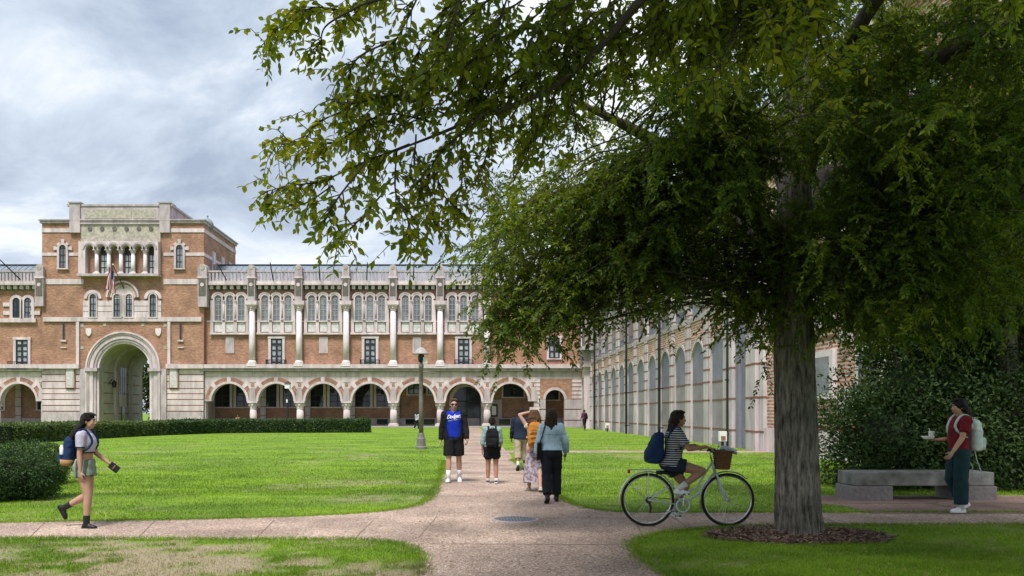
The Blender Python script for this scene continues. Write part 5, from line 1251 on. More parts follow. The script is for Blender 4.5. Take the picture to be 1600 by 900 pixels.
for nm, c in dict(black_cloth=(0.016,0.016,0.019), navy_cloth=(0.022,0.030,0.055), royal_cloth=(0.012,0.035,0.42), lavender_cloth=(0.52,0.49,0.62), teal_grey_cloth=(0.27,0.38,0.37), khaki_cloth=(0.42,0.34,0.24),
        denim_light=(0.44,0.60,0.73), black_denim=(0.018,0.021,0.028), maroon_cloth=(0.17,0.018,0.026), teal_dark=(0.020,0.050,0.062), white_cloth=(0.74,0.74,0.75), navy_pack=(0.018,0.040,0.105), orange_pack=(0.52,0.20,0.035),
        white_pack=(0.56,0.62,0.62), tan_leather=(0.42,0.23,0.10), grey_cloth=(0.45,0.45,0.47), beige_cloth=(0.55,0.45,0.36), plum_cloth=(0.17,0.05,0.09)).items(): cloth(nm, c)
mat('shoe_white', (0.80,0.80,0.80), (0.7,0.7,0.7), 8, rough=0.6); mat('shoe_black', (0.018,0.018,0.019), None, 8, rough=0.4); mat('sole_pale', (0.6,0.58,0.55), None, 8); mat('glass_black', (0.008,0.008,0.01), None, 5, rough=0.08, spec=0.6)
mat('eye_white', (0.7,0.68,0.66), None, 5, rough=0.3); mat('eye_dark', (0.02,0.013,0.01), None, 5, rough=0.2); mat('lips', (0.36,0.12,0.10), None, 5, rough=0.45); mat('phone_black', (0.02,0.02,0.022), None, 5, rough=0.2)
def stripemat(name, c1, c2, period, width=0.5, axis=2, wob=0.0):
    m, N, L, b = nodes(name); b.inputs['Roughness'].default_value = 0.9; tc = N('ShaderNodeTexCoord'); sp = N('ShaderNodeSeparateXYZ'); L(tc.outputs['Object'], sp.inputs[0])
    a = N('ShaderNodeMath', operation='DIVIDE'); a.inputs[1].default_value = period; L(sp.outputs[axis], a.inputs[0])
    fr = N('ShaderNodeMath', operation='FRACT'); L(a.outputs[0], fr.inputs[0]); gt = N('ShaderNodeMath', operation='GREATER_THAN'); gt.inputs[1].default_value = width; L(fr.outputs[0], gt.inputs[0])
    mx = N('ShaderNodeMix', data_type='RGBA'); mx.inputs[6].default_value = (*c1,1); mx.inputs[7].default_value = (*c2,1); L(gt.outputs[0], mx.inputs[0]); L(mx.outputs[2], b.inputs['Base Color'])
    n2 = N('ShaderNodeTexNoise'); n2.inputs['Scale'].default_value = 22; L(tc.outputs['Object'], n2.inputs['Vector']); bp = N('ShaderNodeBump'); bp.inputs['Strength'].default_value = 0.35; bp.inputs['Distance'].default_value = 0.02; L(n2.outputs[0], bp.inputs['Height']); L(bp.outputs[0], b.inputs['Normal'])
stripemat('striped_cloth', (0.020,0.024,0.040), (0.50,0.50,0.53), 0.030, 0.66)
stripemat('shorts_pattern', (0.20,0.26,0.20), (0.045,0.060,0.045), 0.10, 0.6, axis=1)
mat('skirt_print', (0.40,0.36,0.39), (0.19,0.12,0.16), 16, rough=0.9, lo=0.44, hi=0.54)

BLOBS = []
def blob(mb, name, m, parent, voxel, smooth=4, dec=1.0, post=None, rep=1):
    me = mb.mesh(name); me.materials.append(M_(m)); o = link(bpy.data.objects.new(name, me), parent)
    r = o.modifiers.new('r', 'REMESH'); r.mode = 'VOXEL'; r.voxel_size = voxel; r.use_smooth_shade = True
    if smooth: s = o.modifiers.new('s', 'SMOOTH'); s.iterations = smooth; s.factor = 0.5
    if dec < 1: d = o.modifiers.new('d', 'DECIMATE'); d.ratio = dec
    BLOBS.append((o, post)); return o
def settle():
    """turn the grown surfaces into plain meshes"""
    bpy.context.view_layer.update(); dg = bpy.context.evaluated_depsgraph_get()
    for o, post in BLOBS:
        me = bpy.data.meshes.new_from_object(o.evaluated_get(dg)); o.modifiers.clear(); old = o.data; o.data = me; bpy.data.meshes.remove(old)
        if post:
            bm = bmesh.new(); bm.from_mesh(me); post(bm); bm.to_mesh(me); bm.free()
        if o.name.split('.')[0] in ('shirt','jacket','denim_jacket','trousers','shorts','striped_top','crop_top','camisole','main_compartment','front_pocket'):
            off_ = Vector((random.random()*50, random.random()*50, random.random()*50)); nv = [v.normal.copy() for v in me.vertices]      # soft folds
            for v, n_ in zip(me.vertices, nv):
                c_ = v.co; f_ = mnoise.noise(Vector((c_.x*11, c_.y*11, c_.z*20))+off_)*0.010 + mnoise.noise(Vector((c_.x*30, c_.y*30, c_.z*44))+off_)*0.004
                v.co = c_ + n_*(f_+0.001)
        me.polygons.foreach_set('use_smooth', [True]*len(me.polygons))
    BLOBS.clear()
def rc(mb, p, q, r1, r2, n=12):
    p, q = Vector(p), Vector(q); mb.ell(p, (r1,)*3, n, 8); mb.ell(q, (r2,)*3, n, 8)
    if (q-p).length > 1e-4: mb.tube([p, q], [r1, r2], n)
def limb(mb, pts, rad, n=12):
    for i in range(len(pts)-1): rc(mb, pts[i], pts[i+1], rad[i], rad[i+1], n)
def ik(a, c, l1, l2, hint):
    a, c = Vector(a), Vector(c); d = c-a; L_ = min(d.length, (l1+l2)*0.999); dn = d.normalized(); x = (l1*l1 - l2*l2 + L_*L_)/(2*L_); h = math.sqrt(max(l1*l1-x*x, 0))
    hv = Vector(hint); hv = (hv - dn*hv.dot(dn)).normalized(); return a + dn*x + hv*h
class Body:
    """joints of a figure facing +Y, feet on z = 0"""
    def __init__(s, H, legs, arms, lean=0.0, male=False, head=(0,0), pelvis=None, twist=0.0, build=1.0):
        k = s.k = H/1.75; s.male = male; s.bd = build
        s.lean = R(lean); up = Vector((0, math.sin(s.lean), math.cos(s.lean))); fw = Vector((0, math.cos(s.lean), -math.sin(s.lean)))
        s.up, s.fw, s.rt = up, fw, Vector((1,0,0)); s.hip, s.knee, s.ank, s.toe = {}, {}, {}, {}
        for sd, key in ((1,'R'), (-1,'L')):
            h = Vector((sd*0.088*k, 0, 0)); L_ = legs[key]; s.hip[key] = h
            if 'ankle' in L_: continue
            a, b_, ft = R(L_['t']), R(L_['k']), R(L_.get('f', 0)); ab = R(L_.get('ab', 1.5))*sd
            s.knee[key] = h + Vector((math.sin(ab), math.sin(a)*math.cos(ab), -math.cos(a)*math.cos(ab)))*0.43*k
            s.ank[key] = s.knee[key] + Vector((math.sin(ab)*0.5, math.sin(a-b_), -math.cos(a-b_)))*0.415*k
            o = R(L_.get('out', 6))*sd; s.toe[key] = (Vector((math.sin(o), math.cos(o), 0))*math.cos(ft) + Vector((0,0,-1))*math.sin(ft))
        if pelvis is None:
            low = min(min(s.ank[q].z - 0.078*k, s.ank[q].z - 0.078*k*max(s.toe[q].y,0.2) + 0.17*k*min(s.toe[q].z,0)) for q in 'RL'); pelvis = Vector((0,0,-low))
        s.pel = Vector(pelvis)
        for q in 'RL':
            s.hip[q] = s.hip[q] + s.pel
            if q in s.knee: s.knee[q] = s.knee[q] + s.pel; s.ank[q] = s.ank[q] + s.pel
            else:
                s.ank[q] = Vector(legs[q]['ankle']); s.knee[q] = ik(s.hip[q], s.ank[q], 0.43*k, 0.415*k, legs[q].get('hint', (0,1,0))); ft = R(legs[q].get('f', 0)); s.toe[q] = Vector((0, math.cos(ft), -math.sin(ft)))
        sw = (0.185 if male else 0.16)*k*build
        s.neck = s.pel + up*0.525*k; s.headc = s.neck + up*0.14*k + fw*0.025*k; s.hp, s.hy = R(head[0]), R(head[1])
        s.sh, s.elb, s.wr = {}, {}, {}
        for sd, key in ((1,'R'), (-1,'L')):
            A = arms[key]; tw = R(twist)*sd; sh = s.pel + up*0.465*k + Vector((1,0,0))*sd*sw + fw*(-math.sin(tw)*sw); s.sh[key] = sh
            if 'w' in A: s.wr[key] = Vector(A['w']); s.elb[key] = ik(sh, s.wr[key], 0.285*k, 0.25*k, A.get('hint', (0,-1,-0.3)))
            else:
                f_, ab, e = R(A['f']), R(A.get('ab', 8))*sd, R(A.get('e', 12)); d = Vector((math.sin(ab), math.sin(f_)*math.cos(ab), -math.cos(f_)*math.cos(ab)))
                s.elb[key] = sh + d*0.285*k; g_ = f_+e; s.wr[key] = s.elb[key] + Vector((math.sin(ab)*0.4, math.sin(g_), -math.cos(g_)))*0.25*k
    def sect(s, t):
        """torso cross-section at height t (0 pelvis .. 1 neck base): half width, half depth, forward offset"""
        T = [-0.22, -0.10, 0.0, 0.12, 0.28, 0.45, 0.62, 0.78, 0.88, 0.96, 1.02]
        if s.male: w = [0.10,0.160,0.168,0.158,0.148,0.155,0.170,0.180,0.165,0.10,0.055]; d = [0.08,0.108,0.112,0.105,0.100,0.105,0.116,0.118,0.100,0.07,0.052]; o = [0,-0.008,-0.006,0.004,0.010,0.010,0.008,0.002,-0.008,-0.008,-0.002]
        else: w = [0.10,0.168,0.172,0.158,0.128,0.125,0.136,0.148,0.138,0.08,0.046]; d = [0.085,0.118,0.118,0.100,0.086,0.092,0.116,0.108,0.088,0.06,0.046]; o = [0,-0.014,-0.010,0.002,0.008,0.012,0.018,0.006,-0.006,-0.008,-0.002]
        return np.interp(t, T, w)*s.k*s.bd, np.interp(t, T, d)*s.k*s.bd, np.interp(t, T, o)*s.k
    def torso(s, mb, t0, t1, inf=0.0, n=9, flare=0.0):
        rs = []
        for i in range(n):
            t = t0+(t1-t0)*i/(n-1); w, d, o = s.sect(t); c = s.pel + s.up*(0.525*s.k*t) + s.fw*o; e = inf + flare*(1-i/(n-1))
            rs.append([tuple(c + s.rt*(a*(w+e)) + s.fw*(b_*(d+e))) for a, b_ in circ(20)])
        mb.rings(rs)
    def shoulders(s, mb, inf=0.0):
        k = s.k
        for q in 'RL':
            r = (0.062 if s.male else 0.052)*k*s.bd + inf; c = s.pel + s.up*0.44*k + (s.sh[q]-s.pel).project(s.rt)*0.45; rc(mb, c, s.sh[q], r*1.1, r)
            rc(mb, s.neck - s.up*0.01*k, s.sh[q]+s.up*0.0, 0.045*k+inf, r*0.72)
    def arm(s, mb, q, u0=0.0, u1=2.0, inf=0.0):
        """u runs 0 shoulder .. 1 elbow .. 2 wrist"""
        k = s.k*s.bd; R_ = [0.054,0.046,0.041,0.040,0.027] if s.male else [0.047,0.040,0.036,0.036,0.024]
        f_ = lambda u: (s.sh[q].lerp(s.elb[q], u) if u <= 1 else s.elb[q].lerp(s.wr[q], u-1))
        us = [u0] + [u for u in (0.5,1.0,1.3) if u0 < u < u1] + [u1]; pts = [f_(u) for u in us]; rad = [np.interp(u, [0,.5,1,1.3,2], R_)*k + inf for u in us]
        if inf: mb.tube(pts, rad, 14)
        if inf:
            for p, r in list(zip(pts, rad))[1:-1] + ([(pts[0], rad[0])] if u0 == 0 else []): mb.ell(p, (r,)*3, 12, 8)
        else: limb(mb, pts, rad)
    def leg(s, mb, q, u0=0.0, u1=2.0, inf=0.0, flare=0.0):
        k = s.k*s.bd; R_ = [0.092,0.080,0.056,0.056,0.036] if not s.male else [0.088,0.078,0.057,0.058,0.038]
        f_ = lambda u: (s.hip[q].lerp(s.knee[q], u) if u <= 1 else s.knee[q].lerp(s.ank[q], u-1))
        us = [u0] + [u for u in (0.45,1.0,1.32) if u0 < u < u1] + [u1]; pts = [f_(u) for u in us]; rad = [np.interp(u, [0,.45,1,1.32,2], R_)*k + inf + flare*(u-u0)/(u1-u0) for u in us]
        if inf:
            mb.tube(pts, rad, 16)
            for p, r in list(zip(pts, rad))[:-1]: mb.ell(p, (r,)*3, 14, 8)
        else: limb(mb, pts, rad)
    def hand(s, mb, q, curl=0.5, nrm=None, d=None):
        k = s.k; d = (d or (s.wr[q]-s.elb[q])).normalized(); sd = 1 if q == 'R' else -1
        n_ = Vector(nrm) if nrm else Vector((-sd, 0.25, 0)); n_ = (n_ - d*n_.dot(d)).normalized(); a = d.cross(n_).normalized()
        if a.dot(s.fw) < 0: a = -a           # a points to the thumb side (forwards)
        w = s.wr[q]; c = w + d*0.045*k; rot = Matrix((a, n_, d)).transposed(); mb.ell(c, (0.040*k,0.017*k,0.052*k), 12, 8, rot); rc(mb, w-d*0.02*k, w+d*0.02*k, 0.024*k, 0.022*k)
        tips = []
        for i, (o, ln) in enumerate(((0.031,0.070),(0.010,0.080),(-0.011,0.074),(-0.031,0.058))):
            b0 = w + d*0.084*k + a*o*k; d1 = (d*math.cos(curl*0.8)+n_*math.sin(curl*0.8)+a*o*2.0).normalized(); d2 = (d*math.cos(curl*2.0)+n_*math.sin(curl*2.0)).normalized()
            p1 = b0 + d1*ln*0.5*k; p2 = p1 + d2*ln*0.5*k; limb(mb, [b0, p1, p2], [0.0098*k,0.0088*k,0.0075*k], 8); tips.append(p2)
        t0 = w + d*0.03*k + a*0.034*k; t1 = t0 + (d*0.7+a*0.6+n_*0.25).normalized()*0.036*k; t2 = t1 + (d*0.85+a*0.1+n_*0.5*curl*2).normalized()*0.032*k; limb(mb, [t0,t1,t2], [0.013*k,0.0105*k,0.0085*k], 8)
        return w + d*0.09*k + n_*0.028*k
    def hrot(s):
        return Matrix.Rotation(s.hy, 3, 'Z') @ Matrix.Rotation(-s.hp, 3, 'X')
    def hpt(s, x, y, z): return s.headc + s.hrot() @ (Vector((x,y,z))*s.k)
    def head(s, mb):
        k = s.k; r = s.hrot(); e = lambda c, rd, rr=None: mb.ell(s.hpt(*c), tuple(x*k for x in rd), 16, 10, r if rr is None else r @ rr)
        e((0,-0.008,0.028), (0.076,0.094,0.092)); e((0,0.022,-0.035), (0.060,0.066,0.075)); e((0,0.050,-0.082), (0.030,0.028,0.026)); e((0,0.060,0.012), (0.052,0.026,0.050))
        rc(mb, s.hpt(0,0.086,0.018), s.hpt(0,0.108,-0.022), 0.009*k, 0.013*k, 8); e((0.014,0.092,-0.028), (0.009,0.011,0.008)); e((-0.014,0.092,-0.028), (0.009,0.011,0.008))
        e((0.03,0.062,-0.022), (0.026,0.020,0.022)); e((-0.03,0.062,-0.022), (0.026,0.020,0.022)); e((0,0.080,0.040), (0.045,0.012,0.010)); e((0,0.082,-0.056), (0.022,0.012,0.014))
        for sd in (-1, 1): e((sd*0.076,-0.012,0.0), (0.010,0.020,0.032), Matrix.Rotation(0.25*sd, 3, 'Z'))
        rc(mb, s.neck - s.up*0.05*k, s.hpt(0,-0.016,-0.06), (0.060 if s.male else 0.050)*k, (0.054 if s.male else 0.045)*k)
    def face(s, par, brow='hair_dark', glasses=False):
        k = s.k; r = s.hrot()
        for sd in (-1, 1):
            if not glasses:
                ey = MB().ell(s.hpt(sd*0.031,0.076,0.010), (0.0145*k,0.010*k,0.0085*k), 10, 6, r).build('eye', 'eye_white', par, smooth=True)
                MB().ell(s.hpt(sd*0.031,0.0845,0.010), (0.0065*k,0.004*k,0.0068*k), 8, 6, r).build('iris', 'eye_dark', ey, smooth=True)
            MB().tube([s.hpt(sd*0.012,0.090,0.032), s.hpt(sd*0.030,0.089,0.039), s.hpt(sd*0.050,0.074,0.032)], [0.004*k,0.005*k,0.0025*k], 6).build('eyebrow', brow, par)
        MB().ell(s.hpt(0,0.094,-0.052), (0.022*k,0.006*k,0.006*k), 10, 6, r).ell(s.hpt(0,0.093,-0.060), (0.018*k,0.006*k,0.0065*k), 10, 6, r).build('mouth', 'lips', par, smooth=True)
        if glasses:
            mb = MB()
            for sd in (-1, 1): mb.ell(s.hpt(sd*0.034,0.091,0.012), (0.030*k,0.010*k,0.022*k), 14, 6, r); mb.tube([s.hpt(sd*0.062,0.086,0.018), s.hpt(sd*0.082,0.0,0.014)], 0.0035*k, 6)
            mb.tube([s.hpt(-0.012,0.099,0.018), s.hpt(0.012,0.099,0.018)], 0.004*k, 6); mb.build('sunglasses', 'glass_black', par, smooth=True)
    def body(s, par, skin, voxel=0.0075, feet=True, curl=(0.5,0.5), hn=(None,None), hd=(None,None), dec=0.28):
        mb = MB(); s.torso(mb, -0.10, 1.02, 0, 14); s.shoulders(mb); s.head(mb); s.grip = {}
        for q, c, n_, d_ in zip('RL', curl, hn, hd): s.arm(mb, q); s.grip[q] = s.hand(mb, q, c, n_, d_); s.leg(mb, q)
        for q in 'RL': rc(mb, s.ank[q], s.ank[q]-(s.knee[q]-s.ank[q]).normalized()*0.03*s.k, 0.034*s.k, 0.022*s.k)
        return blob(mb, 'body', skin, par, voxel*s.k, 5, dec)
    def shoe(s, par, q, m='shoe_white', sole='sole_pale', high=0.0, heel=0.0):
        k = s.k; t = s.toe[q].normalized(); side = Vector((1,0,0)); side = (side - t*side.dot(t)).normalized(); up = side.cross(t).normalized(); a = s.ank[q]
        c = a - up*0.045*k; rot = Matrix((side, t, up)).transposed(); mb = MB()
        mb.ell(c - t*0.015*k, (0.040*k,0.056*k,0.046*k), 12, 8, rot); mb.ell(c + t*0.085*k - up*0.006*k, (0.046*k,0.085*k,0.036*k), 12, 8, rot); rc(mb, c+up*0.02*k, c+t*0.07*k, 0.040*k, 0.034*k)
        if high: rc(mb, a - up*0.02*k, a+(s.knee[q]-a).normalized()*high*k, 0.047*k, 0.050*k)
        o = blob(mb, 'shoe', m, par, 0.009*k, 3, 0.6)
        sm = MB(); pts = [(-0.037,-0.055),(-0.040,0.0),(-0.038,0.06),(-0.047,0.11),(-0.036,0.155),(0,0.172),(0.036,0.155),(0.047,0.11),(0.038,0.06),(0.040,0.0),(0.037,-0.055),(0,-0.073)]
        rs = [[tuple(a - up*(z*k) + side*(x*k) + t*(y*k)) for x, y in pts] for z in (0.054, 0.078)]; sm.rings(rs); sm.build('sole', sole, o)
        if heel:
            h = MB().box(-0.03*k,0.03*k,-0.06*k,0.0,-0.02*k,0.0); 
        return o
    def sock(s, par, q, h, m='white_cloth'):
        mb = MB(); a = s.ank[q]; d = (s.knee[q]-a).normalized(); mb.tube([a-d*0.03*s.k, a+d*h*0.5*s.k, a+d*h*s.k], [0.047*s.k,0.045*s.k,0.050*s.k], 14); mb.build('sock', m, par, smooth=True)
    def top(s, par, name, m, t0, t1, inf, sleeve, sinf=None, flare=0.0, post=None, voxel=0.010):
        mb = MB(); s.torso(mb, t0, t1, inf, 12, flare); s.shoulders(mb, inf*0.8)
        for q in 'RL': s.arm(mb, q, 0.0, sleeve, (sinf if sinf is not None else inf))
        return blob(mb, name, m, par, voxel*s.k, 4, 0.35, post)
    def bottoms(s, par, name, m, t1, length, inf, flare=0.0):
        mb = MB(); s.torso(mb, -0.19, t1, inf*1.1+0.006, 8)
        for q in 'RL': s.leg(mb, q, 0.0, length, inf, flare)
        return blob(mb, name, m, par, 0.010*s.k, 4, 0.35)
    def hair(s, par, m, length=0.0, bulk=1.0, front=0.0, voxel=0.007, seed=1, curly=0.0, cap=True, bun=False, wid=1.0, back=0.0):
        """cap over the skull, then locks falling down the back to `length` below the crown"""
        mb = MB(); k = s.k; r = s.hrot(); g = np.random.default_rng(seed)
        mb.ell(s.hpt(0,-0.020,0.045), (0.084*k*bulk,0.098*k*bulk,0.090*k*bulk), 16, 10, r); mb.ell(s.hpt(0,-0.045,-0.005), (0.078*k*bulk,0.066*k*bulk,0.085*k*bulk), 14, 8, r)
        if bun: mb.ell(s.hpt(0,-0.085,0.085), (0.045*k,0.045*k,0.042*k), 12, 8, r)
        n = 46 if length else 30
        for i in range(n):
            a = math.pi*(0.02+0.96*(i+g.random()*0.7)/n)+math.pi; rad = 0.083*bulk*wid
            x, y = math.cos(a)*rad, math.sin(a)*0.085*bulk-0.012
            p0 = s.hpt(x*0.7, y*0.55, 0.112*bulk); p1 = s.hpt(x*1.02, y*1.02, 0.03); pts = [p0, p1]
            if length:
                L_ = length*(0.86+0.2*g.random()); nn = 6
                base = s.hpt(x*1.04, y*1.05-0.01, -0.04)
                for j in range(nn):
                    f_ = j/(nn-1); w_ = curly*Vector((math.sin(j*2.1+i*1.3), math.cos(j*2.4+i*0.7), 0))*0.028*k
                    bk_ = s.fw*(-0.018*f_*k - back*k*math.sin(min(f_*1.6,1)*math.pi/2)) + Vector((0,0,-1))*(L_-0.14)*f_*k + Vector((-x*0.15*f_*k*(1 if not curly else -1.2), -0.02*f_*k, 0)); pts.append(base + bk_ + w_)
            else:
                pts.append(s.hpt(x*0.98, y*1.0, -0.035+0.02*g.random()))
            rr = (0.017 if length else 0.013)*k*bulk; limb(mb, pts, [rr*0.8, rr] + [rr*(1.0-0.45*j/max(len(pts)-3,1)) for j in range(len(pts)-2)], 7)
        if front:
            for i in range(10):
                x = -0.06+0.12*i/9; limb(mb, [s.hpt(x*0.6,0.02,0.125), s.hpt(x*1.05,0.070+0.006*g.random(),0.098+0.02*g.random()*front)], [0.018*k,0.013*k], 7)
        return blob(mb, 'hair', m, par, voxel*k, 2, 0.6)

def backpack(label, b, loc, rz, m, w=0.30, h=0.42, d=0.16, drop=0.02, pocket=None, mp=None, straps=True, bottom=None, m_strap=None, sag=0.0):
    """pack on the back of figure b"""
    t = thing('backpack', label, 'backpack', loc, rz, 'backpacks worn by the people'); k = b.k; c = b.pel + b.up*(0.27-drop)*k - b.fw*(0.115*k*b.bd + d*0.5*k + 0.012)
    rot = Matrix((b.rt, b.fw, b.up)).transposed()
    def pt(x, y, z): return c + b.rt*x*k + b.fw*y*k + b.up*z*k
    mb = MB(); rs = []
    for f_, sw, sd in ((-0.5,0.80,0.75),(-0.47,0.93,0.95),(-0.2,1.0,1.05+sag),(0.15,0.97,0.95),(0.36,0.86,0.78),(0.47,0.62,0.55),(0.5,0.40,0.32)):
        rs.append([tuple(pt(math.copysign(abs(a)**0.6,a)*w/2*sw, math.copysign(abs(b_)**0.6,b_)*d/2*sd - (0.02+sag*0.1)*(0.5-f_), f_*h)) for a, b_ in circ(20)])
    mb.rings(rs); blob(mb, 'main_compartment', m, t, 0.012*k, 4, 0.6)
    mb = MB(); rs = [[tuple(pt(math.copysign(abs(a)**0.6,a)*w*0.40*sw, -d*0.5-0.018+math.copysign(abs(b_)**0.6,b_)*0.045*sw2, z)) for a, b_ in circ(16)] for z, sw, sw2 in ((-0.44*h,0.8,0.8),(-0.38*h,1,1),(-0.12*h,1,1),(-0.05*h,0.9,0.6))]
    mb.rings(rs); blob(mb, 'front_pocket', mp or m, t, 0.010*k, 3, 0.6)
    MB().tube([pt(-w*0.36,-d*0.56,0.02*h), pt(-w*0.2,-d*0.62,0.10*h), pt(w*0.2,-d*0.62,0.10*h), pt(w*0.36,-d*0.56,0.02*h)], 0.006*k, 6).build('zip', m_strap or 'black_cloth', t)
    MB().tube([pt(-0.03,0.0,0.49*h), pt(-0.025,-0.0,0.56*h), pt(0.025,0.0,0.56*h), pt(0.03,0.0,0.49*h)], 0.009*k, 6).build('grab_loop', m_strap or m, t)
    if bottom: 
        mb = MB(); rs = [[tuple(pt(math.copysign(abs(a)**0.6,a)*w/2*sw*1.04, math.copysign(abs(b_)**0.6,b_)*d/2*sw*1.08-0.02, z*h)) for a, b_ in circ(20)] for z, sw in ((-0.515,0.80),(-0.47,0.98),(-0.30,1.02))]; mb.rings(rs); mb.build('base_panel', bottom, t, smooth=True)
    if straps:
        for sd in (-1, 1):
            x = sd*0.095*k; ww, dd, oo = b.sect(0.8); pts = []
            for (tt, front, lift) in ((0.70,-1,0.0),(0.93,-0.8,0.022),(1.0,0.05,0.035),(0.92,0.85,0.022),(0.72,1.0,0.0),(0.50,0.95,0.0),(0.40,0.2,0.0)):
                w_, d_, o_ = b.sect(min(tt,0.9)); xx = x if tt > 0.6 else sd*min(w_*1.02, abs(x)*1.55)
                e = 0.030; yy = front*math.sqrt(max(1-(xx/(w_+e))**2, 0.02))*(d_+e)
                if tt == 0.40: xx = sd*(w_+0.03); yy = -0.02
                pts.append(b.pel + b.up*(0.525*k*tt + lift*k) + b.fw*(o_+yy) + b.rt*xx)
            c_ = spline(pts, 22); mb = MB(); rs = []
            for i in range(22):
                tg = Vector(c_[min(i+1,21)]-c_[max(i-1,0)]).normalized(); wv = (b.rt - tg*b.rt.dot(tg)).normalized()*0.024*k; nv = tg.cross(wv).normalized()*0.007*k; p = Vector(c_[i]); rs.append([tuple(p+wv+nv), tuple(p+wv-nv), tuple(p-wv-nv), tuple(p-wv+nv)])
            mb.rings(rs).build('strap', m_strap or m, t)
    return t, pt
def walker(label, loc, rz): return thing('person', label, 'person', (*loc, 0.0), rz, 'people around the lawn')
def cut_front(b, w0, w1, z0, z1):
    """opens a jacket down the front"""
    def f(bm):
        bm.verts.ensure_lookup_table(); dl = []
        for v in bm.verts:
            q = v.co - b.pel; z = q.dot(b.up); x = q.dot(b.rt); y = q.dot(b.fw)
            ww = w0 + (w1-w0)*min(max((z-z0)/(z1-z0), 0), 1)
            if y > 0.02 and abs(x) < ww: dl.append(v)
        bmesh.ops.delete(bm, geom=dl, context='VERTS')
        r = bmesh.ops.solidify(bm, geom=bm.faces[:], thickness=0.008)
    return f
def cut_below(b, z):
    def f(bm): bmesh.ops.delete(bm, geom=[v for v in bm.verts if (v.co-b.pel).dot(b.up) < z], context='VERTS')
    return f

# ---- woman striding along the near path at the left
loc = (G(128,826)[0], 10.78)
t = walker('woman with long black hair, pale crop top and black boots striding along the left path', loc, -math.pi/2); WL = t
b = Body(1.585, {'R': dict(t=13,k=16,f=2), 'L': dict(t=2,k=64,f=62)}, {'R': dict(f=-2,ab=5,e=6), 'L': dict(f=12,ab=4,e=40)}, lean=3, head=(2,0), build=1.03)
b.body(t, 'skin_light', curl=(0.5,0.9)); b.face(t)
tee = b.top(t, 'crop_top', 'lavender_cloth', 0.40, 0.94, 0.014, 0.62, 0.020)
mb = MB(); b.torso(mb, 0.385, 0.41, 0.019, 3); mb.build('hem_band', 'black_cloth', tee)
for q in 'RL':
    mb = MB(); b.arm(mb, q, 0.60, 0.66, 0.024); mb.build('sleeve_band', 'black_cloth', tee)
b.bottoms(t, 'shorts', 'shorts_pattern', 0.20, 0.36, 0.016, 0.02)
for q in 'RL': b.shoe(t, q, 'shoe_black', 'shoe_black', high=0.10)
b.hair(t, 'hair_black', 0.66, 1.06, front=0.6, seed=4, back=0.17)
pk, pt = backpack('navy backpack with tan base and white bottle on the striding woman in boots', b, (*loc,0), -math.pi/2, 'navy_pack', 0.29, 0.43, 0.17, 0.05, bottom='tan_leather')
MB().lathe([(0.024,-0.07),(0.027,-0.06),(0.027,0.03),(0.016,0.045),(0.016,0.06)], tuple(pt(0.13,-0.07,0.02)), 12).build('bottle', 'paint_white', pk, smooth=True)
ph = thing('wallet', 'dark wallet in the forward hand of the striding woman in boots', 'wallet', (*loc,0), -math.pi/2); g_ = b.grip['L']; d = (b.wr['L']-b.elb['L']).normalized()
rot = Matrix((b.rt, d, b.rt.cross(d))).transposed().to_4x4(); mb = MB().box(-0.012,0.012,-0.06,0.085,-0.05,0.05); mb.v = [tuple(g_ + rot.to_3x3() @ Vector(p)) for p in mb.v]; mb.build('cover', 'phone_black', ph, bevel=0.006)

# ---- man in the blue shirt coming towards the camera
loc = (G(709,755)[0], 17.75); rz = math.pi
t = walker('man in sunglasses, open black jacket and blue lettered shirt walking towards the camera', loc, rz)
b = Body(1.885, {'R': dict(t=9,k=6,f=-6,ab=2.2), 'L': dict(t=-5,k=12,f=10,ab=2.2)}, {'R': dict(f=-5,ab=13,e=14), 'L': dict(f=8,ab=13,e=18)}, lean=0, male=True, head=(0,6), build=1.0)
b.body(t, 'skin_fair', curl=(0.9,0.9)); b.face(t, 'hair_brown', glasses=True)
b.hair(t, 'hair_brown', 0, 0.98, front=1.0, seed=8)
shirt = b.top(t, 'shirt', 'royal_cloth', -0.10, 0.97, 0.018, 0.5, 0.012, flare=0.012)
b.top(t, 'jacket', 'black_cloth', -0.14, 0.985, 0.036, 1.95, 0.024, flare=0.02, post=cut_front(b, 0.125, 0.145, 0.0, 0.36))
b.bottoms(t, 'shorts', 'black_cloth', 0.05, 0.88, 0.026, 0.03)
for q in 'RL': b.sock(t, q, 0.17); b.shoe(t, q, 'shoe_white', 'shoe_white')
# script lettering across the chest
fc = bpy.data.curves.new('lettering', 'FONT'); fc.body = 'Dodgers'; fc.size = 0.118; fc.shear = 0.42; fc.extrude = 0.0; fc.offset = 0.0028; fc.align_x = 'CENTER'; fc.space_character = 0.92
fo = bpy.data.objects.new('lettering', fc); COL.objects.link(fo); bpy.context.view_layer.update()
lme = bpy.data.meshes.new_from_object(fo.evaluated_get(bpy.context.evaluated_depsgraph_get())); bpy.data.objects.remove(fo)
bm = bmesh.new(); bm.from_mesh(lme); bmesh.ops.subdivide_edges(bm, edges=[e for e in bm.edges if e.calc_length() > 0.03], cuts=2)
sw_ = [bm.verts.new((x, y, 0)) for x, y in ((-0.15,-0.045),(0.02,-0.030),(0.20,-0.002),(0.205,-0.014),(0.05,-0.050),(-0.15,-0.055))]; bm.faces.new(sw_)
def chest(x, y, lift):       # x to the reader's right = the wearer's left
    tt = (0.40*b.k + y*1.0 + x*0.10)/(0.525*b.k); w, d_, o_ = b.sect(tt); w += 0.019; d_ += 0.019+lift; xx = -x*0.82
    return b.pel + b.up*(tt*0.525*b.k) + b.rt*xx + b.fw*(o_ + d_*math.sqrt(max(1-(xx/w)**2, 0.05)))
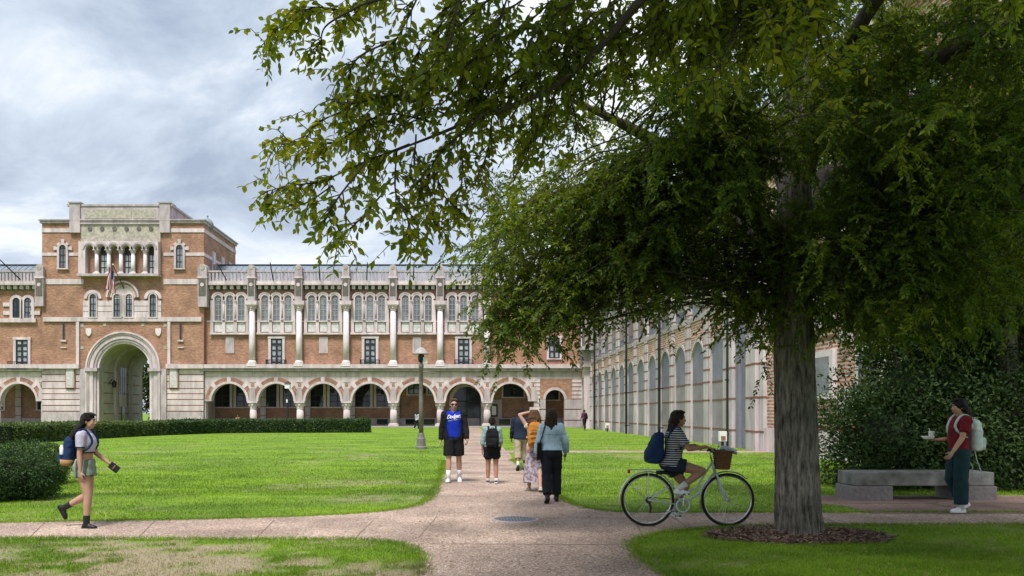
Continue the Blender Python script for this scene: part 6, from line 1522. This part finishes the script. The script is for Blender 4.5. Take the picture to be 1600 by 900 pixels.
for v in bm.verts: v.co = chest(v.co.x, v.co.y, 0.022)
bm.to_mesh(lme); bm.free(); lme.materials.append(MATS['white_cloth']); link(bpy.data.objects.new('lettering', lme), shirt)

# ---- woman with the black backpack walking away
loc = (G(769,757)[0], 17.4)
t = walker('woman in grey-green shirt and black shorts walking away, hair pinned up', loc, 0)
b = Body(1.475, {'R': dict(t=-4,k=10,f=10,out=9), 'L': dict(t=5,k=4,f=0,out=10)}, {'R': dict(f=4,ab=8,e=40), 'L': dict(f=-4,ab=11,e=10)}, head=(4,0), build=1.1)
b.body(t, 'skin_tan', curl=(0.7,0.7)); b.face(t); b.hair(t, 'hair_dark', 0, 1.0, bun=True, seed=12)
b.top(t, 'shirt', 'teal_grey_cloth', 0.05, 0.97, 0.02, 1.35, 0.022, flare=0.01); b.bottoms(t, 'shorts', 'black_cloth', 0.30, 0.55, 0.02, 0.02)
for q in 'RL': b.sock(t, q, 0.045, 'white_cloth'); b.shoe(t, q, 'shoe_black', 'shoe_white')
backpack('black backpack on the woman in grey-green shirt', b, (*loc,0), 0, 'black_cloth', 0.34, 0.47, 0.17, 0.0)
# ---- man in the navy jacket, farther along the path
loc = (G(814,735)[0], 21.5)
t = walker('man in dark navy jacket and khaki trousers, mostly hidden behind the orange backpack', loc, 0)
b = Body(1.71, {'R': dict(t=14,k=8,f=-4), 'L': dict(t=-14,k=22,f=34)}, {'R': dict(f=-10,ab=9,e=12), 'L': dict(f=10,ab=10,e=18)}, lean=3, male=True)
b.body(t, 'skin_brown'); b.face(t); b.hair(t, 'hair_black', 0, 1.16, front=1.0, seed=14)
b.top(t, 'jacket', 'navy_cloth', -0.12, 0.98, 0.034, 1.95, 0.026, flare=0.015); b.bottoms(t, 'trousers', 'khaki_cloth', 0.05, 1.5, 0.022, 0.015)
for q in 'RL': b.sock(t, q, 0.26); b.shoe(t, q, 'shoe_black', 'shoe_black')
# ---- woman with the orange backpack, hand to her hair
loc = (G(835,768)[0], 15.75)
t = walker('woman with curly brown hair and raised arm in a long lilac print skirt', loc, 0)
b = Body(1.625, {'R': dict(t=-10,k=14,f=16), 'L': dict(t=10,k=6,f=0)}, {'R': dict(f=6,ab=8,e=50), 'L': dict(w=(-0.07,0.06,1.57), hint=(-1,-0.1,-0.15))}, lean=1, head=(8,0))
b.body(t, 'skin_fair', curl=(0.6,0.9), hn=(None,(0.3,0.4,-1)), hd=(None,Vector((0.8,0.1,0.5)))); b.face(t)
b.hair(t, 'hair_curl', 0.36, 1.14, curly=1.0, seed=16, wid=1.12)
b.top(t, 'camisole', 'beige_cloth', 0.05, 0.84, 0.012, 0.02, 0.0)
mb = MB(); rs = []
for i in range(16):
    f_ = i/15; z = b.pel.z + 0.10*b.k - f_*0.83*b.k; r_ = 0.125+0.10*f_**0.8
    rs.append([(a*(r_+0.012*f_*math.sin(7*th_)), (b_*r_*0.80+0.014*f_*math.cos(5*th_)) - 0.02*f_ + 0.015*math.sin(f_*3), z + 0.02*f_*math.sin(2*th_)) for th_, (a, b_) in ((2*math.pi*j/40, c) for j, c in enumerate(circ(40)))])
mb.rings(rs, cap=False); mb.build('skirt', 'skirt_print', t, smooth=True)
for q in 'RL': b.shoe(t, q, 'beige_cloth', 'sole_pale')
pk, pt = backpack('orange-brown backpack on the curly-haired woman in the long skirt', b, (*loc,0), 0, 'orange_pack', 0.32, 0.50, 0.18, -0.02, m_strap='tan_leather')
for z in (0.16, 0.06, -0.04, -0.14): MB().box(-0.10,0.10,-0.006,0.006,-0.012,0.012).build('webbing', 'tan_leather', pk).matrix_local = Matrix.Translation(pt(0.0,-0.135-0.02*(z<0.0)-0.012,z)) @ Matrix.Rotation(0.15*(1 if z > 0 else -1), 4, 'Y')
# ---- woman in the denim jacket, nearest of the group
loc = (G(862,786)[0], 13.75)
t = walker('woman in pale denim jacket and black trousers walking away, nearest of the group', loc, 0)
b = Body(1.615, {'R': dict(t=12,k=8,f=-4,out=2), 'L': dict(t=-9,k=18,f=30,out=3)}, {'R': dict(f=10,ab=20,e=24), 'L': dict(f=2,ab=15,e=28)}, lean=2, head=(4,-10))
b.body(t, 'skin_fair', curl=(1.0,0.9)); b.face(t); b.hair(t, 'hair_dark', 0.38, 1.08, seed=18, curly=0.3)
jk = b.top(t, 'denim_jacket', 'denim_light', 0.10, 0.98, 0.034, 1.9, 0.034, flare=0.01)
mb = MB(); b.torso(mb, 0.075, 0.125, 0.044, 3); mb.build('waistband', 'denim_light', jk)
for z in (0.62,): 
    mb = MB(); pts = []
    for i in range(9):
        w, d_, o_ = b.sect(z); x = -0.9+1.8*i/8; pts.append(b.pel + b.up*0.525*b.k*z + b.rt*x*(w+0.036) + b.fw*(o_ - (d_+0.040)*math.sqrt(1-x*x)))
    mb.tube(pts, 0.004, 5).build('yoke_seam', 'denim_seam' if 'denim_seam' in MATS else cloth('denim_seam', (0.20,0.28,0.38)), jk)
for sd in (-1, 1):
    pts = []
    for i in range(6):
        z = 0.12+0.5*i/5; w, d_, o_ = b.sect(z); x = sd*(0.22+0.16*i/5); pts.append(b.pel + b.up*0.525*b.k*z + b.rt*x*(w+0.036) + b.fw*(o_ - (d_+0.038)*math.sqrt(1-x*x)))
    MB().tube(pts, 0.0035, 5).build('seam', 'denim_seam', jk)
for q in 'RL':
    mb = MB(); b.arm(mb, q, 1.84, 1.93, 0.037); mb.build('cuff', 'denim_light', jk)
b.bottoms(t, 'trousers', 'black_denim', 0.18, 1.92, 0.020, 0.022)
for q in 'RL': b.shoe(t, q, 'shoe_black', 'shoe_black', high=0.12)
bag = thing('shoulder_bag', 'black shoulder bag on the left hip of the woman in denim', 'bag', (*loc,0), 0)
mb = MB().prism([(-0.10,-0.15),(0.10,-0.15),(0.085,0.13),(-0.085,0.13)], -0.035, 0.035, 'R'); ctr = b.pel + Vector((-0.215,0.02,0.02)); mb.v = [tuple(ctr + Vector(p)) for p in mb.v]; mb.build('pouch', 'black_cloth', bag, bevel=0.02)
MB().tube([tuple(ctr+Vector((0.0,-0.08,0.12))), tuple(ctr+Vector((0.045,-0.125,0.26))), tuple(b.sh['L']+Vector((0.03,-0.085,0.035))), tuple(b.sh['L']+Vector((0.03,0,0.088))), tuple(b.sh['L']+Vector((0.03,0.085,0.035))), tuple(ctr+Vector((0.045,0.12,0.26))), tuple(ctr+Vector((0.0,0.08,0.12)))], 0.010, 6).build('strap', 'black_cloth', bag)
ph = thing('phone', 'black phone in the right hand of the woman in denim', 'phone', (*loc,0), 0); g_ = b.grip['R']; mb = MB().box(-0.006,0.006,-0.036,0.036,-0.10,0.06); mb.v = [tuple(g_+Vector(p)) for p in mb.v]; pm = mb.build('case', 'phone_black', ph, bevel=0.004)
mb = MB().box(0.0062,0.0075,-0.032,0.032,-0.092,0.052); mb.v = [tuple(g_+Vector(p)) for p in mb.v]; mb.build('screen', 'glass_black', ph)
# ---- man with the pale backpack beside the bench
loc = (G(1494,801)[0], 12.35); rz = math.pi/2
t = walker('man in maroon shirt and dark trousers walking left past the bench, carrying a cup', loc, rz)
b = Body(1.77, {'L': dict(t=4,k=4,f=0), 'R': dict(t=7,k=34,f=30)}, {'L': dict(f=20,ab=6,e=16), 'R': dict(f=-6,ab=6,e=92)}, lean=-2, male=True, head=(2,0), build=0.95)
b.body(t, 'skin_light', curl=(0.35,0.6), hn=((0,0.2,1),None)); b.face(t, 'hair_black'); b.hair(t, 'hair_black', 0.2, 1.12, front=1.4, seed=21, curly=0.4)
b.top(t, 'shirt', 'maroon_cloth', -0.05, 0.96, 0.020, 0.62, 0.026, flare=0.012); b.bottoms(t, 'trousers', 'teal_dark', 0.06, 1.90, 0.026, 0.030)
for q in 'RL': b.sock(t, q, 0.05); b.shoe(t, q, 'shoe_white', 'shoe_white')
pk, pt = backpack('pale grey backpack with dangling straps on the man in maroon', b, (*loc,0), rz, 'white_pack', 0.31, 0.48, 0.17, 0.02)
for x in (-0.08, 0.08): MB().tube([pt(x,0.02,-0.2), pt(x*1.3,0.0,-0.36), pt(x*1.1,-0.06,-0.48), pt(x*1.4,-0.10,-0.62)], 0.008, 6).build('loose_strap', 'white_pack', pk)
hw = b.wr['R'] + (b.wr['R']-b.elb['R']).normalized()*0.09
tr = thing('takeaway_carton', 'white paper carton held in front by the man in maroon', 'carton', (*loc,0), rz)
mb = MB(); rs = [[(hw.x+x*s_, hw.y+0.03+y*s_, hw.z+z) for x, y in ((-0.065,-0.05),(0.065,-0.05),(0.065,0.10),(-0.065,0.10))] for s_, z in ((0.75,0.022),(1,0.06),(0.97,0.064),(0.72,0.03))]; mb.rings(rs); mb.build('tray', 'paint_white', tr)
cu = thing('paper_cup', 'white paper cup standing on the carton of the man in maroon', 'cup', (*loc,0), rz)
mb = MB().lathe([(0.032,0),(0.044,0.10),(0.046,0.104),(0.040,0.106),(0.001,0.107)], (hw.x, hw.y-0.0, hw.z+0.034), 18); mb.build('cup', 'paint_white', cu, smooth=True)
MB().tube([(hw.x+0.01,hw.y+0.01,hw.z+0.13),(hw.x+0.02,hw.y+0.03,hw.z+0.19)], 0.004, 6).build('straw', 'paint_white', cu)
# ---- small figures by the buildings
loc = (10.25, 70.0); t = walker('distant man in plum shirt walking beside the pale hall', loc, 0.5)
b = Body(1.86, {'R': dict(t=8,k=6), 'L': dict(t=-12,k=20,f=20)}, {'R': dict(f=-12,ab=8,e=14), 'L': dict(f=12,ab=8,e=20)}, male=True)
b.body(t, 'skin_light', 0.011); b.hair(t, 'hair_dark', 0, 1.0, voxel=0.012); b.top(t, 'shirt', 'plum_cloth', -0.05, 0.96, 0.022, 1.2, 0.022, voxel=0.014); b.bottoms(t, 'trousers', 'black_denim', 0.06, 1.9, 0.02, 0.01)
for q in 'RL': b.shoe(t, q, 'shoe_black', 'sole_pale')
backpack('black backpack on the distant man in plum', b, (*loc,0), 0.5, 'black_cloth', 0.30, 0.45, 0.17)
loc = (-4.45, 71.0); t = walker('distant person in white shirt and black trousers behind the lamp post', loc, -0.4)
b = Body(1.72, {'R': dict(t=12,k=6), 'L': dict(t=-14,k=24,f=24)}, {'R': dict(f=-14,ab=8,e=14), 'L': dict(f=14,ab=8,e=24)})
b.body(t, 'skin_tan', 0.011); b.hair(t, 'hair_dark', 0.3, 1.0, voxel=0.012); b.top(t, 'shirt', 'grey_cloth', -0.08, 0.96, 0.024, 1.6, 0.022, voxel=0.014); b.bottoms(t, 'trousers', 'black_cloth', 0.06, 1.9, 0.02, 0.01)
for q in 'RL': b.shoe(t, q, 'shoe_white', 'sole_pale')
loc = (-22.4, 78.3)
st_ = thing('garden_bench', 'low stone bench on the lawn behind the dark hedge', 'bench', (*loc,0)); MB().box(loc[0]-0.8,loc[0]+0.8,loc[1]-0.45,loc[1]+0.1,0.36,0.46).build('slab', 'limestone_grey', st_, (*loc,0), bevel=0.02)
for x in (-0.6, 0.6): MB().box(loc[0]+x-0.12,loc[0]+x+0.12,loc[1]-0.4,loc[1]+0.05,0.0,0.36).build('support', 'limestone_grey', st_, (*loc,0))
t = walker('distant seated person, only head and shoulders above the dark hedge', (loc[0], loc[1]-0.15), math.pi)
b = Body(1.7, {'R': dict(ankle=(0.1,0.46,0.08)), 'L': dict(ankle=(-0.1,0.44,0.08))}, {'R': dict(f=30,ab=8,e=50), 'L': dict(f=30,ab=8,e=50)}, pelvis=(0,0,0.58), head=(-10,0))
b.body(t, 'skin_brown', 0.011); b.hair(t, 'hair_black', 0, 1.05, voxel=0.012); b.top(t, 'shirt', 'tan_leather', -0.05, 0.96, 0.022, 0.7, 0.022, voxel=0.014); b.bottoms(t, 'trousers', 'black_cloth', 0.06, 1.9, 0.02, 0.01)
for q in 'RL': b.shoe(t, q, 'shoe_black', 'sole_pale')
# ------------------------------------------------------------------ bicycle and rider
BY = 10.9; bs = F/BY
def bx_(px): return (px-PX)/bs
def bz_(py): return CAM_H-(py-PY)/bs
mat('bike_mint', (0.50,0.60,0.54), (0.45,0.55,0.50), 4, rough=0.3, spec=0.5, coat=0.5); mat('chrome', (0.62,0.62,0.63), (0.5,0.5,0.5), 8, rough=0.22, metal=0.9); mat('rubber', (0.018,0.018,0.018), None, 9, rough=0.8)
mat('grip_black', (0.02,0.02,0.02), None, 9, rough=0.6); mat('wicker', (0.26,0.13,0.055), (0.12,0.055,0.025), 40, bump=0.9, bscale=70); mat('reflector', (0.8,0.8,0.75), None, 5, rough=0.2)
XR, XF, WZ, WR = bx_(1012), bx_(1137), 0.365, 0.365
bk = thing('bicycle', 'pale mint city bicycle with mudguards and a front wicker basket', 'bicycle', (XR, BY, 0)); BO = (XR, BY, 0)
def bp(name, mb, m, par=None, **k): return mb.build(name, m, bk, BO, **k) if par is None else mb.build(name, m, par, **k)
def torus(mb, c, Rm, r, n=48, m=8, ry=None):
    rs = []
    for a, b_ in circ(n):
        rs.append([(c[0]+a*(Rm+r*p), c[1]+(ry or r)*q, c[2]+b_*(Rm+r*p)) for p, q in circ(m)])
    v = [p for r_ in rs for p in r_]; f = [(i*m+j, i*m+(j+1)%m, ((i+1)%n)*m+(j+1)%m, ((i+1)%n)*m+j) for i in range(n) for j in range(m)]; return mb.add(v, f)
for X in (XR, XF):
    w = bp('wheel', torus(MB(), (X,BY,WZ), WR-0.042, 0.010, 48, 8, 0.014), 'chrome', smooth=True)
    bp('tyre', torus(MB(), (X,BY,WZ), WR-0.019, 0.019, 48, 10), 'rubber', w, smooth=True)
    bp('hub', MB().tube([(X,BY-0.05,WZ),(X,BY-0.03,WZ),(X,BY+0.03,WZ),(X,BY+0.05,WZ)], [0.012,0.026,0.026,0.012], 12), 'chrome', w, smooth=True)
    sp = MB()
    for i in range(32):
        a = 2*math.pi*i/32; o = (i % 2)*2-1; a2 = a + o*0.5*(1 if (i//2) % 2 else -1)
        sp.tube([(X+0.022*math.cos(a2), BY+o*0.03, WZ+0.022*math.sin(a2)), (X+(WR-0.046)*math.cos(a), BY, WZ+(WR-0.046)*math.sin(a))], 0.0013, 4)
    bp('spokes', sp, 'chrome', w)
    bp('reflector', MB().box(X+0.02,X+0.10,BY-0.02,BY-0.012,WZ-0.27,WZ-0.24) if X == XF else MB().box(X-0.16,X-0.09,BY-0.02,BY-0.012,WZ+0.15,WZ+0.18), 'reflector', w)
    a0, a1 = (R(-8), R(172)) if X == XR else (R(60), R(206))
    mb = MB(); rs = []
    if X == XR: a0, a1 = R(20), R(196)
    else: a0, a1 = R(48), R(200)
    for i in range(25):
        a = a0+(a1-a0)*i/24; rs.append([(X+math.cos(a)*rr, BY+yy, WZ+math.sin(a)*rr) for rr, yy in ((WR+0.012,-0.026),(WR+0.026,-0.015),(WR+0.030,0),(WR+0.026,0.015),(WR+0.012,0.026),(WR+0.022,0.012),(WR+0.025,0),(WR+0.022,-0.012))])
    bp('mudguard', mb.rings(rs), 'chrome', smooth=True)
BB = (bx_(1065), BY, bz_(789)); ST = (bx_(1046), BY, bz_(746)); HT = (bx_(1112.5), BY, bz_(722)); HB = (bx_(1117), BY, bz_(737))
fr = bp('frame', MB().tube([HB, (bx_(1092),BY,bz_(770)), BB], 0.020, 12), 'bike_mint', smooth=True)
bp('frame_tube', MB().tube([HT, (bx_(1088),BY,bz_(763)), (bx_(1059),BY,bz_(775))], 0.015, 10), 'bike_mint', fr, smooth=True)
bp('frame_tube', MB().tube([BB, (bx_(1048),BY,bz_(752))], 0.016, 10), 'bike_mint', fr, smooth=True)
bp('frame_tube', MB().tube([HT, HB], 0.022, 12), 'bike_mint', fr, smooth=True)
for s_ in (-1, 1):
    bp('frame_tube', MB().tube([BB, (XR+0.06,BY+s_*0.06,WZ-0.01), (XR,BY+s_*0.062,WZ)], 0.010, 8), 'bike_mint', fr, smooth=True)
    bp('frame_tube', MB().tube([(bx_(1050),BY,bz_(757)), (XR,BY+s_*0.062,WZ)], 0.009, 8), 'bike_mint', fr, smooth=True)
    bp('fork', MB().tube([HB, (bx_(1121),BY+s_*0.045,bz_(748)), (bx_(1128),BY+s_*0.055,bz_(768)), (XF,BY+s_*0.058,WZ)], [0.018,0.014,0.012,0.009], 10), 'bike_mint', smooth=True)
    bp('guard_stay', MB().tube([(XR,BY+s_*0.06,WZ), (XR-0.30,BY+s_*0.03,WZ+0.25)], 0.0035, 5), 'chrome')
    bp('rack_stay', MB().tube([(XR,BY+s_*0.06,WZ), (XR+0.0,BY+s_*0.06,WZ+0.405)], 0.005, 6), 'chrome')
bp('rear_rack', MB().box(XR-0.24,XR+0.20,BY-0.06,BY-0.05,WZ+0.405,WZ+0.415).box(XR-0.24,XR+0.20,BY+0.05,BY+0.06,WZ+0.405,WZ+0.415).box(XR-0.24,XR-0.23,BY-0.06,BY+0.06,WZ+0.405,WZ+0.415).box(XR-0.05,XR-0.04,BY-0.06,BY+0.06,WZ+0.405,WZ+0.415).box(XR+0.1,XR+0.11,BY-0.06,BY+0.06,WZ+0.405,WZ+0.415), 'chrome')
bp('rear_reflector', MB().box(XR-0.27,XR-0.245,BY-0.03,BY+0.03,WZ+0.36,WZ+0.41), 'flag_red')
bp('seat_post', MB().tube([ST, (bx_(1043),BY,bz_(740))], 0.014, 8), 'chrome')
mb = MB(); SZ = bz_(737); SX = bx_(1041)
for f_, hw_, zt in ((-0.5,0.04,0.0),(-0.42,0.085,0.012),(-0.2,0.09,0.012),(0.1,0.05,0.004),(0.4,0.028,0.0),(0.52,0.015,-0.008)): 
    pass
mb.rings([[(SX+f_*0.27, BY+a*hw_, SZ+zt-0.02+b_*0.028) for a, b_ in circ(12)] for f_, hw_, zt in ((-0.5,0.04,0.0),(-0.42,0.085,0.012),(-0.2,0.09,0.012),(0.1,0.05,0.004),(0.4,0.028,0.0),(0.52,0.015,-0.008))])
bp('saddle', mb, 'grip_black', smooth=True)
stem = bp('handlebar_stem', MB().tube([HT, (bx_(1109),BY,bz_(708)), (bx_(1113),BY,bz_(705))], 0.012, 8), 'chrome', smooth=True)
HZ = bz_(701)
hb = [(bx_(1113),BY,bz_(705))]
GR = {}
for s_ in (-1, 1):
    pts = [(bx_(1113),BY,bz_(705)), (bx_(1117),BY+s_*0.10,bz_(702)), (bx_(1112),BY+s_*0.21,HZ), (bx_(1098),BY+s_*0.27,HZ-0.01)]
    bp('handlebar', MB().tube([tuple(p) for p in spline(pts, 14)], 0.011, 8), 'chrome', smooth=True)
    GR[s_] = Vector((bx_(1103),BY+s_*0.252,HZ))
    bp('grip', MB().tube([(bx_(1109),BY+s_*0.225,HZ), (bx_(1096),BY+s_*0.275,HZ-0.012)], 0.017, 10), 'grip_black', smooth=True)
    bp('brake_lever', MB().tube([(bx_(1114),BY+s_*0.19,HZ-0.01), (bx_(1113),BY+s_*0.24,HZ-0.03), (bx_(1102),BY+s_*0.28,HZ-0.035)], 0.006, 6), 'iron_black')
    bp('brake_cable', MB().tube([tuple(p) for p in spline([(bx_(1114),BY+s_*0.19,HZ-0.01), (bx_(1119),BY+s_*0.12,HZ+0.05), (bx_(1116),BY+s_*0.03,HZ-0.06), HB], 12)], 0.003, 5), 'iron_black')
# basket
KX0, KX1, KZ0, KZ1 = bx_(1115), bx_(1141), bz_(733), bz_(704)
mb = MB(); cxk = (KX0+KX1)/2
mb.rings([[(cxk+0.01*zf+math.copysign(abs(a)**0.7,a)*(0.085+0.03*zf), BY+math.copysign(abs(b_)**0.7,b_)*(0.13+0.04*zf), KZ0+(KZ1-KZ0)*zf) for a, b_ in circ(28)] for zf in (0,0.02,0.25,0.5,0.75,1.0)] + [[(cxk+0.01*zf+math.copysign(abs(a)**0.7,a)*(0.072+0.03*zf), BY+math.copysign(abs(b_)**0.7,b_)*(0.117+0.04*zf), KZ0+(KZ1-KZ0)*zf+0.006) for a, b_ in circ(28)] for zf in (1.0,0.5,0.06)])
kb = bp('basket', mb, 'wicker')
mb = MB()
for zf in (0.06,0.16,0.26,0.36,0.46,0.56,0.66,0.76,0.86,0.97):
    ring = [(cxk+0.01*zf+math.copysign(abs(a)**0.7,a)*(0.089+0.03*zf), BY+math.copysign(abs(b_)**0.7,b_)*(0.134+0.04*zf), KZ0+(KZ1-KZ0)*zf) for a, b_ in circ(28)]
    mb.tube(ring+[ring[0]], 0.007 if zf < 0.9 else 0.011, 5)
bp('weave', mb, 'wicker', kb)
# drivetrain
bp('chainring', torus(MB(), (BB[0],BY-0.05,BB[2]), 0.072, 0.008, 30, 6), 'chrome'); bp('chain_guard', torus(MB(), (BB[0],BY-0.065,BB[2]), 0.088, 0.010, 30, 6, 0.004), 'bike_mint')
bp('sprocket', MB().tube([(XR,BY-0.06,WZ),(XR,BY-0.03,WZ)], [0.045,0.035], 14), 'iron_black'); bp('derailleur', MB().tube([(XR+0.01,BY-0.06,WZ-0.03),(XR+0.03,BY-0.06,WZ-0.10),(XR+0.015,BY-0.06,WZ-0.17)], [0.014,0.018,0.012], 8), 'iron_black')
bp('chain', MB().tube([(BB[0],BY-0.05,BB[2]+0.075),(XR,BY-0.05,WZ+0.04)], 0.005, 5).tube([(BB[0],BY-0.05,BB[2]-0.075),(XR+0.02,BY-0.05,WZ-0.17)], 0.005, 5), 'iron_black')
ca = R(82); PD = {}
for s_ in (-1, 1):     # near pedal up, far pedal down
    d_ = Vector((math.cos(ca), 0, math.sin(ca)))*(0.165 if s_ < 0 else -0.165); e = Vector(BB) + Vector((0, s_*0.075, 0)); q = e + d_
    bp('crank', MB().tube([tuple(e), tuple(q)], [0.013,0.010], 8), 'chrome'); PD[s_] = q + Vector((0, s_*0.05, 0))
    bp('pedal', MB().box(q.x-0.045,q.x+0.045,q.y+(s_*0.05)-0.04,q.y+(s_*0.05)+0.04,q.z-0.011,q.z+0.011), 'grip_black', bevel=0.004)
bp('kickstand', MB().tube([(BB[0]-0.06,BY-0.05,BB[2]-0.01),(XR+0.18,BY-0.08,WZ-0.22)], 0.007, 6), 'chrome')
cl = thing('folded_cloth', 'pale blue folded cloth sticking out of the bicycle basket', 'cloth', (KX1, BY, KZ1)); off = (KX1, BY, KZ1)
mb = MB(); gg = np.random.default_rng(5); rs = []
for i in range(7):
    f_ = i/6; rs.append([(KX1-0.12+0.20*f_+0.015*math.sin(j*2+i), BY+(a*0.07)*(1-0.3*f_), KZ1+0.03-0.02*f_*6*f_*0.5+b_*0.035*(1-0.25*f_)+0.008*math.sin(j*1.7+i*1.3)) for j, (a, b_) in enumerate(circ(14))])
mb.rings(rs).build('fold', 'cloth_blue' if 'cloth_blue' in MATS else cloth('cloth_blue', (0.60,0.66,0.76)), cl, off, smooth=True)
# rider, facing +X (her right side to the camera)
rx = bx_(1051); t = thing('person', 'woman in striped top and dark shorts riding the mint bicycle', 'person', (rx, BY, 0), -math.pi/2, 'people around the lawn')
def loc_(v): return (-(v[1]-BY), v[0]-rx, v[2])       # world to the rider's own frame (she faces +X)
kk = 1.62/1.75
def foot(p): return Vector(loc_(p)) + Vector((0, -0.085, 0.075))
b = Body(1.62, {'R': dict(ankle=foot(PD[-1]), hint=(0.1,1,0.4), f=10), 'L': dict(ankle=foot(PD[1]), hint=(-0.1,1,0.4), f=18)},
         {'R': dict(w=Vector(loc_(GR[-1]))+Vector((0,-0.075,0.035)), hint=(0.5,-0.3,-1)), 'L': dict(w=Vector(loc_(GR[1]))+Vector((0,-0.075,0.035)), hint=(-0.5,-0.3,-1))}, pelvis=(0, -0.02, SZ+0.105), lean=7, head=(2,0), build=1.04)
b.body(t, 'skin_tan', curl=(1.1,1.1), hn=((0,0,-1),(0,0,-1)), hd=(Vector((-0.15,1,-0.25)), Vector((0.15,1,-0.25)))); b.face(t); b.hair(t, 'hair_dark', 0.40, 1.08, front=0.5, seed=25, curly=0.5)
b.top(t, 'striped_top', 'striped_cloth', -0.06, 0.96, 0.020, 0.75, 0.022, flare=0.022); b.bottoms(t, 'shorts', 'navy_cloth', 0.05, 0.42, 0.018, 0.012)
for q in 'RL': b.sock(t, q, 0.12); b.shoe(t, q, 'shoe_white', 'shoe_white')
backpack('navy blue backpack on the woman riding the bicycle', b, (rx, BY, 0), -math.pi/2, 'navy_pack', 0.30, 0.46, 0.20, 0.06, sag=0.35, mp='navy_cloth')

# ------------------------------------------------------------------ bench, lamp posts, boxes
bn = thing('stone_bench', 'long low granite bench on two blocks beside the path', 'bench', (8.05, 14.35, 0)); off = (8.05, 14.35, 0)
mat('granite', (0.25,0.225,0.215), (0.14,0.125,0.12), 18, rough=0.7, bump=0.25, bscale=60, lo=0.3, hi=0.7); mat('granite_slab', (0.27,0.27,0.25), (0.10,0.10,0.09), 3.0, rough=0.7, bump=0.3, bscale=50)
MB().box(6.80,9.27,14.06,14.70,0.262,0.505).build('seat', 'granite_slab', bn, off, bevel=0.02)
for x0, x1 in ((6.77,7.47), (8.6,9.30)): MB().box(x0,x1,14.03,14.72,0.0,0.258).build('support', 'granite', bn, off, bevel=0.015)
LY = 34.0; lx = (658-PX)/F*LY; off = (lx, LY, 0)
def lz(py): return CAM_H-(py-PY)/F*LY
lp = thing('lamp_post', 'tall bronze lamp post with a domed cap on the lawn left of the path', 'lamp post', off)
mat('post_metal', (0.20,0.185,0.175), (0.14,0.13,0.12), 5, rough=0.55); mat('lamp_dome', (0.40,0.36,0.35), (0.30,0.27,0.26), 5, rough=0.5)
MB().lathe([(0.24,0),(0.24,0.10),(0.20,0.14),(0.18,0.45),(0.155,0.50),(0.13,0.66),(0.115,0.70)], off, 12).build('base', 'post_metal', lp, off)
MB().lathe([(0.10,0.70),(0.088,2.0),(0.076,lz(575)),(0.11,lz(574)),(0.11,lz(570)),(0.06,lz(568)),(0.05,lz(553))], off, 12).build('post', 'post_metal', lp, off, smooth=True)
dm = MB().lathe([(0.34,lz(553.5)),(0.30,lz(552)),(0.25,lz(549)),(0.19,lz(546)),(0.11,lz(543.8)),(0.03,lz(542.8))], off, 20).build('cap', 'lamp_dome', lp, off, smooth=True)
MB().lathe([(0.09,lz(566)),(0.13,lz(562)),(0.13,lz(555)),(0.08,lz(553.5))], off, 14).build('lantern', 'iron_black', lp, off)
MB().box(lx+0.08,lx+0.27,LY-0.1,LY+0.1,lz(569),lz(558)).build('sensor_box', 'paint_white', lp, off, bevel=0.02)
MB().tube([(lx,LY,lz(581)),(lx+0.62,LY,lz(582))], [0.025,0.018], 8).build('banner_arm', 'post_metal', lp, off)
LY2 = 63.5; lx2 = (449.5-PX)/F*LY2; off = (lx2, LY2, 0); z2 = lambda py: CAM_H-(py-PY)/F*LY2
l2 = thing('lantern_post', 'small dark lantern post behind the straight dark hedge', 'lamp post', off)
MB().lathe([(0.14,0),(0.13,0.3),(0.075,0.4),(0.065,z2(608))], off, 10).build('post', 'iron_black', l2, off)
MB().box(lx2-0.19,lx2+0.19,LY2-0.19,LY2+0.19,z2(607),z2(600)).build('lantern', 'paint_white', l2, off)
MB().rings([[(lx2+a*s_, LY2+b_*s_, z) for a, b_ in ((-1,-1),(1,-1),(1,1),(-1,1))] for s_, z in ((0.24,z2(600)),(0.22,z2(599)),(0.05,z2(596)))]).build('cap', 'iron_black', l2, off)
MB().box(lx2-0.10,lx2+0.02,LY2-0.1,LY2-0.08,z2(629),z2(624)).build('notice', 'paint_white', l2, off)
for k, (px, Y, lab) in enumerate(((1129, 35.6, 'white utility box on a short post against the hall, behind the bicycle basket'), (949, 66.0, 'small pale utility box far along the foot of the hall'))):
    x = (px-PX)/F*Y; off = (x, Y, 0); ub = thing('utility_box', lab, 'utility box', off, 0, 'utility boxes by the hall')
    MB().box(x-0.17,x+0.17,Y-0.10,Y+0.10,0.28,0.72).build('case', 'paint_white', ub, off, bevel=0.015); MB().box(x-0.1,x+0.1,Y-0.115,Y-0.10,0.33,0.52).build('label_plate', 'voussoir_brick', ub, off); MB().box(x-0.05,x+0.05,Y-0.04,Y+0.04,0,0.28).build('post', 'iron_black', ub, off)
# fallen leaves on the path and the grass
n = 1500; g = np.random.default_rng(91); y = 7.2+g.random(n)**1.5*12; x = -5.5+g.random(n)*14
k_ = np.exp(-((x-3.5)/4.0)**2)*0.9+0.15; ok = g.random(n) < k_; x, y = x[ok], y[ok]; n = len(x); a = g.random(n)*6.283
onp = in_poly(x, y, PATH); z = np.where(onp, 0.014, 0.03)
v, f = leaf_arrays(np.stack([x,y,z],1), np.stack([np.cos(a),np.sin(a),g.normal(0,0.12,n)],1), np.array([[0,0,1.0]])+g.normal(0,0.3,(n,3)), 0.03+0.03*g.random(n), 0.016+0.014*g.random(n), 0.2)
leafmat('leaf_fallen', (0.10,0.06,0.025), (0.22,0.15,0.05), (0.34,0.27,0.07), trans=0.1)
tag(np_mesh('fallen_leaves', v, f, 'leaf_fallen', kind='stuff'), 'small brown and yellow fallen leaves strewn over path and grass', 'leaves')
settle()
